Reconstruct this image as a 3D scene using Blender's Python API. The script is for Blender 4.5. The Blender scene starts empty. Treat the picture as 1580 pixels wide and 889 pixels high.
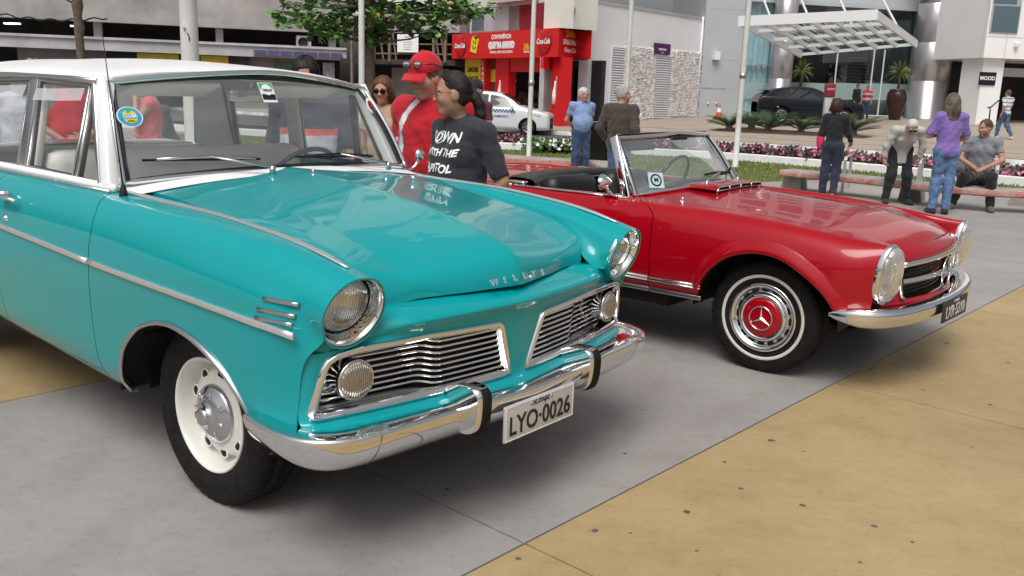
import bpy, bmesh, math, random
import numpy as np
from math import sin, cos, pi, radians, sqrt, atan2
from mathutils import Vector, Matrix
random.seed(7); RNG = np.random.default_rng(11)
SC = bpy.context.scene
COL = SC.collection
# ---------------------------------------------------------------- camera, sky, sun, exposure
CAMH, FPX, PITCH, ROLL = 1.5186, 1390.25, radians(12.527), radians(1.904)
_f = Vector((0, cos(PITCH), -sin(PITCH))); _u = Vector((0, sin(PITCH), cos(PITCH))); _r = Vector((1, 0, 0))
_rt = _r*cos(ROLL) + _u*sin(ROLL); _up = _u*cos(ROLL) - _r*sin(ROLL)
cam_data = bpy.data.cameras.new('camera')
cam_data.sensor_width = 36.0; cam_data.lens = 36.0*FPX/1580.0
cam_data.clip_start = 0.05; cam_data.clip_end = 3000
cam = bpy.data.objects.new('camera', cam_data); COL.objects.link(cam)
M3 = Matrix((_rt, _up, -_f)).transposed()
cam.matrix_world = Matrix.Translation((0, 0, CAMH)) @ M3.to_4x4()
SC.camera = cam
SUN_EL, SUN_AZ = radians(57), radians(-164)      # azimuth from +Y towards +X
world = bpy.data.worlds.new("World"); SC.world = world; world.use_nodes = True
nt = world.node_tree; nt.nodes.clear()
sky = nt.nodes.new('ShaderNodeTexSky'); sky.sky_type = 'NISHITA'; sky.sun_disc = False
sky.sun_elevation = SUN_EL; sky.sun_rotation = SUN_AZ
sky.air_density = 1.0; sky.dust_density = 6.0; sky.ozone_density = 1.0
hs = nt.nodes.new('ShaderNodeHueSaturation'); hs.inputs['Saturation'].default_value = 0.28
bg = nt.nodes.new('ShaderNodeBackground'); bg.inputs['Strength'].default_value = 0.092
wo = nt.nodes.new('ShaderNodeOutputWorld')
nt.links.new(sky.outputs[0], hs.inputs['Color']); nt.links.new(hs.outputs[0], bg.inputs['Color']); nt.links.new(bg.outputs[0], wo.inputs['Surface'])
sun_data = bpy.data.lights.new('sun', 'SUN'); sun_data.energy = 1.5; sun_data.angle = radians(34); sun_data.color = (1, .975, .94)
sun = bpy.data.objects.new('sun', sun_data); COL.objects.link(sun)
_sd = Vector((sin(SUN_AZ)*cos(SUN_EL), cos(SUN_AZ)*cos(SUN_EL), sin(SUN_EL)))
sun.rotation_euler = _sd.to_track_quat('Z', 'Y').to_euler()
SC.view_settings.view_transform = 'Standard'; SC.view_settings.look = 'None'
SC.view_settings.exposure = 0.27; SC.view_settings.gamma = 1.0
SC.cycles.max_bounces = 10; SC.cycles.transparent_max_bounces = 24

# ---------------------------------------------------------------- helpers
def at(px, py, Y=None, z=None):
    """a place along the sight line through a photograph pixel, at world distance Y or at height z"""
    d = _f + _rt*((px-790)/FPX) - _up*((py-444.5)/FPX)
    t = Y/d.y if z is None else (z-CAMH)/d.z
    return Vector((0, 0, CAMH)) + d*t

class MB:
    def __init__(s): s.v = []; s.f = []; s.m = []; s.sm = []
    def add(s, vs, fs, mi=0, smooth=False):
        o = len(s.v); s.v += [tuple(p) for p in vs]; s.f += [tuple(i+o for i in f) for f in fs]
        s.m += [mi]*len(fs); s.sm += [smooth]*len(fs); return s
    def box(s, c, d, rz=0, mi=0, rot=None):
        cx, cy, cz = c; hx, hy, hz = d[0]/2, d[1]/2, d[2]/2
        P = [Vector((x, y, z)) for z in (-hz, hz) for x, y in ((-hx, -hy), (hx, -hy), (hx, hy), (-hx, hy))]
        R = rot if rot is not None else Matrix.Rotation(rz, 3, 'Z')
        P = [R@p + Vector(c) for p in P]
        return s.add(P, [(3, 2, 1, 0), (4, 5, 6, 7), (0, 1, 5, 4), (1, 2, 6, 5), (2, 3, 7, 6), (3, 0, 4, 7)], mi)
    def bbox(s, c, d, b, rz=0, mi=0, rot=None):
        """box with chamfered edges"""
        bm = bmesh.new(); bmesh.ops.create_cube(bm, size=1)
        for v in bm.verts: v.co = Vector((v.co.x*d[0], v.co.y*d[1], v.co.z*d[2]))
        bmesh.ops.bevel(bm, geom=bm.edges[:], offset=b, segments=2, affect='EDGES', profile=.6)
        R = rot if rot is not None else Matrix.Rotation(rz, 3, 'Z')
        bm.verts.index_update()
        s.add([R@v.co + Vector(c) for v in bm.verts], [[v.index for v in f.verts] for f in bm.faces], mi, True); bm.free(); return s
    def tube(s, path, r, n=8, caps=True, mi=0, closed=False, flat=None):
        P = [Vector(p) for p in path]; N = len(P)
        rr = r if hasattr(r, '__len__') else [r]*N
        T = []
        for i in range(N):
            a = P[i-1] if (i > 0 or closed) else P[i]; b = P[(i+1) % N] if (i < N-1 or closed) else P[i]
            t = b-a; T.append(t.normalized() if t.length > 1e-9 else Vector((0, 0, 1)))
        up = Vector((0, 0, 1)) if abs(T[0].z) < .9 else Vector((1, 0, 0))
        nrm = (up - T[0]*up.dot(T[0])).normalized(); vs = []
        for i in range(N):
            nrm = (nrm - T[i]*nrm.dot(T[i])); nrm = nrm.normalized() if nrm.length > 1e-6 else T[i].orthogonal().normalized()
            b = T[i].cross(nrm)
            fx, fy = (flat if flat else (1, 1))
            for k in range(n):
                a = 2*pi*k/n; vs.append(P[i] + nrm*(cos(a)*rr[i]*fx) + b*(sin(a)*rr[i]*fy))
        fs = []
        for i in range(N if closed else N-1):
            j = (i+1) % N
            for k in range(n):
                k2 = (k+1) % n; fs.append((i*n+k, i*n+k2, j*n+k2, j*n+k))
        if caps and not closed: fs += [tuple(range(n-1, -1, -1)), tuple((N-1)*n+k for k in range(n))]
        return s.add(vs, fs, mi, True)
    def lathe(s, prof, n=32, org=(0, 0, 0), ax='z', mi=0, smooth=True, close=False, sc=(1, 1), mfun=None):
        """prof: (radius, height) pairs"""
        O = Vector(org); E = {'z': ((1, 0, 0), (0, 1, 0), (0, 0, 1)), 'y': ((1, 0, 0), (0, 0, 1), (0, 1, 0)), 'x': ((0, 1, 0), (0, 0, 1), (1, 0, 0))}
        if isinstance(ax, str): a, b, c = [Vector(q) for q in E[ax]]
        else:
            c = Vector(ax).normalized(); a = c.orthogonal().normalized() if abs(c.z) > .95 else Vector((0, 0, 1)).cross(c).normalized(); b = c.cross(a)
        vs = []; fs = []
        for (r, h) in prof:
            for k in range(n):
                t = 2*pi*k/n; vs.append(O + a*(r*sc[0]*cos(t)) + b*(r*sc[1]*sin(t)) + c*h)
        m = len(prof)
        for i in range(m-1):
            for k in range(n): k2 = (k+1) % n; fs.append((i*n+k, i*n+k2, (i+1)*n+k2, (i+1)*n+k))
        if close: fs += [tuple(range(n-1, -1, -1)), tuple((m-1)*n+k for k in range(n))]
        return s.add(vs, fs, mi, smooth)
    def prism(s, poly, thick, org, ex, ey, mi=0):
        """flat polygon (list of 2d points) given thickness along ex x ey"""
        ex = Vector(ex); ey = Vector(ey); n = ex.cross(ey).normalized(); O = Vector(org); k = len(poly)
        A = [O+ex*p[0]+ey*p[1] for p in poly]; B = [p+n*thick for p in A]
        ar = sum(poly[i][0]*poly[(i+1) % k][1]-poly[(i+1) % k][0]*poly[i][1] for i in range(k))
        fs = [tuple(range(k-1, -1, -1)), tuple(range(k, 2*k))] + [(i, (i+1) % k, k+(i+1) % k, k+i) for i in range(k)]
        if ar < 0: fs = [tuple(reversed(f)) for f in fs]
        return s.add(A+B, fs, mi)
    def grid(s, P, mi=0, smooth=True, flip=False):
        nu, nv = P.shape[:2]; fs = []
        for i in range(nu-1):
            for j in range(nv-1):
                q = (i*nv+j, (i+1)*nv+j, (i+1)*nv+j+1, i*nv+j+1); fs.append(q[::-1] if flip else q)
        return s.add(P.reshape(-1, 3).tolist(), fs, mi, smooth)
    def mesh(s, name):
        me = bpy.data.meshes.new(name); me.from_pydata(s.v, [], s.f)
        me.polygons.foreach_set('material_index', s.m); me.polygons.foreach_set('use_smooth', s.sm); me.update(); return me
    def build(s, name, mat, parent=None, loc=None, rot=None):
        return link(name, s.mesh(name), mat, parent, loc, rot)

def link(name, me, mat, parent=None, loc=None, rot=None):
    o = bpy.data.objects.new(name, me); COL.objects.link(o)
    if mat is not None:
        for m in (mat if isinstance(mat, (list, tuple)) else [mat]): me.materials.append(m)
    if parent: o.parent = parent
    if loc is not None: o.location = loc
    if rot is not None: o.rotation_euler = rot
    return o
def tag(o, label, cat, group=None):
    o['label'] = label; o['category'] = cat
    if group: o['group'] = group
    return o
def thing(name, label, cat, loc=(0, 0, 0), rz=0, group=None):
    o = bpy.data.objects.new(name, None); COL.objects.link(o); o.empty_display_size = .2
    o.location = loc; o.rotation_euler = (0, 0, rz); return tag(o, label, cat, group)
def struct(o, kind='structure'): o['kind'] = kind; return o
def clone(o, parent=None):
    c = o.copy(); COL.objects.link(c)
    if parent: c.parent = parent
    for ch in list(o.children): clone(ch, c)
    return c

def text_mesh(name, body, size=1, extrude=.001, offset=0.0, shear=0.0, space=1.0, align='CENTER', res=3):
    cu = bpy.data.curves.new(name, 'FONT'); cu.body = body; cu.size = size; cu.extrude = extrude; cu.offset = offset
    cu.shear = shear; cu.space_character = space; cu.align_x = align; cu.align_y = 'CENTER'; cu.resolution_u = res
    o = bpy.data.objects.new(name, cu); COL.objects.link(o)
    me = bpy.data.meshes.new_from_object(o); bpy.data.objects.remove(o); bpy.data.curves.remove(cu); me.name = name
    return me
def text(name, body, mat, parent, org, right, up, size, extrude=.002, offset=0, xs=1.0, **k):
    me = text_mesh(name, body, size, extrude, offset, **k)
    r = Vector(right).normalized(); u = Vector(up); u = (u-r*u.dot(r)).normalized(); n = r.cross(u)
    me.transform(Matrix.Translation(org) @ Matrix((r*xs, u, n)).transposed().to_4x4())
    return link(name, me, mat, parent)

# splines -----------------------------------------------------------------
def nat_spline(t, Y, q):
    n = len(t); h = np.diff(t); Y = np.asarray(Y, float); A = np.zeros((n, n)); B = np.zeros_like(Y)
    A[0, 0] = A[-1, -1] = 1
    for i in range(1, n-1):
        A[i, i-1] = h[i-1]; A[i, i] = 2*(h[i-1]+h[i]); A[i, i+1] = h[i]
        B[i] = 6*((Y[i+1]-Y[i])/h[i]-(Y[i]-Y[i-1])/h[i-1])
    Mm = np.linalg.solve(A, B.reshape(n, -1)).reshape(Y.shape)
    i = np.clip(np.searchsorted(t, q, side='right')-1, 0, n-2); sh = (len(q),)+(1,)*(Y.ndim-1)
    hh = h[i].reshape(sh); a = (t[i+1]-q).reshape(sh); b = (q-t[i]).reshape(sh)
    return Mm[i]*a**3/(6*hh)+Mm[i+1]*b**3/(6*hh)+(Y[i]/hh-Mm[i]*hh/6)*a+(Y[i+1]/hh-Mm[i+1]*hh/6)*b
def pchip(t, Y, q):
    Y = np.asarray(Y, float); n = len(t); sh1 = (n-1,)+(1,)*(Y.ndim-1); h = np.diff(t).reshape(sh1); d = np.diff(Y, axis=0)/h
    m = np.zeros_like(Y); m[0] = d[0]; m[-1] = d[-1]
    if n > 2:
        w1 = 2*h[1:]+h[:-1]; w2 = h[1:]+2*h[:-1]; ok = d[:-1]*d[1:] > 0
        with np.errstate(divide='ignore', invalid='ignore'): mm = (w1+w2)/(w1/d[:-1]+w2/d[1:])
        m[1:-1] = np.where(ok, mm, 0)
    i = np.clip(np.searchsorted(t, q, side='right')-1, 0, n-2); sh = (len(q),)+(1,)*(Y.ndim-1)
    H = np.diff(t)[i].reshape(sh); s = ((q-t[i])).reshape(sh)/H
    return Y[i]*(1+2*s)*(1-s)**2+m[i]*H*s*(1-s)**2+Y[i+1]*s*s*(3-2*s)+m[i+1]*H*s*s*(s-1)
def lin(t, Y, q):
    Y = np.asarray(Y, float); i = np.clip(np.searchsorted(t, q, side='right')-1, 0, len(t)-2); sh = (len(q),)+(1,)*(Y.ndim-1)
    s = ((q-t[i])/(t[i+1]-t[i])).reshape(sh); return Y[i]*(1-s)+Y[i+1]*s
FN = {'s': nat_spline, 'p': pchip, 'l': lin}
def chord(P):
    d = np.linalg.norm(np.diff(P, axis=0), axis=-1); d = d.reshape(d.shape[0], -1).mean(1)
    return np.concatenate([[0], np.cumsum(np.maximum(d, 1e-4))])
def curve(pts, n=40, m='s'):
    P = np.asarray(pts, float); t = chord(P); return FN[m](t, P, np.linspace(0, t[-1], n))
def net(C, nu, nv, mu='s', mv='s'):
    C = np.asarray(C, float); t = chord(C); C = FN[mu](t, C, np.linspace(0, t[-1], nu))
    D = np.swapaxes(C, 0, 1); t = chord(D); D = FN[mv](t, D, np.linspace(0, t[-1], nv)); return np.swapaxes(D, 0, 1)
def interp(x, xs, ys): return float(np.interp(x, xs, ys))

class Surf:
    """smooth sheet that can be clipped along any curve; keeps its normals across cuts"""
    def __init__(s, P, out=(0, 0, .5)):
        nu, nv = P.shape[:2]; du = np.gradient(P, axis=0); dv = np.gradient(P, axis=1); N = np.cross(du, dv)
        ln = np.linalg.norm(N, axis=-1, keepdims=True); N = N/np.maximum(ln, 1e-12)
        ref = (N*(P-np.asarray(out, float))).sum(-1); fl = ref.sum() < 0
        if fl: N = -N
        s.V = [tuple(p) for p in P.reshape(-1, 3)]; s.N = [tuple(p) for p in N.reshape(-1, 3)]; s.F = []
        for i in range(nu-1):
            for j in range(nv-1):
                q = (i*nv+j, (i+1)*nv+j, (i+1)*nv+j+1, i*nv+j+1); s.F.append(q[::-1] if fl else q)
    def copy(s):
        c = object.__new__(Surf); c.V = list(s.V); c.N = list(s.N); c.F = list(s.F); return c
    def clip(s, fn):
        """keeps where fn(x,y,z) > 0"""
        c = s.copy(); A = np.array(c.V); val = list(np.asarray(fn(A[:, 0], A[:, 1], A[:, 2]), float)); cache = {}; F = []
        def cross(i, j):
            k = (i, j) if i < j else (j, i)
            if k in cache: return cache[k]
            a, b = k; t = val[a]/(val[a]-val[b]); t = min(max(t, 1e-4), 1-1e-4)
            c.V.append(tuple(p+(q-p)*t for p, q in zip(c.V[a], c.V[b])))
            n = np.array([p+(q-p)*t for p, q in zip(c.N[a], c.N[b])]); c.N.append(tuple(n/max(np.linalg.norm(n), 1e-9)))
            val.append(0.0); cache[k] = len(c.V)-1; return cache[k]
        for f in c.F:
            pos = [val[i] > 0 for i in f]
            if all(pos): F.append(f); continue
            if not any(pos): continue
            out = []; k = len(f)
            for a in range(k):
                i, j = f[a], f[(a+1) % k]
                if val[i] > 0: out.append(i)
                if (val[i] > 0) != (val[j] > 0): out.append(cross(i, j))
            if len(out) >= 3: F.append(tuple(out))
        c.F = F; return c
    def mirror(s):
        c = s.copy(); c.V = [(x, -y, z) for x, y, z in c.V]; c.N = [(x, -y, z) for x, y, z in c.N]; c.F = [f[::-1] for f in c.F]; return c
    def join(s, o):
        k = len(s.V); c = s.copy(); c.V += o.V; c.N += o.N; c.F += [tuple(i+k for i in f) for f in o.F]; return c
    def mesh(s, name, lip=.012):
        used = {}; V = []; N = []; F = []
        for f in s.F:
            g = []
            for i in f:
                if i not in used: used[i] = len(V); V.append(s.V[i]); N.append(s.N[i])
                g.append(used[i])
            F.append(tuple(g))
        if lip:
            cnt = {}
            for f in F:
                for a in range(len(f)):
                    e = (f[a], f[(a+1) % len(f)]); k = tuple(sorted(e)); cnt.setdefault(k, []).append(e)
            for k, e in cnt.items():
                if len(e) != 1: continue
                i, j = e[0]; a, b = np.array(V[i]), np.array(V[j]); na, nb = np.array(N[i]), np.array(N[j])
                t = b-a; ln = np.linalg.norm(t)
                if ln < 1e-6: continue
                sn = np.cross(t/ln, (na+nb)/2); o = len(V)
                V += [tuple(a), tuple(b), tuple(b-nb*lip), tuple(a-na*lip)]; N += [tuple(sn)]*4; F.append((o+1, o, o+3, o+2))
        me = bpy.data.meshes.new(name); me.from_pydata(V, [], F); me.polygons.foreach_set('use_smooth', [True]*len(F))
        me.normals_split_custom_set_from_vertices(N); me.update(); return me
    def build(s, name, mat, parent=None, lip=.012): return link(name, s.mesh(name, lip), mat, parent)

# ---------------------------------------------------------------- materials
def srgb(r, g, b): return tuple(((c/255+.055)/1.055)**2.4 if c > 10 else c/255/12.92 for c in (r, g, b))
def mat(name, col, rough=.5, metal=0., coat=0., noise=None, bump=None, spec=.5, trans=0., ior=1.45, emit=None, alpha=1., sheen=0., coat_rough=.03, col2=None):
    """noise=(scale, amount); bump=(scale, strength); col2 -> second colour mixed in by noise"""
    m = bpy.data.materials.new(name); m.use_nodes = True; t = m.node_tree; b = t.nodes['Principled BSDF']; I = b.inputs
    I['Base Color'].default_value = (*col, 1); I['Roughness'].default_value = rough; I['Metallic'].default_value = metal
    I['Coat Weight'].default_value = coat; I['Coat Roughness'].default_value = coat_rough; I['Specular IOR Level'].default_value = spec
    I['Transmission Weight'].default_value = trans; I['IOR'].default_value = ior; I['Alpha'].default_value = alpha
    I['Sheen Weight'].default_value = sheen
    if emit: I['Emission Color'].default_value = (*emit[0], 1); I['Emission Strength'].default_value = emit[1]
    tc = t.nodes.new('ShaderNodeTexCoord')
    if noise:
        n = t.nodes.new('ShaderNodeTexNoise'); n.inputs['Scale'].default_value = noise[0]; n.inputs['Detail'].default_value = 8
        n.inputs['Roughness'].default_value = .62
        t.links.new(tc.outputs['Object'], n.inputs['Vector'])
        r = t.nodes.new('ShaderNodeValToRGB'); a = noise[1]; c2 = col2 or tuple(c*(1+a) for c in col); c1 = col if col2 else tuple(c*(1-a) for c in col)
        r.color_ramp.elements[0].position = .32; r.color_ramp.elements[1].position = .68
        r.color_ramp.elements[0].color = (*c1, 1); r.color_ramp.elements[1].color = (*c2, 1)
        t.links.new(n.outputs[0], r.inputs[0]); t.links.new(r.outputs[0], I['Base Color'])
    if bump:
        n2 = t.nodes.new('ShaderNodeTexNoise'); n2.inputs['Scale'].default_value = bump[0]; n2.inputs['Detail'].default_value = 6
        t.links.new(tc.outputs['Object'], n2.inputs['Vector'])
        bp = t.nodes.new('ShaderNodeBump'); bp.inputs['Strength'].default_value = bump[1]; bp.inputs['Distance'].default_value = .01
        t.links.new(n2.outputs[0], bp.inputs['Height']); t.links.new(bp.outputs[0], I['Normal'])
    return m
def thin_glass(name, tint=(.9, .97, .95), refl=.09, rough=.0, dirt_haze=0.0):
    """a pane seen through and mirrored at once, without bending light"""
    m = bpy.data.materials.new(name); m.use_nodes = True; t = m.node_tree; t.nodes.clear()
    o = t.nodes.new('ShaderNodeOutputMaterial'); tr = t.nodes.new('ShaderNodeBsdfTransparent'); tr.inputs[0].default_value = (*tint, 1)
    g = t.nodes.new('ShaderNodeBsdfGlossy'); g.inputs['Roughness'].default_value = rough; g.inputs[0].default_value = (1, 1, 1, 1)
    ge = t.nodes.new('ShaderNodeNewGeometry'); dt = t.nodes.new('ShaderNodeVectorMath'); dt.operation = 'DOT_PRODUCT'
    t.links.new(ge.outputs['Normal'], dt.inputs[0]); t.links.new(ge.outputs['Incoming'], dt.inputs[1])
    ab = t.nodes.new('ShaderNodeMath'); ab.operation = 'ABSOLUTE'; t.links.new(dt.outputs['Value'], ab.inputs[0])
    su = t.nodes.new('ShaderNodeMath'); su.operation = 'SUBTRACT'; su.inputs[0].default_value = 1; t.links.new(ab.outputs[0], su.inputs[1])
    f = t.nodes.new('ShaderNodeMath'); f.operation = 'POWER'; f.inputs[1].default_value = 4.5; t.links.new(su.outputs[0], f.inputs[0])
    ma = t.nodes.new('ShaderNodeMath'); ma.operation = 'MULTIPLY_ADD'; ma.inputs[1].default_value = .8; ma.inputs[2].default_value = refl; ma.use_clamp = True
    mx = t.nodes.new('ShaderNodeMixShader'); t.links.new(f.outputs[0], ma.inputs[0]); t.links.new(ma.outputs[0], mx.inputs[0])
    t.links.new(tr.outputs[0], mx.inputs[1]); t.links.new(g.outputs[0], mx.inputs[2])
    if dirt_haze:  # pale diffuse film: dirt, plus whitish windscreen haze painted into the glass
        d = t.nodes.new('ShaderNodeBsdfDiffuse'); d.inputs[0].default_value = (.75, .78, .8, 1)
        n = t.nodes.new('ShaderNodeTexNoise'); n.inputs['Scale'].default_value = 3.0; n.inputs['Detail'].default_value = 6
        m2 = t.nodes.new('ShaderNodeMath'); m2.operation = 'MULTIPLY'; m2.inputs[1].default_value = dirt_haze*2; t.links.new(n.outputs[0], m2.inputs[0])
        mx2 = t.nodes.new('ShaderNodeMixShader'); t.links.new(m2.outputs[0], mx2.inputs[0]); t.links.new(mx.outputs[0], mx2.inputs[1]); t.links.new(d.outputs[0], mx2.inputs[2])
        mx = mx2
    t.links.new(mx.outputs[0], o.inputs[0]); return m
X = {}
X['teal'] = mat('teal paint', (.0006, .300, .322), .30, 0, .75, spec=.12, bump=(3.5, .012))
X['white_paint'] = mat('white car paint', (.84, .845, .85), .4, 0, .25, spec=.2)
X['red'] = mat('red car paint', (.34, .0012, .008), .30, 0, .75, spec=.12, bump=(3.5, .012))
X['chrome'] = mat('chrome', (.80, .80, .80), .045, 1, bump=(6, .012))
X['trimbright'] = mat('bright trim', (.88, .88, .88), .30, .9)
X['steel'] = mat('brushed steel', (.55, .55, .56), .28, 1, bump=(60, .05))
X['dullchrome'] = mat('dull chrome', (.55, .56, .57), .18, 1)
X['rubber'] = mat('tyre rubber', (.0105, .010, .010), .7, noise=(30, .5), bump=(120, .10), spec=.22)
X['black'] = mat('black', (.006, .006, .006), .6)
X['blackgloss'] = mat('black gloss', (.008, .008, .009), .12, 0, .5)
X['seal'] = mat('window seal', (.012, .012, .012), .5)
X['rimwhite'] = mat('white wheel paint', (.72, .71, .66), .3, 0, .4, noise=(14, .06))
X['whitewall'] = mat('whitewall rubber', (.62, .60, .52), .5)
def fluted(name, scale, strength, **k):
    m = mat(name, **k); t = m.node_tree; tc = t.nodes.new('ShaderNodeTexCoord'); w = t.nodes.new('ShaderNodeTexWave'); w.bands_direction = 'Y'; w.inputs['Scale'].default_value = scale; w.inputs['Distortion'].default_value = .6
    b = t.nodes.new('ShaderNodeBump'); b.inputs['Strength'].default_value = strength; b.inputs['Distance'].default_value = .004
    t.links.new(tc.outputs['Object'], w.inputs['Vector']); t.links.new(w.outputs[0], b.inputs['Height']); t.links.new(b.outputs[0], t.nodes['Principled BSDF'].inputs['Normal']); return m
X['lens'] = fluted('ribbed lamp glass', 36, .5, col=(.93, .93, .92), rough=.02, trans=1.0, ior=1.33)
X['palelens'] = fluted('pale lamp glass', 30, .35, col=(.70, .70, .69), rough=.06, trans=.80, ior=1.35, coat=.8)
X['smokelens'] = fluted('smoked lamp glass', 38, .6, col=(.34, .30, .24), rough=.16, metal=.55, coat=1.0)
X['reflector'] = mat('lamp reflector', (.85, .86, .84), .12, 1, bump=(40, .15))
X['paleref'] = mat('pale lamp bowl', (.80, .80, .79), .35, .35, bump=(60, .2))
X['beige'] = mat('beige vinyl', (.70, .68, .63), .45, noise=(4, .08), bump=(200, .1))
X['beige2'] = mat('pale vinyl', (.80, .79, .75), .45, noise=(3, .08), bump=(200, .08))
X['blackvinyl'] = mat('black vinyl', (.012, .012, .013), .42, bump=(150, .15))
X['glass'] = thin_glass('car glass', (.97, .99, .985), .05, dirt_haze=.09)  # whitish haze of the panes painted in as a pale veil
X['glassside'] = thin_glass('side glass', (.97, .985, .985), .08, dirt_haze=.02)
X['glassg'] = thin_glass('greenish windscreen', (.80, .92, .89), .16, dirt_haze=.09)  # windscreen glare painted in as a pale diffuse veil
X['skin'] = mat('skin', (.44, .235, .165), .5, noise=(18, .10), spec=.4)
X['skin3'] = mat('fair skin', (.56, .31, .235), .5, noise=(18, .10), spec=.4)
X['skin2'] = mat('tanned skin', (.40, .205, .135), .5, noise=(18, .10), spec=.4)
# ================================================================ ground, street, lawn
SN = Vector((.55, .835, 0)); ST = Vector((.835, -.55, 0))
def gz(x, y): return max(0.0, -.02 + .0265*(.55*x+.835*y-27))
def sheet(name, pts, z, m, thick=0, parent=None, kind='structure'):
    b = MB(); P = [(p[0], p[1]) for p in pts]
    ar = sum(P[i][0]*P[(i+1) % len(P)][1]-P[(i+1) % len(P)][0]*P[i][1] for i in range(len(P)))
    if ar < 0: P = P[::-1]
    if thick: b.prism(P, thick, (0, 0, z-thick), (1, 0, 0), (0, 1, 0))
    else: b.add([(x, y, z) for x, y in P], [tuple(range(len(P)))])
    return struct(b.build(name, m, parent), kind)
X['asphalt'] = mat('asphalt', (.085, .085, .09), .85, noise=(1.5, .15), bump=(120, .3))
X['earth'] = mat('dark soil', (.06, .042, .03), .95, noise=(9, .4), bump=(30, .6))
X['farground'] = mat('distant paving', (.36, .355, .35), .9, noise=(.2, .12))

def paving(name, c1, c2, stain, tint):
    """slab concrete: broad patches, fine grain, dark droppings of gum"""
    m = bpy.data.materials.new(name); m.use_nodes = True; t = m.node_tree; b = t.nodes['Principled BSDF']; b.inputs['Roughness'].default_value = .62
    b.inputs['Specular IOR Level'].default_value = .35
    ge = t.nodes.new('ShaderNodeNewGeometry')
    def nz(s, d=8, r=.6):
        n = t.nodes.new('ShaderNodeTexNoise'); n.inputs['Scale'].default_value = s; n.inputs['Detail'].default_value = d; n.inputs['Roughness'].default_value = r
        t.links.new(ge.outputs['Position'], n.inputs['Vector']); return n
    def ramp(src, p0, c0, p1, c1_):
        r = t.nodes.new('ShaderNodeValToRGB'); r.color_ramp.elements[0].position = p0; r.color_ramp.elements[1].position = p1
        r.color_ramp.elements[0].color = (*c0, 1); r.color_ramp.elements[1].color = (*c1_, 1); t.links.new(src, r.inputs[0]); return r
    def mix(a, b_, fac, mode='MIX'):
        x = t.nodes.new('ShaderNodeMix'); x.data_type = 'RGBA'; x.blend_type = mode
        if isinstance(fac, (int, float)): x.inputs[0].default_value = fac
        else: t.links.new(fac, x.inputs[0])
        t.links.new(a, x.inputs[6]); t.links.new(b_, x.inputs[7]); return x.outputs[2]
    base = ramp(nz(.9, 10, .65).outputs[0], .30, c1, .70, c2).outputs[0]
    st = ramp(nz(3.1, 12, .7).outputs[0], .46, (1, 1, 1), .72, stain).outputs[0]
    base = mix(base, st, .8, 'MULTIPLY')
    gr = ramp(nz(210, 4, .75).outputs[0], .3, (.70, .70, .70), .7, (1.20, 1.20, 1.20)).outputs[0]
    base = mix(base, gr, .75, 'MULTIPLY')
    sc = nz(22, 4, .8); sp = ramp(sc.outputs[0], .36, (.80, .78, .76), .46, (1, 1, 1)).outputs[0]; base = mix(base, sp, .55, 'MULTIPLY')
    mp_ = t.nodes.new('ShaderNodeMapping'); mp_.inputs['Rotation'].default_value = (0, 0, .74); mp_.inputs['Scale'].default_value = (2.2, 17, 1); t.links.new(ge.outputs['Position'], mp_.inputs['Vector'])
    sk_ = t.nodes.new('ShaderNodeTexNoise'); sk_.inputs['Scale'].default_value = 1.6; sk_.inputs['Detail'].default_value = 9; sk_.inputs['Roughness'].default_value = .72; t.links.new(mp_.outputs[0], sk_.inputs['Vector'])
    base = mix(base, ramp(sk_.outputs[0], .38, (.86, .85, .84), .62, (1.05, 1.05, 1.05)).outputs[0], .28, 'MULTIPLY')
    lt = ramp(nz(.35, 3, .5).outputs[0], .35, (.90, .90, .90), .65, tint).outputs[0]; base = mix(base, lt, 1.0, 'MULTIPLY')
    t.links.new(base, b.inputs['Base Color'])
    bp = t.nodes.new('ShaderNodeBump'); bp.inputs['Strength'].default_value = .25; bp.inputs['Distance'].default_value = .004
    t.links.new(nz(70, 8, .7).outputs[0], bp.inputs['Height']); t.links.new(bp.outputs[0], b.inputs['Normal']); return m
X['slabgrey'] = paving('grey slab', (.305, .290, .279), (.370, .354, .342), (.80, .78, .76), (1.05, 1.04, 1.03))
X['slabyellow'] = paving('ochre slab', (.385, .280, .136), (.462, .348, .188), (.80, .75, .68), (1.05, 1.04, 1.03))
X['slabfar'] = paving('far plaza paving', (.33, .30, .27), (.41, .38, .35), (.84, .80, .76), (1.05, 1.04, 1.03))
X['gum'] = mat('old chewing gum', (.115, .098, .088), .85, noise=(3, .5))
sheet('ground', [(-1500, -1500), (1500, -1500), (1500, 1500), (-1500, 1500)], -.16, X['farground'])
st_c = SN*24.2
sheet('street', [tuple((st_c+ST*u+SN*v)[:2]) for u, v in ((-90, -3.4), (90, -3.4), (90, 4.85), (-90, 4.85))], -.12, X['asphalt'])
# plaza edge runs along the flower bed wall
WALL = [(-24, 33.5), (-14, 28.3), (-7, 24.9), (-3, 23.3), (-.4, 22.75), (2.4, 22.6), (4.3, 22.1), (5.3, 21.6), (6.1, 20.95), (7.2, 19.9), (9.3, 17.6), (11.5, 15.0), (14, 12.4), (19, 8.5), (30, 0)]
wl = curve(WALL, 90, 's')[:, :2]
plz = sheet('plaza', [(-24, -30), (34, -30), (34, 2)] + [tuple(p) for p in wl[::-1]] + [(-30, 34)], -.012, X['slabfar'], .13)
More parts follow.
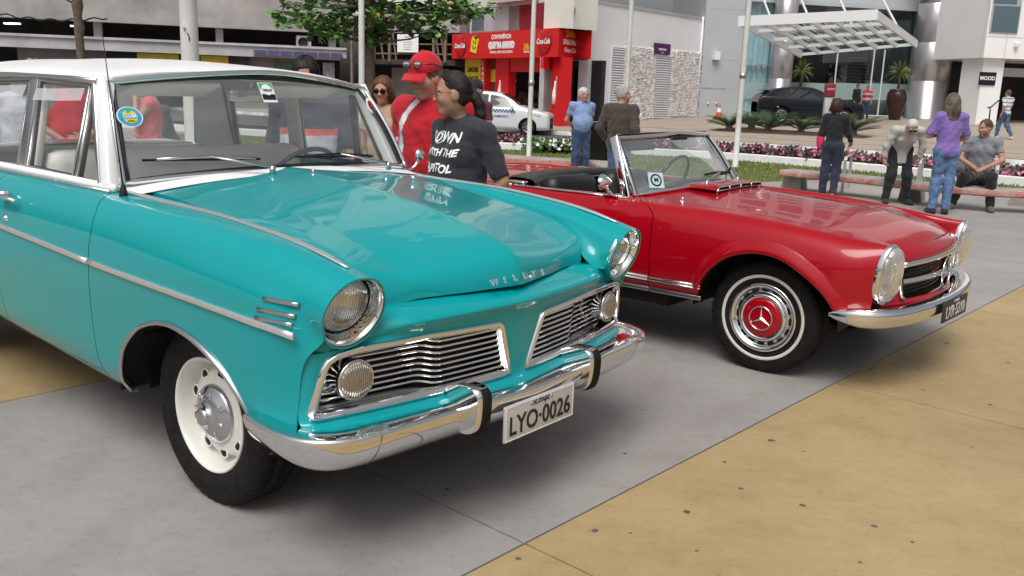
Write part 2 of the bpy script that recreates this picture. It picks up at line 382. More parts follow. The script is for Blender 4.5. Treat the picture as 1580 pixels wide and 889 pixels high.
# slabs with recessed joints, laid square to the parked cars
PA = Vector((.670, .742, 0)); PB = Vector((.742, -.670, 0)); A0, DA, B0, DB = 2.14, 2.555, -1.835, 2.61
_q = [PA*a+PB*b_ for a, b_ in ((A0-4*DA, -9.65), (A0+6*DA-.01, -9.65), (A0+6*DA-.01, B0+3*DB), (A0-4*DA, B0+3*DB))]
sheet('joint_bed', [(p.x, p.y) for p in _q], -.0085, mat('joint filler', (.085, .075, .065), .9))
sm_ = {}
def slab(a0, a1, b0, b1, m):
    k = (round(a1-a0, 3), round(b1-b0, 3), m)
    if k not in sm_:
        b = MB(); b.box((0, 0, -.02), (a1-a0-.010, b1-b0-.010, .04)); sm_[k] = b.mesh('slab'); sm_[k].materials.append(X[m])
    c = PA*((a0+a1)/2)+PB*((b0+b1)/2); o = link('slab', sm_[k], None, plz, (c.x, c.y, 0)); o.rotation_euler = (0, 0, atan2(PA.y, PA.x))
bands = [(-7.05, -4.445, 'slabyellow'), (-4.445, B0, 'slabgrey'), (B0, B0+DB, 'slabyellow'), (B0+DB, B0+2*DB, 'slabyellow'), (B0+2*DB, B0+3*DB, 'slabgrey'), (-9.66, -7.05, 'slabgrey')]
for b0, b1, m in bands:
    for k in range(-4, 6):
        slab(A0+k*DA, A0+(k+1)*DA, b0, b1, 'slabfar' if b1 < -4.4 and k > 0 else m)
# gum spots trodden flat on the slabs
b = MB(); spots = [(918, 819), (973, 823), (1060, 790), (1143, 754), (1240, 697), (1118, 713), (1238, 780), (1349, 812), (1408, 837), (1327, 868), (992, 633), (964, 700), (1470, 517), (1460, 530), (1418, 571), (1453, 587), (1424, 602), (1528, 625), (1345, 570), (690, 755), (655, 745), (800, 862), (1190, 680), (1075, 850), (1500, 690), (1555, 560)]
for i, (px, py) in enumerate(spots):
    p = at(px, py, z=0); r = random.choice((.007, .010, .013, .016))*random.uniform(.8, 1.15); n = 9
    ring = [(p.x+cos(2*pi*k/n)*r*random.uniform(.7, 1.25), p.y+sin(2*pi*k/n)*r*random.uniform(.6, 1.1), .0012) for k in range(n)]
    b.add(ring + [(p.x, p.y, .003)], [(k, (k+1) % n, n) for k in range(n)], 0, True)
for i in range(14):
    x, y = random.uniform(-3, 9), random.uniform(2.6, 12); r = random.uniform(.006, .014); n = 8
    ring = [(x+cos(2*pi*k/n)*r*random.uniform(.7, 1.25), y+sin(2*pi*k/n)*r*random.uniform(.6, 1.1), .0012) for k in range(n)]
    b.add(ring + [(x, y, .003)], [(k, (k+1) % n, n) for k in range(n)], 0, True)
struct(b.build('gum_spots', X['gum']), 'stuff')

# lawn strip behind the benches
X['grass'] = mat('lawn', (.085, .125, .022), .9, noise=(5, .35), col2=(.19, .19, .06))
X['sand'] = mat('bare earth', (.36, .28, .19), .95, noise=(6, .2), bump=(30, .4))
lawn_edge = [(-9, 19.5), (-3, 17.2), (.3, 16.4), (2.6, 15.9), (4.4, 16.3), (5.2, 16.9), (6.6, 17.5), (8.0, 17.0), (9.0, 16.0), (10.6, 14.2)]
inner = [(p[0]-.02, p[1]-.06) for p in wl if -9.4 < p[0] < 11.6]
sheet('sand_strip', [(x+.15, y-.75) for x, y in lawn_edge] + [tuple(p) for p in inner[::-1]], -.006, X['sand'])
lawn = sheet('lawn_ground', lawn_edge + inner[::-1], .004, X['grass'])
def inside(p, poly):
    c = False; j = len(poly)-1
    for i in range(len(poly)):
        if (poly[i][1] > p[1]) != (poly[j][1] > p[1]) and p[0] < (poly[j][0]-poly[i][0])*(p[1]-poly[i][1])/(poly[j][1]-poly[i][1])+poly[i][0]: c = not c
        j = i
    return c
b = MB(); poly = lawn_edge + inner[::-1]; N = 0
while N < 22000:
    x, y = random.uniform(-8, 11), random.uniform(14, 24.5)
    if not inside((x, y), poly): continue
    N += 1; h = random.uniform(.03, .075); a = random.uniform(0, 6.3); dx, dy = cos(a)*.012, sin(a)*.012; l = random.uniform(-.03, .03)
    b.add([(x-dx, y-dy, .0), (x+dx, y+dy, 0), (x+l, y+l*.6, h)], [(0, 1, 2)], 0 if random.random() < .72 else 1)
X['blade1'] = mat('grass blade', (.10, .17, .03), .7); X['blade2'] = mat('dry grass blade', (.24, .22, .08), .8)
struct(b.build('grass', [X['blade1'], X['blade2']]), 'stuff')

# white flower-bed wall with pink flowers
X['whitewash'] = mat('whitewashed concrete', (.78, .78, .77), .75, noise=(4, .06), bump=(25, .2))
b = MB(); n = len(wl); nrm = []
for i in range(n):
    d = wl[min(i+1, n-1)]-wl[max(i-1, 0)]; d = d/np.linalg.norm(d); nrm.append(np.array([-d[1], d[0]]))
ring = lambda p, q: [(p[0], p[1], -.12), (p[0], p[1], .155), (p[0]+q[0]*.02, p[1]+q[1]*.02, .17), (p[0]+q[0]*.16, p[1]+q[1]*.16, .17), (p[0]+q[0]*.18, p[1]+q[1]*.18, .155), (p[0]+q[0]*.18, p[1]+q[1]*.18, -.12)]
for i in range(n-1):
    b.add(ring(wl[i], nrm[i])+ring(wl[i+1], nrm[i+1]), [(k, k+1, k+7, k+6)[::-1] for k in range(5)])
o = b.build('flower_bed_wall', X['whitewash']); tag(o, 'low whitewashed wall round the pink flower bed, edging the lawn', 'wall')
X['pink'] = mat('pink petals', (.60, .15, .31), .6, noise=(3, .25)); X['pinkpale'] = mat('pale pink petals', (.72, .28, .42), .6)
X['leafdark'] = mat('dark flower leaves', (.035, .055, .02), .6, noise=(5, .3)); X['leafred'] = mat('bronze leaves', (.06, .02, .022), .6)
X['whitepetal'] = mat('white petals', (.80, .80, .78), .6); X['leafmid'] = mat('flower leaves', (.06, .13, .025), .6, noise=(5, .3))
def disc(b, c, r, nrm, n=5, mi=0, fold=.25):
    z = Vector(nrm).normalized(); x = z.orthogonal().normalized(); y = z.cross(x); a0 = random.uniform(0, 6.3); c = Vector(c)
    P = [c - z*r*fold] + [c + x*(cos(a0+2*pi*k/(2*n))*r*(1 if k % 2 == 0 else .55)) + y*(sin(a0+2*pi*k/(2*n))*r*(1 if k % 2 == 0 else .55)) for k in range(2*n)]
    b.add(P, [(0, k+1, (k+1) % (2*n)+1) for k in range(2*n)], mi)
def leaf(b, c, r, mi):
    d = Vector((random.gauss(0, 1), random.gauss(0, 1), random.gauss(.7, .6))).normalized(); s = d.orthogonal().normalized()*r*.55; c = Vector(c)
    b.add([c-s*.2, c+d*r*.5-s, c+d*r*1.2, c+d*r*.5+s], [(0, 1, 2, 3)], mi)
def flower_mass(name, pts, mats, nl, nf, hz, rf=.035):
    b = MB()
    for k in range(nl):
        p = random.choice(pts); x, y = p[0]+random.gauss(0, p[2]), p[1]+random.gauss(0, p[2]); leaf(b, (x, y, hz[0]+random.random()**.7*(hz[1]-hz[0])), .09, random.choice((0, 0, 1)))
    for k in range(nf):
        p = random.choice(pts); x, y = p[0]+random.gauss(0, p[2]), p[1]+random.gauss(0, p[2])
        disc(b, (x, y, hz[0]+(.35+.75*random.random())*(hz[1]-hz[0])), rf*random.uniform(.8, 1.3), (random.gauss(-.3, .5), random.gauss(-.8, .4), random.uniform(.3, 1)), 5, random.choice((2, 2, 3)))
    return struct(b.build(name, mats), 'stuff')
pts = []
for i in range(n):
    if 2.6 < wl[i][0] < 16 or -7 < wl[i][0] < .2:
        for w in (.32, .5, .72, .95): pts.append((wl[i][0]+nrm[i][0]*w, wl[i][1]+nrm[i][1]*w, .12))
flower_mass('pink_flowers', pts, [X['leafdark'], X['leafred'], X['pink'], X['pinkpale']], 7000, 3000, (.10, .33), .038)
b = MB()
for i in range(n-1): b.add([(wl[i][0]+nrm[i][0]*.15, wl[i][1]+nrm[i][1]*.15, .13), (wl[i+1][0]+nrm[i+1][0]*.15, wl[i+1][1]+nrm[i+1][1]*.15, .13), (wl[i+1][0]+nrm[i+1][0]*1.3, wl[i+1][1]+nrm[i+1][1]*1.3, .13), (wl[i][0]+nrm[i][0]*1.3, wl[i][1]+nrm[i][1]*1.3, .13)], [(3, 2, 1, 0)])
for i in range(n-1):
    q = [(wl[j][0]+nrm[j][0]*w, wl[j][1]+nrm[j][1]*w) for j, w in ((i, 1.3), (i+1, 1.3))]
    b.add([(q[0][0], q[0][1], -.12), (q[1][0], q[1][1], -.12), (q[1][0], q[1][1], .2), (q[0][0], q[0][1], .2)], [(3, 2, 1, 0)])
struct(b.build('flower_bed_soil', X['earth']))
pts = [(random.uniform(.4, 2.3), 21.9+random.uniform(0, .55), .16) for k in range(60)]
flower_mass('white_flowers', pts, [X['leafmid'], X['leafmid'], X['whitepetal'], X['whitepetal']], 2400, 520, (.02, .30), .055)

# far side: kerb, pavement, forecourt rising towards the hotel
X['pavefar'] = mat('forecourt stone paving', (.36, .30, .24), .8, noise=(1.3, .14), bump=(18, .1))
X['kerbwhite'] = mat('white painted kerb', (.62, .63, .63), .8, noise=(2.5, .3))
b = MB(); nu, nv = 60, 24
P = np.zeros((nu, nv, 3))
for i in range(nu):
    for j in range(nv):
        q = SN*(29.0+j*2.6)+ST*(-70+i*2.6); P[i, j] = (q.x, q.y, gz(q.x, q.y)-.001)
struct(b.grid(P, flip=False).build('forecourt', X['pavefar']))
kb = MB(); k0 = 29.0
for i in range(70):
    c = SN*(k0-.09)+ST*(-60+i*1.5+.75); kb = MB(); kb.bbox((0, 0, 0), (1.485, .18, .22), .015)
    if i == 0: kme = kb.mesh('kerb_stone'); kme.materials.append(X['kerbwhite']); kr = thing('street_kerb', 'row of white painted kerb stones along the far side of the street', 'kerb')
    link('kerb_stone', kme, None, kr, (c.x, c.y, -.09), (0, 0, atan2(ST.y, ST.x)))
for i in range(14):                       # paving rows across the forecourt
    pass
X['kerbstrip'] = mat('worn white strip', (.55, .56, .57), .85, noise=(1.2, .3))
sheet('crossing_strip', [tuple((SN*v+ST*u)[:2]) for u, v in ((-4, 28.0), (22, 28.0), (22, 28.8), (-4, 28.8))], -.116, X['kerbstrip'])
jb = MB()
for s_ in (31.0, 33.4): 
    a_, c_ = SN*s_+ST*(-30), SN*s_+ST*30
    jb.box(((a_.x+c_.x)/2, (a_.y+c_.y)/2, gz(*(SN*s_)[:2])+.002), (60, .05, .006), atan2(ST.y, ST.x))
struct(jb.build('paving_joint', mat('red paving joint', (.20, .10, .075), .8)))
# ================================================================ buildings across the street
class Facade:
    def __init__(s, A, B):
        s.A = Vector((A[0], A[1], 0)); B = Vector((B[0], B[1], 0)); s.L = (B-s.A).length; s.e = (B-s.A).normalized(); s.n = Vector((s.e.y, -s.e.x, 0))
        s.rz = atan2(s.e.y, s.e.x)
    def P(s, u, z, d=0): q = s.A + s.e*u + s.n*d; return Vector((q.x, q.y, z))
    def uz(s, px, py, d=0):
        r = _f + _rt*((px-790)/FPX) - _up*((py-444.5)/FPX); O = Vector((0, 0, CAMH)); t = ((s.A + s.n*d - O).dot(s.n))/r.dot(s.n); q = O + r*t
        return (q-s.A).dot(s.e), q.z
    def box(s, b, u0, u1, z0, z1, d0, d1, mi=0):
        c = s.P((u0+u1)/2, (z0+z1)/2, (d0+d1)/2); return b.box(c, (u1-u0, d1-d0, z1-z0), s.rz, mi)
    def px(s, b, x0, y0, x1, y1, d0, d1, mi=0):
        u0, z1 = s.uz(x0, y0, d1); u1, z0 = s.uz(x1, y1, d1); return s.box(b, u0, u1, z0, z1, d0, d1, mi)
    def rect(s, name, m, parent, u0, u1, z0, z1, d0, d1): b = MB(); s.box(b, u0, u1, z0, z1, d0, d1); return b.build(name, m, parent)
    def text(s, name, body, m, parent, u, z, d, size, **k): return text(name, body, m, parent, s.P(u, z, d), s.e, (0, 0, 1), size, **k)

def fac(x0, Y0, x1, Y1, y=140): a, b = at(x0, y, Y0), at(x1, y, Y1); return Facade(a, b)
X['concrete'] = mat('stained concrete', (.36, .34, .33), .85, noise=(.55, .28), bump=(6, .2))
X['concrete2'] = mat('pale stained render', (.47, .46, .47), .85, noise=(.8, .2), bump=(8, .15))
X['cream'] = mat('cream render', (.64, .63, .56), .85, noise=(.7, .10))
X['whitewall_'] = mat('white render', (.82, .82, .83), .7, noise=(.6, .05))
X['greywall'] = mat('pale grey render', (.46, .49, .51), .6, noise=(.7, .05))
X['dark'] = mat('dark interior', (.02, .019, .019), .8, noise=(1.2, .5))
X['darkbrown'] = mat('dark brown board', (.045, .033, .028), .7, noise=(2, .4))
X['wood'] = mat('weathered timber', (.20, .14, .10), .8, noise=(4, .25))
X['shopgrey'] = mat('roller shutter grey', (.20, .19, .185), .7, noise=(1, .2))
X['purple'] = mat('faded violet sign', (.085, .08, .17), .6, noise=(3, .2))
X['signyellow'] = mat('yellow sign board', (.62, .45, .03), .5, noise=(2, .2))
X['signred'] = mat('red sign', (.62, .012, .015), .35, noise=(1.2, .05))
X['signwhite'] = mat('white sign print', (.82, .82, .82), .4)
X['signorange'] = mat('orange print', (.80, .32, .02), .4)
X['signblack'] = mat('black print', (.01, .01, .01), .5)
X['winglass'] = mat('dark window glass', (.03, .04, .045), .06, 0, 0, spec=.9)
X['winblue'] = mat('tinted window', (.10, .15, .18), .08, spec=.9)
X['curtain'] = mat('red curtain', (.22, .015, .03), .8, noise=(3, .3))
X['palewin'] = mat('pale curtain behind glass', (.40, .46, .48), .25, noise=(2, .12))
X['alu'] = mat('aluminium frame', (.62, .63, .64), .35, .6)
X['tileblue'] = mat('blue wall tiles', (.10, .22, .26), .3, noise=(12, .4))

# ---- stained concrete building at the left, far behind the parked cars
LB = fac(-330, 39.5, 533, 47)
lb = thing('concrete_building', 'long stained concrete building with dark slot openings behind the turquoise car', 'building', LB.P(LB.L/2, 0))
def local(o, par):      # keeps world coordinates for parts under a thing that stands at its own place
    if o.parent == par: o.matrix_parent_inverse = Matrix.Translation(-Vector(par.location))
    return o
def part(name, b, m, par): return local(b.build(name, m, par), par)
L = LB.L; zz = lambda x, y: LB.uz(x, y)[1]
z_a, z_b, z_c = zz(0, 72), zz(0, 53), zz(0, 27)
b = MB(); LB.box(b, 0, L, z_c, z_c+3.4, 0, .5); part('upper_wall', b, X['concrete'], lb)
b = MB(); LB.box(b, 0, L, z_a, z_b, -.1, .45); LB.box(b, 0, L, z_b-.05, z_b+.06, .45, .56); part('ledge', b, X['concrete2'], lb)
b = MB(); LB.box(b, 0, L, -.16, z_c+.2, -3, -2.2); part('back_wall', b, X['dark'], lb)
for u in np.arange(1.5, L, 5.4):
    b = MB(); LB.box(b, u, u+.35, z_b, z_c, -.5, 0); part('pillar', b, X['concrete'], lb)
for u in (2, 9.0, 16.5):
    b = MB(); LB.box(b, u, u+5.5, -.16, z_a, -.6, -.3); part('shutter', b, X['shopgrey'], lb)
for x0, x1, m in ((212, 276, 'signyellow'), (310, 352, 'signyellow'), (356, 384, 'darkbrown'), (165, 208, 'dark')):
    u0, u1 = LB.uz(x0, 90)[0], LB.uz(x1, 90)[0]; b = MB(); LB.box(b, u0, u1, 1.9, z_a-.03, -.1, .1); part('shop_board', b, X[m], lb)
b = MB(); u0, z1 = LB.uz(391, 72, .6); u1, z0 = LB.uz(528, 94, .6); LB.box(b, u0, u1, z0+.1, z1-.15, .46, .6); vs = part('violet_sign', b, X['purple'], lb)
for k in range(7):
    b = MB(); LB.box(b, u0+(u1-u0)*k/7+.02, u0+(u1-u0)*(k+.03)/7+.02, z0+.1, z1-.15, .6, .615); part('sign_rib', b, X['alu'], lb)
# small things in the openings
for x, w in ((448, 12), (480, 14), (508, 18), (430, 10)):
    u, z = LB.uz(x, 108); b = MB(); LB.box(b, u-w*.016, u+w*.016, z-.5, z+.35, -.3, -.2); part('shop_poster', b, mat('poster', random.choice(((.05, .10, .25), (.25, .03, .10), (.30, .30, .32), (.05, .12, .10))), .5, noise=(3, .5)), lb)
b = MB(); u, z = LB.uz(468, 66); LB.box(b, u-.35, u+.35, z-.32, z+.32, -.1, .35); part('air_conditioner', b, X['concrete2'], lb)
b = MB(); b.lathe([(0, 0), (.24, 0), (.24, .03)], 16, LB.P(u-.05, z, .36), tuple(LB.n)); part('fan_grille', b, X['dark'], lb)
for x, y in ((12, 36), (22, 36), (115, 40)):
    u, z = LB.uz(x, y, -.8); b = MB(); LB.box(b, u-.2, u+.2, z-.03, z+.03, -1.2, -.9); part('ceiling_lamp', b, mat('lit tube', (.8, .8, .8), emit=((1, .97, .9), 2.5)), lb)
for k in range(9):       # storeys above: balcony fronts, recesses and windows
    zf = z_c+3.4+k*2.9
    b = MB(); LB.box(b, 0, L, zf, zf+2.9, -2.4, -1.6); part('storey_wall', b, X['cream'], lb)
    b = MB(); LB.box(b, 0, L, zf, zf+1.05, -.25, 0); LB.box(b, 0, L, zf-.16, zf, -1.6, .02); part('balcony', b, X['concrete2'] if k % 2 else X['whitewall_'], lb)
    for u in np.arange(1.2, L-2, 4.2):
        b = MB(); LB.box(b, u, u+2.6, zf+.3, zf+2.35, -1.6, -1.55); part('window', b, X['winblue'], lb)
b = MB(); LB.box(b, -.4, L+.2, z_c+3.4+9*2.9, z_c+4+9*2.9, -3, .2); part('roof', b, X['concrete2'], lb)

# ---- shop with timber framing and a notice, between tree trunk and red store
MBD = fac(528, 46.5, 704, 43.2); mb = thing('shop_building', 'dark shop front with timber frames and a white notice, left of the red store', 'building', MBD.P(MBD.L/2, 0))
L = MBD.L; zl = MBD.uz(640, 96)[1]; zt = MBD.uz(640, 50)[1]
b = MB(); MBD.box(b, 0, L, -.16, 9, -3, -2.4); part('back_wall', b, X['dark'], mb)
b = MB(); MBD.box(b, 0, L, zl-.12, zl+.12, -2.4, .1); part('beam', b, X['darkbrown'], mb)
b = MB(); MBD.box(b, 0, L, zt, zt+.9, -2.4, -.2); part('upper_front', b, X['concrete'], mb)
b = MB(); MBD.box(b, 0, L, zt+.9, 30, -2.4, -.4); part('upper_wall', b, X['cream'], mb)
b = MB(); u0, u1 = MBD.uz(578, 120)[0], MBD.uz(668, 120)[0]; MBD.box(b, u0, u1, -.16, zl-.25, -1.6, -1.4); part('grey_partition', b, X['shopgrey'], mb)
for x in (546, 580, 604, 672, 690):
    u = MBD.uz(x, 80)[0]; b = MB(); MBD.box(b, u-.06, u+.06, -.16 if x == 546 else zl, zt, .1, .2); part('timber_post', b, X['wood'], mb)
for x in (590, 610, 676, 684):
    u, z = MBD.uz(x, 75); b = MB(); b.box(MBD.P(u, (zl+zt)/2, .05), (.06, .06, (zt-zl)*.95), rot=Matrix.Rotation(.18, 3, MBD.n) @ Matrix.Rotation(MBD.rz, 3, 'Z')); part('timber_strut', b, X['wood'], mb)
for zq in (zl+.35, zl+.8):
    b = MB(); MBD.box(b, MBD.uz(575, 80)[0], L, zq, zq+.06, .05, .1); part('timber_rail', b, X['wood'], mb)
b = MB(); MBD.px(b, 613, 53, 645, 81, .2, .24); nb = part('notice_board', b, X['signwhite'], mb)
u, z = MBD.uz(629, 57, .25)
for k in range(6): local(MBD.text('notice_line', 'AVISO' if k == 0 else 'obraemandamento', X['signblack'], nb, u, z-.02-k*.11, .245, .13 if k == 0 else .065, extrude=.001), mb)
for k in range(6):
    zf = 5.2+k*2.9
    for u in (1.0, L*.55):
        b = MB(); MBD.box(b, u, u+1.6, zf+.6, zf+2, -.42, -.37); part('window', b, X['winblue'], mb)

# ---- red convenience store
SF = fac(697.5, 43.0, 862, 36.0, 65); SR = Facade(SF.P(SF.L, 0), tuple(at(903, 65, 38.6))[:2])
st = thing('convenience_store', 'red corner convenience store with a lettered red and white sign band', 'shop', SF.P(SF.L/2, 0))
zt = SF.uz(862, 43)[1]; zb = SF.uz(862, 88)[1]
def band(F, d0, d1, u0=0, u1=None):
    b = MB(); F.box(b, u0, F.L if u1 is None else u1, zb, zt, d0, d1); return b
P0, P1, P2 = SF.P(0, zb, .0), SF.P(SF.L, zb, 0), SR.P(SR.L, zb, 0)
b = MB(); q = [SF.P(0, 0, 0), SF.P(SF.L, 0, 0), SR.P(SR.L, 0, 0), SR.P(SR.L, 0, -1.2), SF.P(SF.L, 0, -1.6), SF.P(0, 0, -1.2)]
b.prism([(p.x, p.y) for p in q], zt-zb, (0, 0, zb), (1, 0, 0), (0, 1, 0)); sg = part('sign_band', b, X['signred'], st)
def stext(F, x, y, body, m, size, **k):
    u, z = F.uz(x, y, .01); return local(F.text('lettering', body, X[m], sg, u, z, .006, size, extrude=.004, **k), st)
def spx(F, x, y, h):     # metre size of h pixels on a facade
    return abs(F.uz(x, y)[1]-F.uz(x, y+h)[1])
stext(SF, 773, 57, 'CONVENIÊNCIA', 'signwhite', spx(SF, 773, 57, 9.5), offset=.006, xs=.85)
stext(SF, 773, 70, 'QUEBRA GALHO', 'signwhite', spx(SF, 773, 70, 12.5), offset=.035, xs=.80)
stext(SF, 773, 80.5, 'LANCHES, CARNES, ÁGUA E BEBIDAS', 'signwhite', spx(SF, 773, 80, 5.6), xs=.72)
stext(SF, 812, 73, '24h', 'signorange', spx(SF, 812, 73, 13), offset=.02, xs=.8)
stext(SF, 812, 80, '3366.7468', 'signwhite', spx(SF, 812, 79, 4.5), xs=.8)
stext(SR, 881, 53, '24h', 'signorange', spx(SR, 880, 53, 15), offset=.015, xs=1.8)
stext(SR, 880, 66, '3366.7468', 'signwhite', spx(SR, 880, 66, 10), offset=.012, xs=1.35)
stext(SR, 880, 78, 'Coca-Cola', 'signwhite', spx(SR, 880, 78, 10), shear=.35, offset=.006, xs=1.15)
X['discred'] = mat('dark red disc', (.50, .008, .01), .3); X['discdark'] = mat('disc rim', (.20, .005, .008), .4)
for x, y, F in ((709, 71, SF), (838, 64, SF)):
    u, z = F.uz(x, y, .05); r = spx(F, x, y, 17 if x < 800 else 19); b = MB(); b.lathe([(0, .05), (r*.6, .045), (r*.9, .025), (r, 0)], 28, F.P(u, z, .002), tuple(F.n)); dk = part('round_badge', b, X['discred'], st)
    b = MB(); b.tube([F.P(u+cos(t)*r, z+sin(t)*r, .02) for t in np.linspace(-2.2, 1.0, 20)], .035, 6); local(b.build('badge_rim', X['discdark'], dk), st)  # darker red arc along the lower right edge of each disc
    local(F.text('lettering', 'Coca-Cola', X['signwhite'], dk, u, z, .055, r*.62, shear=.35, offset=.008, xs=.72, extrude=.004), st)
# yellow tag with a plain smile
u, z = SF.uz(732, 69, .03); r = spx(SF, 732, 69, 12); b = MB(); A = SF.P(u, z, .01); th = -.25
ex = SF.e*cos(th)+Vector((0, 0, sin(th))); ey = -SF.e*sin(th)+Vector((0, 0, cos(th)))
b.prism([(-.8*r, -1.1*r), (.7*r, -1.0*r), (.85*r, .7*r), (.4*r, 1.1*r), (-.5*r, 1.05*r), (-.9*r, .6*r)], .03, A, ex, ey); X['tagyellow'] = mat('yellow print', (.80, .60, .02), .5); yt = part('yellow_tag', b, X['tagyellow'], st)
A2 = A+SF.n*.035; b = MB()
b.tube([A2+ex*(cos(t)*r*.5)+ey*(sin(t)*r*.5) for t in np.linspace(pi*1.1, pi*1.9, 12)], .02, 5)
for sx in (-.25, .25): b.tube([A2+ex*(sx*r)+ey*(r*.15), A2+ex*(sx*r)+ey*(r*.45)], .025, 5)
local(b.build('smile', X['signblack'], yt), st)
b = MB(); b.tube([A2+ex*(.1*r)+ey*(1.0*r), A2+ex*(.45*r)+ey*(1.15*r)], .09, 6); local(b.build('green_leaf', X['leafmid'], yt), st)
# shop front below
wallz = -.05
def sbox(name, F, x0, x1, z0, z1, d0, d1, m, parent=None, y=130):
    u0, u1 = F.uz(x0, y, d1)[0], F.uz(x1, y, d1)[0]; b = MB(); F.box(b, u0, u1, z0, z1, d0, d1); return part(name, b, X[m], st)
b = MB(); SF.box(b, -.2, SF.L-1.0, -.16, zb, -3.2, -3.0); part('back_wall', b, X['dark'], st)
sbox('pier', SF, 851, 866, wallz, zb, -.75, -.25, 'signred'); sbox('pier', SF, 764, 784, wallz, zb, -.9, -.5, 'signred'); sbox('pier', SF, 741, 748, wallz, zb, -.9, -.5, 'signred')
sbox('lintel', SF, 764, 862, zb-.55, zb, -1.0, -.55, 'signred'); sbox('yellow_panel', SF, 717, 741, wallz, zb, -.95, -.6, 'signyellow'); sbox('narrow_door', SF, 748, 764, wallz, zb, -1.4, -1.2, 'concrete2')
sbox('yellow_panel', SF, 749, 764, zb-1.0, zb-.45, -.95, -.8, 'signyellow')
for x, y in ((729, 108), (729, 122), (729, 136)):
    u, z = SF.uz(x, y, -.58); local(SF.text('lettering', 'LANCHES', X['signblack'], sg, u, z, -.59, .30, offset=.01, xs=.75), st)
for k, ch in enumerate('LANCHES'):
    u, z = SF.uz(744.5, 97+k*8.6, -.48); local(SF.text('lettering', ch, X['signwhite'], sg, u, z, -.485, .24, offset=.008), st)
for k, tx in enumerate(('SALGADOS', 'PASTEL', 'SUCOS', 'CAFÉ', 'MISTO')):
    u, z = SF.uz(791, 125+k*4.6, -.9); local(SF.text('lettering', tx, X['signwhite'], sg, u, z, -.9, .12), st)
for x, y in ((771, 140), (855, 143)):      # bottle silhouettes on the piers
    u, z = SF.uz(x, y, -.2 if x > 800 else -.48); b = MB(); h = .33
    b.lathe([(0, -.45), (.11, -.45), (.12, -.1), (.09, .1), (.05, .28), (.045, .45), (0, .45)], 12, SF.P(u, z, -.25 if x > 800 else -.5), 'z', sc=(1, .3)); part('bottle_print', b, X['signwhite'], st)
for k, (x0, x1, y) in enumerate(((800, 850, 150), (800, 850, 158), (800, 850, 166))):
    u0, z = SF.uz(x0, y, -2.3); u1 = SF.uz(x1, y, -2.3)[0]; b = MB(); SF.box(b, u0, u1, z-.04, z, -2.9, -2.3); sh = part('shelf', b, X['wood'], st)
for k in range(34):
    u, z = SF.uz(random.uniform(788, 850), random.choice((149.5, 157.5, 165.5)), -2.45); b = MB(); h = random.uniform(.15, .32); SF.box(b, u, u+random.uniform(.12, .3), z, z+h, -2.7, -2.45); part('shelf_goods', b, mat('goods', random.choice(((.35, .08, .04), (.05, .2, .08), (.4, .3, .1), (.3, .3, .3), (.1, .12, .3))), .5), st)
bp_ = Vector(SR.P(0, 0)); b = MB(); SR.box(b, .35, SR.L, wallz, zb, -.9, -.7); part('side_wall', b, X['concrete2'], st)
u0, u1 = SR.uz(883, 130, -.68)[0], SR.uz(896, 130, -.68)[0]; b = MB(); SR.box(b, u0, u1, wallz, zb-.3, -.7, -.66); part('side_door', b, X['dark'], st)
b = MB(); SR.box(b, u1, u1+.22, wallz, zb, -.7, -.5); part('pier', b, X['signred'], st)
b = MB(); SR.box(b, -.1, SR.L, zb-.45, zb, -.68, -.55); part('lintel', b, X['signred'], st)
# flat above the store
AF = Facade(SF.P(0, 0, -1.1), SF.P(SF.L-.6, 0, -1.1)); fl = thing('flat_building', 'cream apartment house with a red curtained window above the store sign', 'building', AF.P(AF.L/2, 0))
b = MB(); AF.box(b, -.3, AF.L, zt+.004, 34, -1.2, 0); part('wall', b, X['cream'], fl)
AR = Facade(AF.P(AF.L+.02, 0, .0), tuple(at(905, 65, 40.5))[:2]); b = MB(); AR.box(b, 0, AR.L, zt+.004, 34, -1.2, 0); part('wall', b, X['cream'], fl)
def awin(F, x0, y0, x1, y1, panes):
    u0, z1 = F.uz(x0, y0, .05); u1, z0 = F.uz(x1, y1, .05); z0 = max(z0, zt+.02); w = MB(); F.box(w, u0-.05, u1+.05, z0-.05, z1+.05, 0, .03); fr = part('window', w, X['alu'], fl)
    k = len(panes)
    for i, m in enumerate(panes):
        w = MB(); F.box(w, u0+(u1-u0)*i/k+.03, u0+(u1-u0)*(i+1)/k-.03, z0+.02, z1, .03, .05); local(w.build('pane', X[m], fr), fl)
awin(AF, 747, 12, 785, 47, ('palewin', 'palewin')); awin(AF, 785, 10, 801, 47, ('shopgrey',)); awin(AF, 802, 8, 842, 46, ('curtain', 'curtain')); awin(AR, 887, 12, 905, 28, ('tileblue',)); awin(AF, 728, 18, 746, 47, ('winblue',))
for k in range(1, 9):
    for u in (1.2, 4.2, 6.6):
        w = MB(); AF.box(w, u, u+1.6, zt+.4+k*2.9, zt+1.7+k*2.9, 0, .04); part('window', w, X['winblue'], fl)
b = MB(); u0, z0 = AF.uz(760, 3, .3); AF.box(b, u0, u0+3.2, z0-.1, z0+.12, 0, .5); part('balcony_slab', b, X['concrete2'], fl)

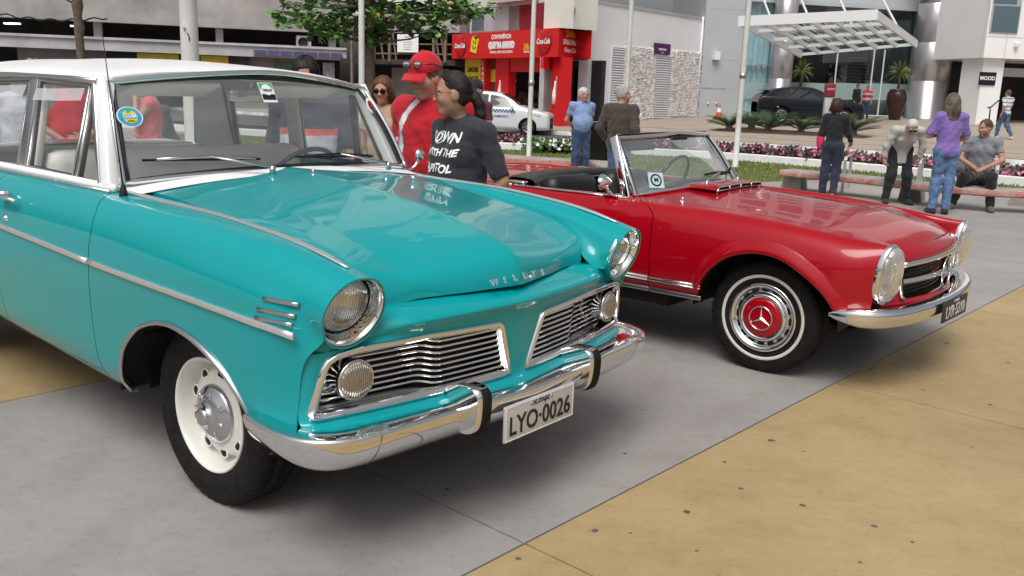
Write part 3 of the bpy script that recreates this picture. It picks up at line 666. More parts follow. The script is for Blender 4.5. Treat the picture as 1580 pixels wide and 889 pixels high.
# ---- white wall with split-stone panels and louvres
WF = fac(905, 38.9, 1082, 46.5, 160); ww = thing('stone_panel_wall', 'white wall with split stone panels and two louvred vents beside the red store', 'wall', WF.P(WF.L/2, 0))
zr0, zr1 = WF.uz(906, 8)[1], WF.uz(1080, 25)[1]
b = MB(); WF.box(b, 0, WF.L, -.16, (zr0+zr1)/2, -.5, 0); part('wall', b, X['whitewall_'], ww)
b = MB(); WF.box(b, -.05, WF.L, (zr0+zr1)/2, (zr0+zr1)/2+.1, -.55, .05); part('coping', b, X['alu'], ww)
b = MB(); b0_ = WF.uz(980, 180)[0]; WF.box(b, WF.uz(930, 180)[0], WF.L, .0, WF.uz(985, 186)[1], 0, .12); part('plinth', b, X['concrete'], ww)
X['splitstone'] = mat('split stone', (.66, .63, .61), .85, noise=(3, .3)); X['splitstone2'] = mat('pale split stone', (.82, .79, .77), .85, noise=(3, .2))
sme = []
for k in range(6):
    b = MB(); w, h = random.uniform(.13, .2), random.uniform(.07, .12); b.add([(-w*.5, 0, -h*.4), (w*.45, 0, -h*.5), (w*.5, 0, h*.35), (-w*.3, 0, h*.5), (-w*.3, -random.uniform(.03, .08), -h*.2), (w*.3, -random.uniform(.02, .07), -h*.25), (w*.25, -random.uniform(.03, .08), h*.2), (-w*.15, -.05, h*.25)],
        [(4, 5, 6, 7), (0, 1, 5, 4), (1, 2, 6, 5), (2, 3, 7, 6), (3, 0, 4, 7)]); me = b.mesh('stone'); me.materials.append(X['splitstone' if k < 3 else 'splitstone2']); sme.append(me)
ust = MB()
for x0, x1, yt0, yt1 in ((960, 1010, 72, 74), (1033, 1079, 77, 80)):
    u0, u1 = WF.uz(x0, 130)[0], WF.uz(x1, 130)[0]; z1 = WF.uz((x0+x1)/2, (yt0+yt1)/2)[1]; z0 = WF.uz((x0+x1)/2, 186 if x0 < 1000 else 180)[1]
    b = MB(); WF.box(b, u0, u1, z0, z1, 0, .03); part('stone_panel', b, X['splitstone'], ww)
    for zc in np.arange(z0+.04, z1-.02, .072):
        for uc in np.arange(u0+.07+random.uniform(0, .05), u1-.04, .125):
            me = random.choice(sme); p = WF.P(uc+random.uniform(-.03, .03), zc+random.uniform(-.015, .015), .03); M_ = Matrix.Translation(p) @ Matrix.Rotation(WF.rz, 4, 'Z') @ Matrix.Rotation(random.uniform(-.4, .4), 4, 'Y')
            ust.add([M_ @ v.co for v in me.vertices], [tuple(f.vertices) for f in me.polygons], 0 if me in sme[:3] else 1)
struct(part('split_stones', ust, [X['splitstone'], X['splitstone2']], ww), 'stuff')
for x0, x1, y0, y1 in ((944, 960, 73, 163), (1010, 1033, 86, 183)):
    u0, z1 = WF.uz(x0, y0); u1, z0 = WF.uz(x1, y1); b = MB(); WF.box(b, u0, u1, z0, z1, 0, .015); vt = part('louvre', b, X['greywall'], ww)
    b = MB(); WF.box(b, u0-.04, u0, z0, z1, 0, .06); WF.box(b, u1, u1+.04, z0, z1, 0, .06); WF.box(b, u0-.04, u1+.04, z1, z1+.04, 0, .06); local(b.build('frame', X['whitewall_'], vt), ww)
    b = MB(); WF.box(b, u0, u1, -.015, .015, -.03, .03); nsl = int((z1-z0)/.105)
    for k in range(nsl):
        b = MB(); c = WF.P((u0+u1)/2, z0+(k+.5)*(z1-z0)/nsl, .035); b.box(c, (u1-u0, .07, .022), rot=Matrix.Rotation(.6, 3, WF.e) @ Matrix.Rotation(WF.rz, 3, 'Z')); local(b.build('slat', X['whitewall_'], vt), ww)
for k, x in enumerate((913, 929)):
    u, z = WF.uz(x, 4); q_ = WF.P(u, (zr0+zr1)/2+.42, -.3); ac = thing('air_conditioner', ('left', 'right')[k]+' one of two grey air conditioning boxes on top of the white wall', 'air conditioner', q_, group='air conditioners on the white wall')
    b = MB(); b.bbox((0, 0, 0), (.55, .3, .62), .03, WF.rz); b.build('case', X['concrete2'], ac); b = MB(); b.lathe([(0, .004), (.2, .004), (.21, 0)], 18, tuple(WF.n*.152), tuple(WF.n)); b.build('fan_grille', X['dark'], ac)
for x in (1079.5,):
    u = WF.uz(x, 100)[0]; b = MB(); b.tube([WF.P(u-.1, .2, .06), WF.P(u-.1, zr1, .06)], .05, 8); part('rain_pipe', b, X['whitewall_'], ww)
X['violet'] = mat('violet sign', (.085, .012, .10), .4)
b = MB(); WF.px(b, 1011, 66, 1034, 85, .06, .12); vs = tag(b.build('wall_sign', X['violet']), 'small violet sign with white lettering above the louvre on the white wall', 'sign')
u, z = WF.uz(1022.5, 76, .13); WF.text('lettering', 'mercure', X['signwhite'], vs, u, z, .125, .20, offset=.006); WF.text('lettering', 'HOTEL', X['signwhite'], vs, u, z-.17, .125, .07)
for k in range(6):
    u, z = WF.uz(919, 128+k*4, .01); ww_ = WF.text('wall_print', ('ESTACIONAMENTO', 'CLIENTES', 'CARGA', 'DESCARGA', 'PROIBIDO', 'PARAR')[k], mat('faded print', (.55, .15, .10) if k % 2 else (.55, .42, .05), .6), ww, u, z, .004, .10); local(ww_, ww)

# ---- hotel: grey wall, curtained glass, big columns, canopy
HF = fac(1078, 46.3, 1520, 50.5, 150); ht = thing('hotel', 'grey and glass hotel front with a steel and glass entrance canopy', 'hotel', HF.P(HF.L/2, 0))
def hpx(x, y, d=0): return HF.uz(x, y, d)
ug = hpx(1137, 150)[0]
b = MB(); HF.box(b, 0, ug, -.16, 34, -4, .1); part('grey_wall', b, X['greywall'], ht)
for z in (3.2, 5.6, 8, 10.4):
    b = MB(); HF.box(b, 0, ug, z, z+.02, .1, .104); part('joint', b, X['alu'], ht)
b = MB(); HF.box(b, ug, HF.L+9, 6.2, 34, -5, -.2); part('upper_wall', b, X['greywall'], ht)
for k in range(8):
    for u in np.arange(ug+1, HF.L+8, 2.6):
        b = MB(); HF.box(b, u, u+1.7, 7.2+k*3.1, 8.9+k*3.1, -.2, -.14); part('window', b, X['winblue'], ht)
X['hglass'] = thin_glass('hotel glazing', (.84, .92, .93), .08)
X['drape'] = mat('pale blue drapes', (.66, .75, .78), .8, noise=(1.2, .06)); X['frost'] = mat('frosted band', (.45, .58, .58), .5, alpha=.55)
def drape(u0, u1, z0, z1, d):
    n_ = int((u1-u0)*22); P = np.zeros((n_, 2, 3)); ph = random.random()*6
    for i in range(n_):
        u = u0+(u1-u0)*i/(n_-1)
        for j, z in enumerate((z0, z1)): P[i, j] = HF.P(u, z, d+.08*sin(u*17+ph+2*sin(u*1.9))+.03*sin(u*41))
    b = MB(); b.grid(P); return part('drape', b, X['drape'], ht)
ubase = lambda u: gz(*HF.P(u, 0)[:2])
uc1, uc2 = hpx(1180, 150)[0], hpx(1216, 150)[0]; ue = hpx(1400, 150)[0]; uf = hpx(1452, 150)[0]; uh = HF.L
drape(ug, uc2-.4, .5, 6.3, -.45); drape(ue, uh, .5, 6.3, -.45)
for a, c in ((ug, ug+1.5), (ug+1.5, uc2), (ue, ue+1.9), (ue+1.9, uh)):
    b = MB(); HF.box(b, a+.02, c-.02, ubase(a), 6.3, -.3, -.28); part('glass_pane', b, X['hglass'], ht)
    b = MB(); HF.box(b, a+.02, c-.02, ubase(a)+.9, ubase(a)+1.7, -.27, -.26); part('frosted_band', b, X['frost'], ht)
    b = MB(); HF.box(b, a, c, 3.05, 3.13, -.3, -.16); part('glazing_bar', b, X['alu'], ht)
# dim lobby
b = MB(); HF.box(b, uc2-1.5, ue+1, .4, 6.3, -5.2, -5); part('lobby_wall', b, mat('lobby wall', (.07, .075, .08), .5, noise=(.8, .4)), ht)
b = MB(); HF.box(b, uc2-1.5, ue+1, .0, ubase(ue)+.01, -5, -.1); part('lobby_floor', b, X['shopgrey'], ht)
b = MB(); HF.box(b, ug, uh+9, 6.1, 6.3, -5, .0); part('lobby_ceiling', b, X['greywall'], ht)
for x0, x1 in ((1216, 1290), (1290, 1346), (1346, 1362), (1362, 1403)):
    u0, u1 = hpx(x0, 150)[0], hpx(x1, 150)[0]
    if x0 == 1346: 
        pass
    b = MB(); HF.box(b, u0+.03, u1-.03, ubase(u0)+.02, 6.1, -.3, -.28); part('glass_pane', b, thin_glass('lobby glass', (.45, .52, .54), .10) if x0 == 1216 else bpy.data.materials['lobby glass'], ht)
    b = MB(); HF.box(b, u0+.03, u1-.03, ubase(u0)+.9, ubase(u0)+1.75, -.27, -.26); part('frosted_band', b, X['frost'], ht)
    b = MB(); HF.box(b, u0-.022, u0+.022, ubase(u0), 4.1, -.32, -.24); part('door_frame', b, X['signwhite'], ht)
b = MB(); HF.box(b, uc2, ue, ubase(ue)-.02, ubase(ue)+.06, -.32, -.15); part('door_sill', b, X['signwhite'], ht)
for k in range(10):       # stair seen inside
    u, z = hpx(1325, 130-k*5, -3); b = MB(); HF.box(b, u-.6, u+.6, z, z+.06, -3.4, -3); part('stair_tread', b, X['alu'], ht)
X['columnsteel'] = mat('column cladding', (.50, .49, .51), .30, .75, bump=(3, .03))
for x, d, hw in ((1199, .55, 15.5), (1428, 1.6, 24.5)):
    u, z = hpx(x, 170, d); r = abs(hpx(x+hw, 170, d)[0]-hpx(x-hw, 170, d)[0])/2; gzz = gz(*HF.P(u, 0, d)[:2])
    b = MB(); prof = [(r*1.02, gzz-.05), (r*1.02, gzz+.06), (r, gzz+.08)]
    for zq in np.arange(gzz+1.9, 14, 1.9): prof += [(r, zq-.010), (r-.006, zq-.005), (r-.006, zq+.005), (r, zq+.010)]
    prof += [(r, 14)]; b.lathe(prof, 40, HF.P(u, 0, d)); part('column', b, X['columnsteel'], ht)
# canopy: glass over a white steel grid
FL, FR, BR, BL = at(1141, 33, 38), at(1352, 23, 36.5), at(1414, 68, 44.5), at(1236, 84, 46.0)
cn = thing('entrance_canopy', 'white steel grid canopy with glass panes over the hotel entrance', 'canopy', (FL+BR)/2)
X['whitesteel'] = mat('white steel', (.72, .73, .74), .45)
def beam(name, p, q, w, h, m='whitesteel', par=cn):
    d = q-p; b = MB(); x = d.normalized(); y = Vector((0, 0, 1)).cross(x).normalized(); z = x.cross(y); b.box((p+q)/2, (d.length, w, h), rot=Matrix((x, y, z)).transposed()); return part(name, b, X[m], par)
def cq(a, c): return (FL*(1-a)+FR*a)*(1-c)+(BL*(1-a)+BR*a)*c
for i in range(7): beam('rafter', cq(i/6, .0), cq(i/6, 1), .10 if i in (0, 6) else .08, .34 if i in (0, 6) else .20)
for j in range(5): beam('front_beam' if j == 0 else 'purlin', cq(-.01, j/4), cq(1.01, j/4), .14 if j == 0 else .07, .40 if j == 0 else .14)
X['canopyglass'] = thin_glass('canopy glass', (.80, .86, .86), .06, dirt_haze=.03)
for i in range(6):
    for j in range(4):
        q = [cq((i+a)/6, (j+c)/4)+Vector((0, 0, .17)) for a, c in ((.03, .03), (.97, .03), (.97, .97), (.03, .97))]; b = MB(); b.add(q, [(0, 1, 2, 3)]); part('glass_pane', b, X['canopyglass'], cn)
for a in (.12, .42, .72, 1.0):
    beam('hanger_rod', cq(a, .30 if a < 1 else .55), cq(a, .30 if a < 1 else .55)+(HF.n*-6+Vector((1.2, 0, 4.2))), .07, .07)
b = MB(); u, z = hpx(1103, 86, .1); HF.box(b, u-.15, u+.15, z-.2, z+.2, .1, .4); part('security_camera', b, X['signwhite'], ht)
u, z = hpx(1099, 137, .1); local(HF.text('wall_lettering', 'ESTACIONAMENTO ROTATIVO', X['shopgrey'], ht, u, z, .104, .11), ht)
for x in (1092, 1105):
    u, z = hpx(x, 160, .1); b = MB(); b.lathe([(0, .06), (.07, .06), (.07, 0)], 10, HF.P(u, z, .1), tuple(HF.n)); part('hydrant_outlet', b, X['alu'], ht)

# ---- white building with the MOOD sign at the right edge
MF = fac(1497, 43.5, 1700, 44.5, 150); md = thing('white_clad_building', 'white clad building with a dark entrance under an overhang at the right edge', 'building', MF.P(2, 0))
zo = MF.uz(1520, 90)[1]; u0 = MF.uz(1497, 90)[0]
b = MB(); MF.box(b, 0, 12, zo, 34, -5, .55); part('overhang', b, X['whitewall_'], md)
u1 = MF.uz(1538, 150)[0]; b = MB(); MF.box(b, MF.uz(1506, 150)[0], u1, .2, zo, -1.4, .2); part('pillar', b, X['whitewall_'], md)
b = MB(); MF.box(b, u1, 12, .2, zo, -4.2, -4); part('entrance_back', b, X['dark'], md); b = MB(); MF.box(b, u1, 12, zo-.75, zo-.35, -1.4, -1.2); part('lintel', b, X['greywall'], md)
for x in (1517, 1553, 1590):
    u = MF.uz(x, 60, .56)[0]; b = MB(); MF.box(b, u, u+.025, zo, 12, .55, .556); part('cladding_joint', b, X['alu'], md)
for y in (57,):
    z = MF.uz(1530, y, .56)[1]; b = MB(); MF.box(b, 0, 12, z, z+.025, .55, .5555); part('cladding_joint', b, X['alu'], md)
b = MB(); MF.px(b, 1534, -6, 1570, 52, .55, .60); wn = part('window', b, X['alu'], md)
for y0, y1 in ((-5, 7), (8.5, 51)):
    b = MB(); MF.px(b, 1535, y0, 1569, y1, .60, .62); local(b.build('pane', X['winblue'], wn), md)
b = MB(); u, z = MF.uz(1568, 69, .6); b.bbox(MF.P(u, z, .65), (.18, .18, .24), .04, MF.rz); part('wall_lamp', b, X['signwhite'], md)
X['navy'] = mat('navy sign', (.008, .010, .022), .3)
b = MB(); MF.px(b, 1513, 111, 1535, 132, .2, .26); sg2 = tag(b.build('door_sign', X['navy']), 'square navy sign with white capital letters on the white pillar at the right', 'sign')
u, z = MF.uz(1524, 121, .27); MF.text('lettering', 'MOOD', X['signwhite'], sg2, u, z, .265, .24, offset=.008)
# handrail
b = MB(); p0, p1 = at(1523, 187, 40.5), at(1541, 156, 42); b.tube([at(1526, 186, 40.5), at(1528, 167, 40.5)], .03, 8); b.tube([at(1523.5, 166.5, 40.5), at(1529, 165.5, 40.5), at(1541, 155, 42.2)], .03, 8); tag(b.build('handrail', X['black']), 'thin metal handrail beside the white pillar entrance', 'handrail')
# ================================================================ turquoise sedan, local frame: x forward from the front axle, y left, z up
WL = thing('sedan_car', 'turquoise vintage sedan with white roof, chrome bumper and number plate LYO-0026', 'car', (-.586, 3.656, 0), -radians(39.285))
def arc_fn(cx, cz, pts, low):
    th = np.array([atan2(z-cz, x-cx) for x, z in pts]); r = np.array([sqrt((z-cz)**2+(x-cx)**2) for x, z in pts]); o = np.argsort(th); th, r = th[o], r[o]
    def f(x, y, z):
        t = np.arctan2(z-cz, x-cx); R = np.interp(t, th, r); d = np.hypot(x-cx, z-cz)-R
        return np.where(z < cz, np.abs(x-cx)-np.where(x < cx, -cx*0+abs(pts[0][0]-cx), abs(pts[-1][0]-cx)), d)
    return f, th, r
ARW = [(-.452, .33), (-.440, .40), (-.405, .478), (-.355, .54), (-.300, .588), (-.225, .637), (-.150, .668), (-.07, .688), (.01, .694), (.09, .684), (.17, .662), (.245, .625), (.31, .58), (.365, .522), (.405, .455), (.425, .39), (.43, .33)]
arW, thW, rW = arc_fn(-.012, .33, ARW, .3)
REARX = -2.743
def arR(x, y, z): return arW(-(x-REARX)*1.0, y, z+.06)
ring_c, ring_r = (.742, .846), .115
def ringp(deg, r=ring_r, back=0.):
    a = radians(deg); y = ring_c[0]+r*cos(a); z = ring_c[1]+r*sin(a); return (.762+.3*(z-.846)-.0072*(y-.742)/.115-back, y, z)
rows = []
def row(x, cs): cs = cs+[(cs[-1][0]-.008, cs[-1][1]-.030)+tuple(cs[-1][2:])]; rows.append([(x+(c[2] if len(c) > 2 else 0), c[0], c[1]) for c in cs])
row(-3.75, [(.70, .45), (.76, .50), (.80, .60), (.82, .70), (.825, .80), (.82, .88), (.80, .93), (.77, .96), (.74, .975), (.70, .985), (.66, .99), (.60, .985)])
row(-3.3, [(.76, .42), (.82, .48), (.86, .58), (.875, .70), (.885, .80), (.882, .90), (.868, .97), (.84, 1.02), (.80, 1.05), (.76, 1.062), (.72, 1.065), (.66, 1.06)])
row(-2.5, [(.80, .40), (.85, .46), (.885, .58), (.90, .70), (.907, .80), (.905, .90), (.89, .985), (.865, 1.04), (.828, 1.072), (.79, 1.088), (.76, 1.097), (.70, 1.10)])
row(-1.6, [(.80, .375), (.855, .43), (.885, .56), (.90, .70), (.907, .80), (.905, .90), (.89, .985), (.866, 1.038), (.828, 1.070), (.79, 1.086), (.76, 1.095), (.70, 1.10)])
row(-.9, [(.80, .335), (.855, .40), (.885, .54), (.90, .69), (.907, .80), (.905, .90), (.89, .985), (.865, 1.036), (.825, 1.066), (.785, 1.080), (.750, 1.086), (.70, 1.088)])
row(-.45, [(.80, .315), (.855, .385), (.885, .53), (.90, .69), (.907, .80), (.905, .90), (.889, .982), (.863, 1.031), (.822, 1.060), (.780, 1.072), (.738, 1.075), (.678, 1.066)])
row(0, [(.80, .315), (.855, .385), (.885, .53), (.90, .68), (.907, .79), (.905, .895), (.886, .972), (.861, 1.018), (.822, 1.047), (.782, 1.061), (.737, 1.063), (.672, 1.044)])
row(.3, [(.80, .33), (.855, .39), (.885, .53), (.898, .68), (.905, .785), (.903, .887), (.884, .95), (.860, .995), (.825, 1.025), (.785, 1.040), (.736, 1.042), (.667, 1.012)])
row(.5, [(.80, .36, -.02), (.850, .41, -.02), (.880, .54, -.01), (.892, .68), (.898, .78), (.895, .872), (.877, .93), (.856, .972), (.825, 1.002), (.785, 1.018), (.735, 1.020), (.662, .984)])
row(.62, [(.80, .39, -.06), (.850, .44, -.06), (.873, .55, -.04), (.882, .67, -.03), (.887, .765, -.015), (.880, .852), (.867, .902), (.850, .944), (.820, .977), (.780, .994), (.733, .997), (.655, .953)])
f_ = [(.600, .80, .41), (.622, .848, .47), (.645, .864, .56), (.664, .866, .66), (.695, .858, .728)]+[ringp(a) for a in (-35, -5, 22, 48, 75, 105, 142)]; f_.append(ringp(158, ring_r, .004))
rows.append(f_)
side = Surf(net(np.array(rows), 170, 72), (-1.2, 0, .55))
side = side.clip(arW).clip(arR)
def xd(z): return np.interp(z, [.30, .37, .57, .70, .84, .95, 1.02, 1.06, 1.085, 1.12], [-.603, -.601, -.593, -.575, -.552, -.535, -.535, -.575, -.615, -.66])
g = .0028
fend = side.clip(lambda x, y, z: x-xd(z)-g)
d1 = side.clip(lambda x, y, z: xd(z)-g-x).clip(lambda x, y, z: x+1.45-g).clip(lambda x, y, z: z-.385)
d2 = side.clip(lambda x, y, z: -1.45-g-x).clip(lambda x, y, z: x-(-2.35+np.maximum(0, .75-z)*.55)-g).clip(lambda x, y, z: z-.40)
rear = side.clip(lambda x, y, z: (-2.35+np.maximum(0, .75-z)*.55)-g-x)
sill = side.clip(lambda x, y, z: xd(z)-g-x).clip(lambda x, y, z: x-(-2.35+np.maximum(0, .75-z)*.55)-g).clip(lambda x, y, z: np.where(x > -1.45, .379, .394)-z)
# lamp housing: closes the underside of the fender end
hs_ = np.array([[ringp(a, r, bk) for a in (-225, -200, -172, -145, -120, -97, -75, -52, -30)] for r, bk in ((ring_r, 0), (ring_r*.985, .04), (ring_r*.94, .09), (ring_r*.85, .15), (ring_r*.7, .22))])
hous = Surf(net(hs_, 16, 40), (.6, .742, .846))
# front panel between the fenders
def dx(y): q = np.maximum(y, 0)/.8; return -.118*(.40*q+.60*q**2)
fas_rows = [(.62, .812, .0), (.735, .8245, .0), (.800, .809, 0), (.842, .790, -.012), (.847, .782, -.018), (.840, .772, -.020), (.822, .752, -.02), (.818, .725, -.01), (.806, .62, 0), (.795, .515, 0), (.800, .500, 0), (.825, .485, 0), (.832, .470, 0), (.80, .44, 0), (.72, .41, 0)]
ys = [0, .08, .2, .35, .5, .62, .72, .79, .835, .862]
fas = []
for k, (x, z, drop) in enumerate(fas_rows):
    r_ = []
    for y in ys:
        xo = x+dx(y); zo = z
        if k < 7:
            xo = x+dx(y)*(.9 if k > 2 else .7); q = min(1, max(0, (y-.52)/.20)); q = q*q*(3-2*q)
            xo = xo*(1-q)+(.58, .66, .67, .695, .70, .70, .70)[k]*q; zo = z*(1-q)+(.80, .80, .785, .76, .75, .738, .728)[k]*q
            if y > .83: xo -= .03
        if y > .84: xo -= .022
        r_.append((xo, y, zo))
    fas.append(r_)
fascia = Surf(net(np.array(fas), 90, 70, 'p', 'p'), (.2, 0, .55))
gpoly = [(.052, .517), (.112, .690), (.122, .705), (.140, .712), (.45, .720), (.70, .716), (.765, .708), (.795, .690), (.806, .665), (.835, .530), (.836, .517)]
def rnd_poly(poly, n=8): return poly
def in_poly_fn(poly):
    P = np.array(poly)
    def f(x, y, z):
        d = np.full(np.shape(y), 1e9); ins = np.zeros(np.shape(y), bool); n = len(P)
        for i in range(n):
            a, b = P[i], P[(i+1) % n]; e = b-a; w0 = y-a[0]; w1 = z-a[1]; t = np.clip((w0*e[0]+w1*e[1])/(e@e), 0, 1)
            d = np.minimum(d, np.hypot(w0-t*e[0], w1-t*e[1]))
            c = ((a[1] > z) != (b[1] > z)) & (y < (b[0]-a[0])*(z-a[1])/(b[1]-a[1]+1e-12)+a[0]); ins ^= c
        return np.where(ins, -d, d)
    return f
fascia = fascia.clip(in_poly_fn(gpoly))
def fx(y, z):      # front panel x at a height
    zs = [.41, .44, .47, .485, .50, .515, .62, .725, .738, .766, .783]; xs = [.72, .80, .832, .825, .80, .795, .806, .818, .822, .838, .846]
    return float(np.interp(z, zs, xs))+float(dx(abs(y)))-(.022 if abs(y) > .84 else 0)
vl = np.array([[(.42, .664, .992), (.42, .658, .974), (.42, .652, .956), (.42, .648, .940)], [(.58, .655, .956), (.585, .640, .930), (.59, .620, .906), (.595, .603, .888)],
    [(.68, .645, .926), (.68, .630, .886), (.675, .605, .856), (.67, .575, .838)], [ringp(150, ring_r, .012), ringp(180, ring_r, .012), (.735, .632, .795), (.715, .585, .802)]])
half = fend.join(Surf(net(vl, 24, 16, 'p', 'p'), (.5, .9, .75))).join(hous).join(fascia).join(rear).join(sill)
body = half.join(half.mirror())
# tail and cowl
tail = Surf(net(np.array([[(-3.75, y, z) if y > -1 else 0 for y in (.70, .4, 0, -.4, -.70)] for z in (.45, .6, .8, .97)]), 8, 20), (0, 0, .6))
deck = Surf(net(np.array([[(x, y, z-.05*(y/.7)**2*(1 if x < -2.4 else .3)) for y in (.70, .5, .25, 0, -.25, -.5, -.70)] for x, z in ((-2.42, 1.135), (-2.8, 1.13), (-3.2, 1.10), (-3.75, 1.02))]), 20, 30), (0, 0, 0))
body = body.join(tail).join(deck)
body.build('body', X['teal'], WL, .007)
for s in (1, -1):
    for nm, sf in (('front_door', d1), ('rear_door', d2)):
        (sf if s > 0 else sf.mirror()).build(nm, X['teal'], WL, .02)
# hood
hx = [-.545, -.345, -.2, 0, .2, .4, .55, .66, .735, .782, .800]
hz = {0: [1.145, 1.133, 1.122, 1.103, 1.081, 1.048, 1.014, .984, .954, .905, .832], 1: [1.127, 1.117, 1.102, 1.081, 1.056, 1.021, .983, .951, .924, .886, .831], 2: [1.109, 1.098, 1.081, 1.059, 1.033, .996, .957, .926, .906, .876, .830],
      3: [1.095, 1.084, 1.071, 1.052, 1.027, .994, .963, .934, .905, .862, .822], 4: [1.083, 1.077, 1.064, 1.043, 1.016, .985, .958, .934, .905, .858, .820]}
hy = {0: [0]*11, 1: [.23]*11, 2: [.46]*7+[.45, .44, .42, .405], 3: [.585]*7+[.56, .525, .50, .48], 4: [.673, .673, .673, .669, .664, .655, .640, .612, .583, .560, .545]}
hxo = {0: 0, 1: -.050, 2: -.100, 3: -.118, 4: -.128}
H = np.array([[(hx[i]+hxo[c]*max(0, (hx[i]-.40)/.40)**1.4, hy[c][i], hz[c][i]) for c in range(5)] for i in range(11)])
Hn = net(H, 90, 4*12+1, 's', 'l')
tt = np.linspace(0, 4, Hn.shape[1])
K = np.array([np.exp(-.5*(np.arange(-6, 7)/.8)**2)]); K = (K/K.sum())[0]      # soften the pressed creases a little
pad = np.concatenate([Hn[:, 6:0:-1]*np.array([1, -1, 1]), Hn, 2*Hn[:, -1:]-Hn[:, -2:-8:-1]], 1)
Hs = sum(K[k]*pad[:, k:k+Hn.shape[1]] for k in range(13)); Hs[:, 0, 1] = 0
full = np.concatenate([Hs[:, :0:-1]*np.array([1, -1, 1]), Hs], 1)
Surf(full, (0, 0, .3)).build('hood', X['teal'], WL, .02)
# plenum between hood and windscreen
cw = np.array([[(x-.02*(abs(y)/.7)**2, y, z-.045*(abs(y)/.7)**2) for y in np.linspace(-.745, .745, 13)] for x, z in ((-.46, 1.128), (-.53, 1.142), (-.60, 1.148))])
Surf(net(cw, 6, 40), (0, 0, .5)).build('cowl_panel', X['white_paint'], WL, 0)
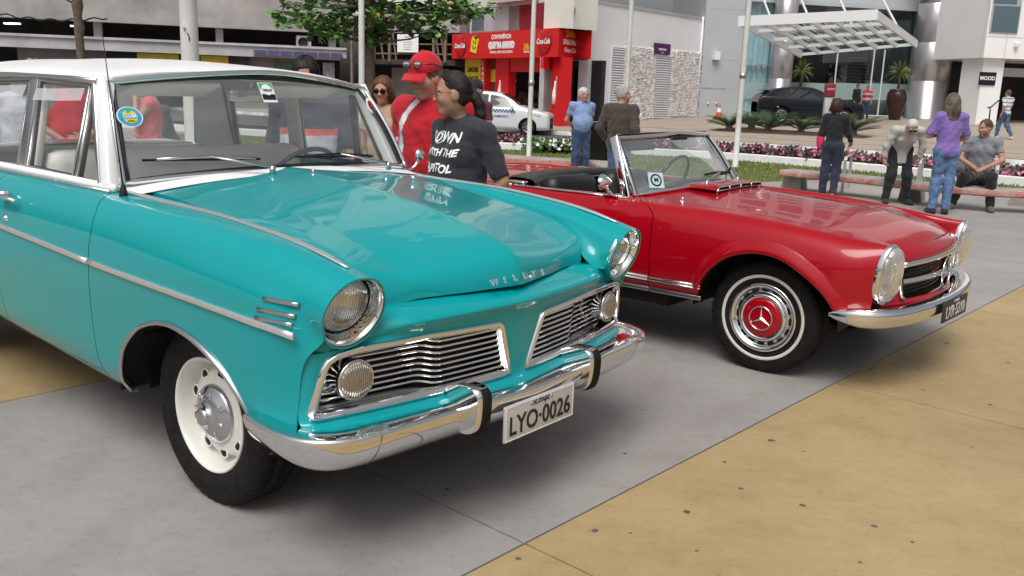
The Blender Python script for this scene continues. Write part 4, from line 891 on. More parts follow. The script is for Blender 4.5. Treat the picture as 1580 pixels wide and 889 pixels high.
# dark under-structure that closes gaps seen through the joints
b = MB()
b.box((-.10, 0, .84), (1.15, 1.20, .10)); b.box((.60, 0, .70), (.16, 1.1, .12)); b.box((.1, 0, .62), (1.15, .86, .5)); b.box((-1.9, 0, .38), (2.9, 1.5, .12)); b.box((-3.2, 0, .75), (.9, 1.2, .45)); b.box((-.42, 0, .8), (.14, 1.62, .46))
part_ = b.build('inner_shell', X['black'], WL)
for s in (1, -1):
    for cx in (0, REARX):
        b = MB(); n_ = 18; P = np.zeros((n_, 3, 3))
        for i in range(n_):
            a = pi*i/(n_-1)
            for j, y in enumerate((.86, .70, .52)): P[i, j] = (cx-.01+cos(a)*.455, s*y, .335+sin(a)*.375)
        b.grid(P, flip=s > 0); b.add([(cx+cos(pi*i/11)*.455, s*.52, .335+sin(pi*i/11)*.375) for i in range(12)], [tuple(range(12))]); b.build('wheel_well', X['black'], WL)
    # chrome lip round the arch
    q = [(cx_, s*(.9075 if abs(cx_) < .5 else .9), z) for cx_, z in curve([(x, z) for x, z in ARW], 50)]
    A = []
    for x, y, z in q:
        yy = interp(z, [.31, .385, .53, .68, .79], [.80, .855, .885, .90, .907]); yy -= .012*max(0, (x-.25)/.2)
        A.append((x, s*(yy+.004), z))
    b = MB(); b.tube(A, .013, 8, flat=(1, .7)); b.build('arch_trim', X['dullchrome'], WL)
    # long side trim, fender strip, gills
    def sy(x, z): return interp(z, [.53, .69, .80, .90, .985], [.885, .90, .907, .905, .888])-.010*max(0, (x-.25)/.35)
    b = MB(); b.tube([(x, s*(sy(x, z)+.004), z) for x, z in curve([(-.553, .832), (-.157, .818), (.245, .806), (.523, .794), (.672, .788)], 24)], .0120, 8, flat=(1, .7)); b.build('side_trim', X['trimbright'], WL)
    b = MB(); b.tube([(x, s*(.9105), z) for x, z in curve([(-1.448, .879), (-1.0, .856), (-.560, .832)], 14)], .0120, 8, flat=(1, .7)); b.build('side_trim', X['trimbright'], WL)
    b = MB(); b.tube([(x, s*(.9105), z) for x, z in curve([(-2.34, .915), (-1.9, .899), (-1.455, .879)], 14)], .0120, 8, flat=(1, .7)); b.build('side_trim', X['trimbright'], WL)
    st_ = curve([(-.60, .742, 1.086), (-.45, .738, 1.077), (0, .737, 1.066), (.3, .736, 1.046), (.5, .735, 1.024), (.62, .733, 1.003), (.725, .732, .979)], 40)
    b = MB(); b.tube([(x, s*y, z) for x, y, z in st_], [.012]*36+[.011, .010, .008, .005], 8, flat=(.55, 1.15)); b.build('fender_strip', X['trimbright'], WL)
    for z0, xa, xb in ((.876, .525, .668), (.839, .500, .655), (.811, .490, .645)):
        b = MB(); b.tube([(x, s*(interp(x, [.45, .5, .62, .70], [.904, .899, .884, .868])-.001*((z0-.84)*30)), z0+(x-xa)*.02) for x in np.linspace(xa, xb, 6)], .0075, 8, flat=(1, .8)); b.build('gill_trim', X['dullchrome'], WL)
    # headlamp
    nrm = Vector((.955, s*.06, -.285)).normalized(); c = Vector((.766, s*.742, .846))-nrm*.013
    b = MB(); b.lathe([(.1150, -.012), (.1148, .003), (.112, .005), (.108, .001), (.102, -.022), (.096, -.044), (.092, -.050)], 48, c, nrm); hl = b.build('headlight_ring', X['chrome'], WL)
    b = MB(); b.lathe([(.0935, -.044), (.091, -.050), (.086, -.050)], 40, c, nrm); b.build('gasket', X['black'], hl)
    b = MB(); prof = [(.089, -.048)]+[(.089*cos(t), -.048+.030*sin(t)) for t in np.linspace(.1, pi/2, 9)]; b.lathe(prof[:-1]+[(.001, -.018)], 40, c, nrm); lens = b.build('lens', X['lens'], hl)
    b = MB(); b.lathe([(.088, -.050), (.075, -.075), (.05, -.095), (.001, -.105)], 32, c, nrm); b.build('reflector', X['reflector'], hl)
    b = MB()
    for k in range(-10, 11):
        u = k*.0082; h = sqrt(max(.0, .083**2-u*u)); ex = Vector((0, s*1.0, 0)); ex = (ex-nrm*ex.dot(nrm)).normalized(); ey = nrm.cross(ex)
        pts_ = [c+ex*u+ey*v+nrm*(-.048+.030*sqrt(max(0, 1-(u*u+v*v)/.089**2))-.003) for v in np.linspace(-h, h*.8, 9)]; b.tube(pts_, .0022, 5)
    struct(b.build('lens_ribs', X['lens'], hl), 'stuff')
    # grille: frame, bars, fog lamp
    def gp(y, z, off=0): return (fx(y, z)+off, s*y, z)
    fr = []
    for i in range(len(gpoly)):
        a, bq = gpoly[i], gpoly[(i+1) % len(gpoly)]; m_ = max(1, int(math.dist(a, bq)/.03))
        for k in range(m_): fr.append((a[0]+(bq[0]-a[0])*k/m_, a[1]+(bq[1]-a[1])*k/m_))
    cen = np.array(fr).mean(0); P = []
    for k, (y, z) in enumerate(fr):
        pr_, nx_ = np.array(fr[k-1]), np.array(fr[(k+1) % len(fr)]); t_ = (nx_-pr_)/np.linalg.norm(nx_-pr_); nn = np.array([t_[1], -t_[0]])
        if nn@(cen-np.array([y, z])) > 0: nn = -nn
        prof_ = [(.012, -.004), (.011, .009), (.005, .013), (-.006, .012), (-.012, .005), (-.014, -.006), (-.0145, -.018)]
        P.append([gp(y+nn[0]*o, z+nn[1]*o, d) for o, d in prof_])
    P.append(P[0]); b = MB(); b.grid(np.array(P), flip=s < 0); gf = b.build('grille_frame', X['chrome'], WL)
    b = MB(); pb = [gp(y+(cen[0]-y)*.02, z, -.10) for y, z in gpoly]; b.add(pb, [tuple(range(len(pb)))]); b.build('grille_backing', X['black'], WL)
    P = [[gp(y, z, -.016), gp(y, z, -.10)] for y, z in fr]; P.append(P[0]); b = MB(); b.grid(np.array(P)); b.build('grille_tunnel', X['black'], WL)
    # lower polished shelf
    b = MB(); P = np.array([[gp(y, .520, .0), gp(y, .530, -.03), gp(y, .545 if y > .45 else .535, -.075)] for y in np.linspace(.06, .83, 14)]); b.grid(P, flip=s > 0); b.build('grille_shelf', X['dullchrome'], WL)
    for k in range(8):
        z = .695-k*.0212; yi = np.interp(z, [.517, .69], [.060, .118]); yo = np.interp(z, [.517, .66, .70], [.80, .775, .74])
        yy = np.linspace(yi, yo, 44); pts_ = []
        for y in yy:
            w = 1/(1+math.exp((y-.405)/.010)); pts_.append(gp(y, z+.004-.010*w, -.050+.036*w))
        P = [[(x, y, zz_+.0042) if q == 0 else (x+.005, y, zz_+.0022) if q == 1 else (x+.005, y, zz_-.0022) if q == 2 else (x, y, zz_-.0042) if q == 3 else (x-.012, y, zz_-.003) for q in range(5)] for x, y, zz_ in pts_]
        b = MB(); b.grid(np.array(P), flip=s > 0); b.build('grille_bar', X['chrome'], gf)
    fc = Vector(gp(.700, .620, .0)); fn = Vector((1, s*.10, 0)).normalized()
    b = MB(); b.lathe([(.060, -.09), (.062, -.02), (.066, -.005), (.067, .008), (.063, .016), (.058, .014)], 36, fc, fn); fo = b.build('fog_lamp', X['dullchrome'], WL)
    b = MB(); b.lathe([(.059, .012)]+[(.059*cos(t), .012+.018*sin(t)) for t in np.linspace(.15, 1.5, 7)], 32, fc, fn); b.build('lens', X['smokelens'], fo)
    ex = Vector((0, 1, 0)); ex = (ex-fn*ex.dot(fn)).normalized(); ey = Vector((0, 0, 1)); b = MB()
    for k in range(-6, 7):
        u = k*.0085; h = sqrt(max(0, .056**2-u*u)); b.tube([fc+ex*u+ey*v+fn*(.012+.018*sqrt(max(0, 1-(u*u+v*v)/.0595**2))) for v in np.linspace(-h, h, 7)], .0018, 4)
    struct(b.build('lens_ribs', X['smokelens'], fo), 'stuff')
    b = MB(); b.lathe([(.075, -.004), (.070, .0), (.0, .0)], 28, fc-fn*.085, fn); b.build('lamp_seat', X['dullchrome'], fo)
# bumper
PB_ = [(.44, -.925), (.56, -.945), (.68, -.945), (.765, -.915), (.820, -.86), (.850, -.78), (.868, -.62), (.882, -.42), (.896, -.22), (.904, -.07), (.906, 0)]
PB_ = PB_+[(x, -y) for x, y in PB_[-2::-1]]
pc = curve(PB_, 121); tn = np.gradient(pc, axis=0); tn /= np.linalg.norm(tn, axis=1, keepdims=True); no = np.stack([tn[:, 1], -tn[:, 0]], 1)
sec = [(-.125, .484), (-.09, .490), (-.03, .496), (-.008, .4945), (0, .487), (-.001, .478), (-.012, .445), (-.035, .405), (-.060, .378), (-.072, .370), (-.10, .366)]
sc2 = curve(sec, 30, 'p'); BP = np.array([[(pc[i, 0]+no[i, 0]*o, pc[i, 1]+no[i, 1]*o, z-.012*(1-min(1, abs(pc[i, 1])/.9))) for o, z in sc2] for i in range(121)])
bs = Surf(BP, (0, 0, .42))
for lo, hi in ((-9, -.722), (-.718, -.318), (-.314, .314), (.318, .718), (.722, 9)):
    bs.clip(lambda x, y, z: y-lo).clip(lambda x, y, z: hi-y).build('bumper', X['chrome'], WL, .012)
for s in (1, -1):
    xg = .900
    prof = [(-.12, .530), (-.08, .545), (-.03, .548), (.012, .535), (.020, .50), (.016, .44), (-.002, .396), (-.04, .384), (-.10, .386)]
    pf = curve(prof, 30, 'p'); b = MB(); b.prism([(o_, z_) for o_, z_ in pf], .070, (xg, s*.322+.035, 0), (1, 0, 0), (0, 0, 1)); b.sm = [True]*len(b.sm); b.sm[0] = b.sm[1] = False; bgd = b.build('bumper_guard', X['chrome'], WL)
    pr2 = curve([(.006, .542), (.020, .532), (.027, .50), (.023, .44), (.004, .388), (-.02, .376)], 20, 'p'); P = np.array([[(xg+o-(.012 if abs(w) > .021 else 0), s*.322+w+.012, z) for w in (-.024, -.018, 0, .018, .024)] for o, z in pr2])
    b = MB(); b.grid(P, flip=True); b.build('rubber_strip', X['rubber'], bgd)
    b = MB(); b.lathe([(.0, .020), (.02, .018), (.03, .010), (.034, 0)], 20, (.835, s*.735, .487), 'z', sc=(1.6, 2.4) if False else (.9, 2.0)); b.build('turn_lamp', X['lens'], WL)
# number plate
b = MB(); b.bbox((.906, 0, .381), (.010, .405, .133), .004); pl = b.build('number_plate', mat('plate grey', (.52, .52, .51), .4, .2), WL)
pl.location = (0, 0, 0)
xo = .9120
b = MB()
for y0, y1, z0, z1 in ((-.196, .196, .4395, .4425), (-.196, .196, .3175, .3205), (-.197, -.194, .3175, .4425), (.194, .197, .3175, .4425)): b.box((xo-.0005, (y0+y1)/2, (z0+z1)/2), (.002, y1-y0, z1-z0))
b.build('plate_rim', X['signwhite'], pl)
text('plate_text', 'LYO·0026', X['signblack'], pl, (xo, 0, .366), (0, 1, 0), (0, 0, 1), .098, .0012, .0012, xs=.88, space=1.0)
text('plate_text', 'SC-ITAJAÍ', X['signblack'], pl, (xo, 0, .426), (0, 1, 0), (0, 0, 1), .022, .0008, .0004)
b = MB()
for y in (-.06, .06): b.lathe([(0, .003), (.006, .003), (.006, 0)], 10, (xo, y, .430), 'x')
b.build('plate_screw', X['steel'], pl)
# raised letters on the hood lip
for k, ch in enumerate('WILLYS'):
    y = -.150+k*.0535; text('letter', ch, X['trimbright'], WL, (.806-.03*abs(y), y, .864-.02*abs(y)), (0, 1, 0), (-.42, 0, .9), .031, .002, .0012, xs=1.15)
# ---- greenhouse
rr = [(-.785, [1.548, 1.541, 1.528, 1.512, 1.498, 1.484]), (-.84, [1.562, 1.554, 1.538, 1.519, 1.503, 1.487]), (-1.05, [1.583, 1.573, 1.553, 1.530, 1.511, 1.493]), (-1.6, [1.600, 1.590, 1.567, 1.541, 1.519, 1.499]), (-2.15, [1.592, 1.582, 1.558, 1.533, 1.512, 1.494]), (-2.45, [1.562, 1.553, 1.532, 1.508, 1.492, 1.478]), (-2.62, [1.520, 1.512, 1.495, 1.478, 1.466, 1.455])]
ry = [0, .3, .5, .615, .665, .686]; R_ = []
for x, zs in rr:
    r_ = [(x-(.045*(y/.68)**2 if x > -.9 else -.25*(y/.68)**3 if x < -2.5 else 0), y, z) for y, z in zip(ry, zs)]; R_.append([(a, -b_, c) for a, b_, c in r_[:0:-1]]+r_)
rf = net(np.array(R_), 60, 60); Surf(rf, (-1.5, 0, 1)).build('roof', X['white_paint'], WL, .02)
rin = rf.copy(); rin[..., 2] -= .035; rin[..., 1] *= .97; b = MB(); b.grid(rin); b.build('headliner', X['beige'], WL)
# windscreen: base and top curves
wb = [(-.585+.03*(1-(y/.72)**2), y, 1.117+.030*(1-(y/.72)**2)) for y in np.linspace(-.718, .718, 9)]
wt = [(-.812+.055*(1-(y/.64)**2), y, 1.482+.042*(1-(y/.64)**2)) for y in np.linspace(-.640, .640, 9)]
wm = [tuple((np.array(a)+np.array(c))/2+np.array([.018, 0, .010])) for a, c in zip(wb, wt)]
WS = net(np.array([wb, wm, wt]), 14, 40)
def roundcut(P, r):      # pulls the four corners of a pane in to a curve
    nu, nv = P.shape[:2]; return P
b = MB(); b.grid(WS); b.build('windscreen', X['glass'], WL)
edge = [tuple(p) for p in WS[0]]+[tuple(p) for p in WS[1:, -1]]+[tuple(p) for p in WS[-1, -2::-1]]+[tuple(p) for p in WS[-2:0, 0]]
b = MB(); b.tube(edge, .010, 6, closed=True); b.build('windscreen_seal', X['seal'], WL)
eo = np.array(edge); ce = eo.mean(0); eo2 = []
for p in eo:
    d = p-ce; d[0] *= .3; d /= np.linalg.norm(d); eo2.append(p+d*.024+np.array([.004, 0, .0]))
b = MB(); b.tube(eo2, .017, 8, closed=True, flat=(1, .7)); b.build('windscreen_frame', X['chrome'], WL)
# pillars
def prismbar(name, p0, p1, wx, wy, m, par=WL, b_=.008):
    b = MB(); d = Vector(p1)-Vector(p0); z = d.normalized(); x = Vector((1, 0, 0)); x = (x-z*x.dot(z)).normalized(); y = z.cross(x); b.bbox((Vector(p0)+Vector(p1))/2, (wx, wy, d.length), b_, rot=Matrix((x, y, z)).transposed()); return b.build(name, m, par)
X['innerteal'] = mat('inner pillar paint', (.004, .26, .26), .35)
for s in (1, -1):
    prismbar('front_pillar', (-.655, s*.752, 1.085), (-.835, s*.660, 1.500), .062, .052, X['white_paint'])
    prismbar('front_pillar_trim', (-.705, s*.768, 1.100), (-.872, s*.683, 1.492), .020, .02, X['chrome'], b_=.004)
    prismbar('middle_pillar', (-1.435, s*.752, 1.10), (-1.405, s*.672, 1.50), .075, .03, X['steel'])
    prismbar('middle_pillar', (-1.425, s*.735, 1.0), (-1.395, s*.655, 1.47), .10, .03, X['beige'])
    P = np.array([[(-2.03, .765, 1.09), (-2.22, .775, 1.10), (-2.44, .755, 1.10)], [(-2.03, .715, 1.31), (-2.18, .72, 1.31), (-2.36, .70, 1.31)], [(-2.02, .675, 1.498), (-2.15, .678, 1.498), (-2.30, .67, 1.492)]])*np.array([1, s, 1])
    Surf(net(P, 10, 10), (-2.1, 0, 1.2)).build('rear_pillar', X['white_paint'], WL, .03)
    b = MB(); Pi = P.copy(); Pi[..., 1] -= s*.045; Pi[..., 2] -= .01; b.grid(net(Pi, 8, 8)); b.build('pillar_lining', X['beige2'], WL)
    b = MB(); b.tube([(-2.45, s*.735, 1.12), (-2.37, s*.69, 1.31), (-2.30, s*.655, 1.48)], .030, 8); b.build('rear_glass_pillar', X['innerteal'], WL)
    # side glass: vent, front and rear panes with chrome channels
    def sw(x, z): return (x, s*np.interp(z, [1.10, 1.5], [.757, .676]), z)
    panes = [[(-.735, 1.105), (-.925, 1.105), (-.895, 1.462), (-.885, 1.466)], [(-.950, 1.105), (-1.385, 1.112), (-1.365, 1.487), (-.915, 1.470)], [(-1.478, 1.114), (-2.03, 1.10), (-2.00, 1.478), (-1.452, 1.490)]]
    for pn in panes:
        b = MB(); q = [sw(*p) for p in pn]; b.add(q, [(0, 1, 2, 3)]); b.build('side_window', X['glassside'], WL)
        b = MB(); b.tube(q, .010, 6, closed=True); b.build('window_frame', X['steel'], WL)
        b = MB(); q2 = [Vector(sw(x, z))+Vector((0, -s*.012, 0)) for x, z in pn]; b.tube(q2, .013, 6, closed=True); b.build('window_seal', X['seal'], WL)
    b = MB(); b.tube([(-.60, s*.762, 1.0905), (-1.0, s*.775, 1.098), (-1.6, s*.782, 1.103), (-2.45, s*.782, 1.105)], .017, 8, flat=(1, .8)); b.build('belt_trim', X['white_paint'], WL)
    b = MB(); b.tube([(-.60, s*.787, 1.082), (-1.0, s*.800, 1.087), (-1.6, s*.806, 1.090), (-2.45, s*.806, 1.092)], .005, 6); b.build('belt_line', X['chrome'], WL)
    b = MB(); b.tube([(-.84, s*.690, 1.492), (-1.05, s*.694, 1.500), (-1.6, s*.698, 1.506), (-2.15, s*.696, 1.502), (-2.32, s*.69, 1.49)], .009, 8); b.build('drip_rail', X['steel'], WL)
    X['acrylic'] = X.get('acrylic') or mat('milky acrylic', (.66, .68, .74), .25, alpha=.55)
    for xa, xb in ((-.93, -1.375), (-1.47, -2.0)):
        b = MB(); P = np.array([[(x, s*(np.interp(z, [1.10, 1.5], [.757, .676])+.012+(1.46-z)*.22), z-.004*k_) for z in (1.462, 1.438, 1.412)] for k_, x in enumerate((xa, (xa*.75+xb*.25), (xa+xb)/2, xb))]); b.grid(P); b.build('wind_deflector', X['acrylic'], WL)
    # door furniture
    b = MB(); b.tube([(-1.30, s*.915, 1.012), (-1.26, s*.925, 1.012), (-1.20, s*.928, 1.008), (-1.135, s*.918, 1.0)], [.012, .013, .012, .008], 8, flat=(.8, 1)); b.lathe([(0, .032), (.014, .030), (.018, .012), (.02, 0)], 14, (-1.265, s*.898, 1.014), (0, s, 0)); b.build('door_handle', X['chrome'], WL)
    b = MB(); b.lathe([(0, .012), (.010, .010), (.013, 0)], 12, (-1.272, s*.904, .913), (0, s, 0)); b.build('door_lock', X['chrome'], WL)
    b = MB(); b.add([(-.66, s*.735, .45), (-2.3, s*.735, .45), (-2.3, s*.735, 1.10), (-.66, s*.735, 1.095)], [(0, 1, 2, 3)]); b.build('door_lining', X['beige'], WL)
# rear glass
rg = net(np.array([[(-2.40, .700, 1.125), (-2.60, .57, 1.135), (-2.72, .3, 1.14), (-2.75, 0, 1.14), (-2.72, -.3, 1.14), (-2.60, -.57, 1.135), (-2.40, -.70, 1.125)], [(-2.30, .640, 1.462), (-2.44, .52, 1.478), (-2.54, .28, 1.487), (-2.57, 0, 1.49), (-2.54, -.28, 1.487), (-2.44, -.52, 1.478), (-2.30, -.64, 1.462)]]), 6, 40)
b = MB(); b.grid(rg); b.build('rear_window', X['glass'], WL)
# cabin
b = MB(); b.bbox((-1.395, 0, .93), (.15, 1.36, .50), .06); b.bbox((-1.13, 0, .66), (.5, 1.36, .18), .06); b.build('front_seat', X['beige'], WL)
b = MB(); b.bbox((-2.33, 0, .88), (.16, 1.34, .48), .06); b.bbox((-2.05, 0, .66), (.48, 1.34, .18), .06); b.build('rear_seat', X['beige2'], WL)
b = MB(); b.box((-2.55, 0, 1.115), (.32, 1.3, .02)); b.build('parcel_shelf', X['beige2'], WL)
b = MB(); P = np.array([[(x, y, z-.03*(abs(y)/.7)**2) for y in np.linspace(-.72, .72, 13)] for x, z in ((-.585, 1.118), (-.66, 1.110), (-.74, 1.095), (-.78, 1.06), (-.775, .90))]); b.grid(net(P, 14, 30)); b.build('dashboard', X['beige2'], WL)
b = MB(); sc_ = Vector((-.98, .40, 1.02)); ax = Vector((-.83, 0, .56)); u_ = Vector((0, 1, 0)); v_ = ax.cross(u_).normalized(); Rw = .205
ring_ = [sc_+u_*(Rw*cos(t))+v_*(Rw*sin(t)) for t in np.linspace(0, 2*pi, 40, endpoint=False)]; b.tube(ring_, .012, 8, closed=True)
for t in (.25, 2.9): b.tube([sc_-ax*.04, sc_+u_*(Rw*cos(t))+v_*(Rw*sin(t))], .008, 6)
b.tube([sc_-ax*.02, sc_-ax*.35], .022, 8); b.build('steering_wheel', mat('wheel rim blue', (.03, .05, .10), .3), WL)
b = MB(); b.bbox((-.83, 0, 1.445), (.03, .20, .055), .01); b.tube([(-.82, 0, 1.47), (-.79, 0, 1.51)], .006, 6); b.build('inner_mirror', X['dullchrome'], WL)
for y in (-.34, .34):
    b = MB(); b.bbox((-.90, y, 1.465), (.15, .40, .016), .006, rot=Matrix.Rotation(-.35, 3, 'Y')); b.build('sun_visor', X['beige'], WL)
# wipers
def wsx(y, z):
    d = np.abs(WS[..., 1]-y)+np.abs(WS[..., 2]-z); i, j = np.unravel_index(np.argmin(d), d.shape); return WS[i, j]
for pv, el, tip, m in (((-.45, -.15, 1.148), (.30, .30), (.62, .72), 0), ((-.46, .52, 1.135), (.3, .3), (.6, .7), 1)):
    P0 = Vector(pv); e0 = Vector(wsx(pv[1]-.20, 1.180))+Vector((.03, 0, .018)); bl0 = Vector(wsx(pv[1]-.02, 1.163))+Vector((.02, 0, .012)); bl1 = Vector(wsx(pv[1]-.44, 1.172))+Vector((.02, 0, .012)); mid = (bl0+bl1)/2+Vector((.012, 0, .010))
    b = MB(); b.tube([P0+Vector((0, 0, -.02)), P0+Vector((0, 0, .015))], .014, 10); b.tube([P0+Vector((0, 0, .012)), (P0+mid)/2+Vector((.0, .0, .006)), mid], [.011, .009, .006], 8, flat=(.6, 1)); wp_ = b.build('wiper', X['steel'] if m == 0 else X['dullchrome'], WL)
    b = MB(); b.tube([bl0, (bl0*.75+bl1*.25)+Vector((.006, 0, .005)), mid, (bl0*.25+bl1*.75)+Vector((.006, 0, .005)), bl1], .0055, 6); b.build('wiper_bow', X['steel'] if m == 0 else X['black'], wp_)
    b = MB(); q = [bl0*(1-t)+bl1*t+Vector((-.008, 0, -.004)) for t in np.linspace(-.06, 1.12, 8)]; b.tube(q, .005, 6); b.build('wiper_blade', X['rubber'], wp_)
b = MB(); b.lathe([(.008, 0), (.007, .012), (.004, .016), (0, .016)], 10, (-.37, .0, 1.135)); b.build('washer_nozzle', X['chrome'], WL)
# mirror on the far door, aerial, roundels
b = MB(); b.tube([(-.62, .80, 1.08), (-.61, .845, 1.105), (-.60, .863, 1.145)], .009, 8); b.lathe([(.0, .022), (.016, .019), (.027, .009), (.030, 0), (.028, -.005), (0, -.005)], 24, (-.60, .865, 1.165), (1, 0, .05)); b.build('wing_mirror', X['chrome'], WL)
b = MB(); b.lathe([(.017, 0), (.014, .02), (.008, .045), (.004, .05)], 12, (-.515, -.775, 1.068)); b.tube([(-.515, -.775, 1.11), (-.555, -.775, 1.35), (-.60, -.775, 1.66)], [.0032, .0025, .0015], 6); b.build('aerial', X['black'], WL)
def sticker(c, r, m, name, sx=1., push=.004):
    y, z = c; p = Vector(wsx(y, z)); i = np.argmin(np.abs(WS[:, 20, 2]-z)); nn = Vector((.85, y*.12, .50)).normalized(); ex = Vector((0, 1, 0)); ex = (ex-nn*ex.dot(nn)).normalized(); ey = nn.cross(ex); return p+nn*push, ex, ey, nn
X['stickblue'] = mat('sticker blue', (.03, .35, .62), .5); X['stickyellow'] = mat('sticker yellow', (.75, .60, .05), .5); X['stickgreen'] = mat('sticker green', (.05, .42, .14), .5)
p, ex, ey, nn = sticker((-.625, 1.345), 1, 0, '')
def disc_part(name, r, off, m, par, sx=1.0, n=28):
    b = MB(); b.add([p+nn*off+ex*(cos(2*pi*k/n)*r*sx)+ey*(sin(2*pi*k/n)*r) for k in range(n)], [tuple(range(n))]); return b.build(name, m, par)
sk = disc_part('round_sticker', .045, .002, X['signwhite'], WL, 1.15); disc_part('sticker_ring', .0415, .003, X['stickblue'], sk, 1.13); disc_part('sticker_field', .029, .004, X['stickyellow'], sk, 1.05)
b = MB(); b.add([p+nn*.005+ex*a+ey*c for a, c in ((-.039, -.009), (.039, -.009), (.039, .010), (-.039, .010))], [(0, 1, 2, 3)]); b.build('sticker_band', X['stickblue'], sk)
text('sticker_text', 'CLUBE', X['signwhite'], sk, p+nn*.006, ex, ey, .019, .0004, .0006)
b = MB(); b.add([p+nn*.005+ex*a+ey*c for a, c in ((-.010, .018), (.0, .016), (.012, .026), (.004, .036), (-.010, .032))], [(0, 1, 2, 3, 4)]); b.build('sticker_map', X['stickgreen'], sk)
text('sticker_text', 'AERO', X['navy'], sk, p+nn*.005-ey*.020, ex, ey, .012, .0004)
p, ex, ey, nn = sticker((.03, 1.478), 1, 0, '')
def quad(name, a0, a1, c0, c1, off, m, par):
    b = MB(); b.add([p+nn*off+ex*a+ey*c for a, c in ((a0, c0), (a1, c0), (a1, c1), (a0, c1))], [(0, 1, 2, 3)]); return b.build(name, m, par)
sk = quad('square_sticker', -.038, .038, -.062, .036, .002, X['signwhite'], WL); quad('sticker_field', -.035, .035, .003, .033, .003, X['stickgreen'], sk); quad('sticker_band', -.035, .035, -.050, -.022, .003, X['signblack'], sk)
disc_part('sticker_disc', .027, .004, X['signwhite'], sk); p2 = p+nn*.006-ey*.004; text('sticker_text', 'WILLYS', X['signblack'], sk, p2, ex, ey, .014, .0004, .0005)
p, ex, ey, nn = sticker((.655, 1.40), 1, 0, ''); sk = disc_part('oval_sticker', .045, .002, X['signwhite'], WL, .6); disc_part('sticker_field', .028, .003, X['red'], sk, .6)
# wheels
def tyre_profile(R, r, w, ww=None):
    h = w/2; return [(r-.004, h*.78), (r+.012, h*.90), (r+.04, h*.99), ((R+r)/2+.02, h*1.0), (R-.028, h*.93), (R-.012, h*.84), (R-.004, h*.72), (R, h*.55), (R, h*.30), (R-.007, h*.28), (R-.007, h*.22), (R, h*.20), (R, -h*.20), (R-.007, -h*.22), (R-.007, -h*.28), (R, -h*.30), (R, -h*.55), (R-.004, -h*.72), (R-.02, -h*.9), ((R+r)/2, -h), (r-.004, -h*.78)]
def tyre_mesh(name, R, r, w, n=144, mfun=None):
    prof = tyre_profile(R, r, w); b = MB(); b.lathe(prof, n, ax='y'); m_ = len(prof)
    V = [list(v) for v in b.v]
    for i, (pr_, ph) in enumerate(prof):
        if pr_ > R-.016 and pr_ > R-.006+(-.01 if abs(ph) > w*.3 else 0):
            for k in range(n):
                if (k % 3) == (0 if ph > 0 else 1):
                    f = (pr_-.006)/pr_ if abs(ph) > w*.13 else 1; V[i*n+k][0] *= f; V[i*n+k][2] *= f
    b.v = [tuple(v) for v in V]; return b.mesh(name)
tyre = tyre_mesh('tyre', .340, .213, .19); tyre.materials.append(X['rubber'])
def wheel(par, x, s, yc, R):
    e = bpy.data.objects.new('wheel', None); COL.objects.link(e); e.parent = par; e.location = (x, s*yc, R); e.rotation_euler = (0, 0, 0 if s > 0 else pi); return e
b = MB(); b.lathe([(.214, .062), (.215, .082), (.210, .086), (.204, .082), (.200, .066), (.191, .034), (.182, .008), (.174, .002), (.166, .012), (.158, .030), (.150, .036), (.138, .041), (.125, .045), (.105, .046), (.02, .046)], 56, ax='y'); rim_me = b.mesh('rim'); rim_me.materials.append(X['rimwhite'])
b = MB(); b.lathe([(.110, .042), (.109, .055), (.102, .064), (.090, .068), (.082, .077), (.06, .085), (.036, .089), (.034, .104), (.029, .112), (.015, .116), (0, .117)], 48, ax='y'); cap_me = b.mesh('hub_cap'); cap_me.materials.append(X['dullchrome'])
b = MB(); b.bbox((0, 0, 0), (.034, .005, .005), .0015)
capr = b.mesh('cap_rib'); capr.materials.append(X['chrome'])
hol = []
b = MB(); b.lathe([(0, .004), (.019, .004), (.021, .0)], 16, ax='y', sc=(.85, 1)); hole_me = b.mesh('rim_slot'); hole_me.materials.append(X['black'])
b = MB(); b.tube([(.0225*.86*cos(t), .003, .0225*sin(t)) for t in np.linspace(0, 2*pi, 18, endpoint=False)], .0035, 6, closed=True); slip = b.mesh('slot_lip'); slip.materials.append(X['rimwhite'])
for x in (0, REARX):
    for s in (1, -1):
        e = wheel(WL, x, s, .695, .333); link('tyre', tyre, None, e); rm = link('rim', rim_me, None, e); link('hub_cap', cap_me, None, e); 
        for k in range(8): a = 2*pi*k/8+.2; link('cap_rib', capr, None, e, (cos(a)*.072, .081, sin(a)*.072), (0, -a, 0))
        for k in range(9):
            a = 2*pi*k/9+.35; o = link('rim_slot', hole_me, None, e, (cos(a)*.149, .0355, sin(a)*.149), (0, -a, 0)); link('slot_lip', slip, None, e, (cos(a)*.149, .0355, sin(a)*.149), (0, -a, 0))
        b = MB(); b.lathe([(.17, -.09), (.17, -.035), (.0, -.035)], 24, ax='y'); b.build('brake_drum', X['black'], e)
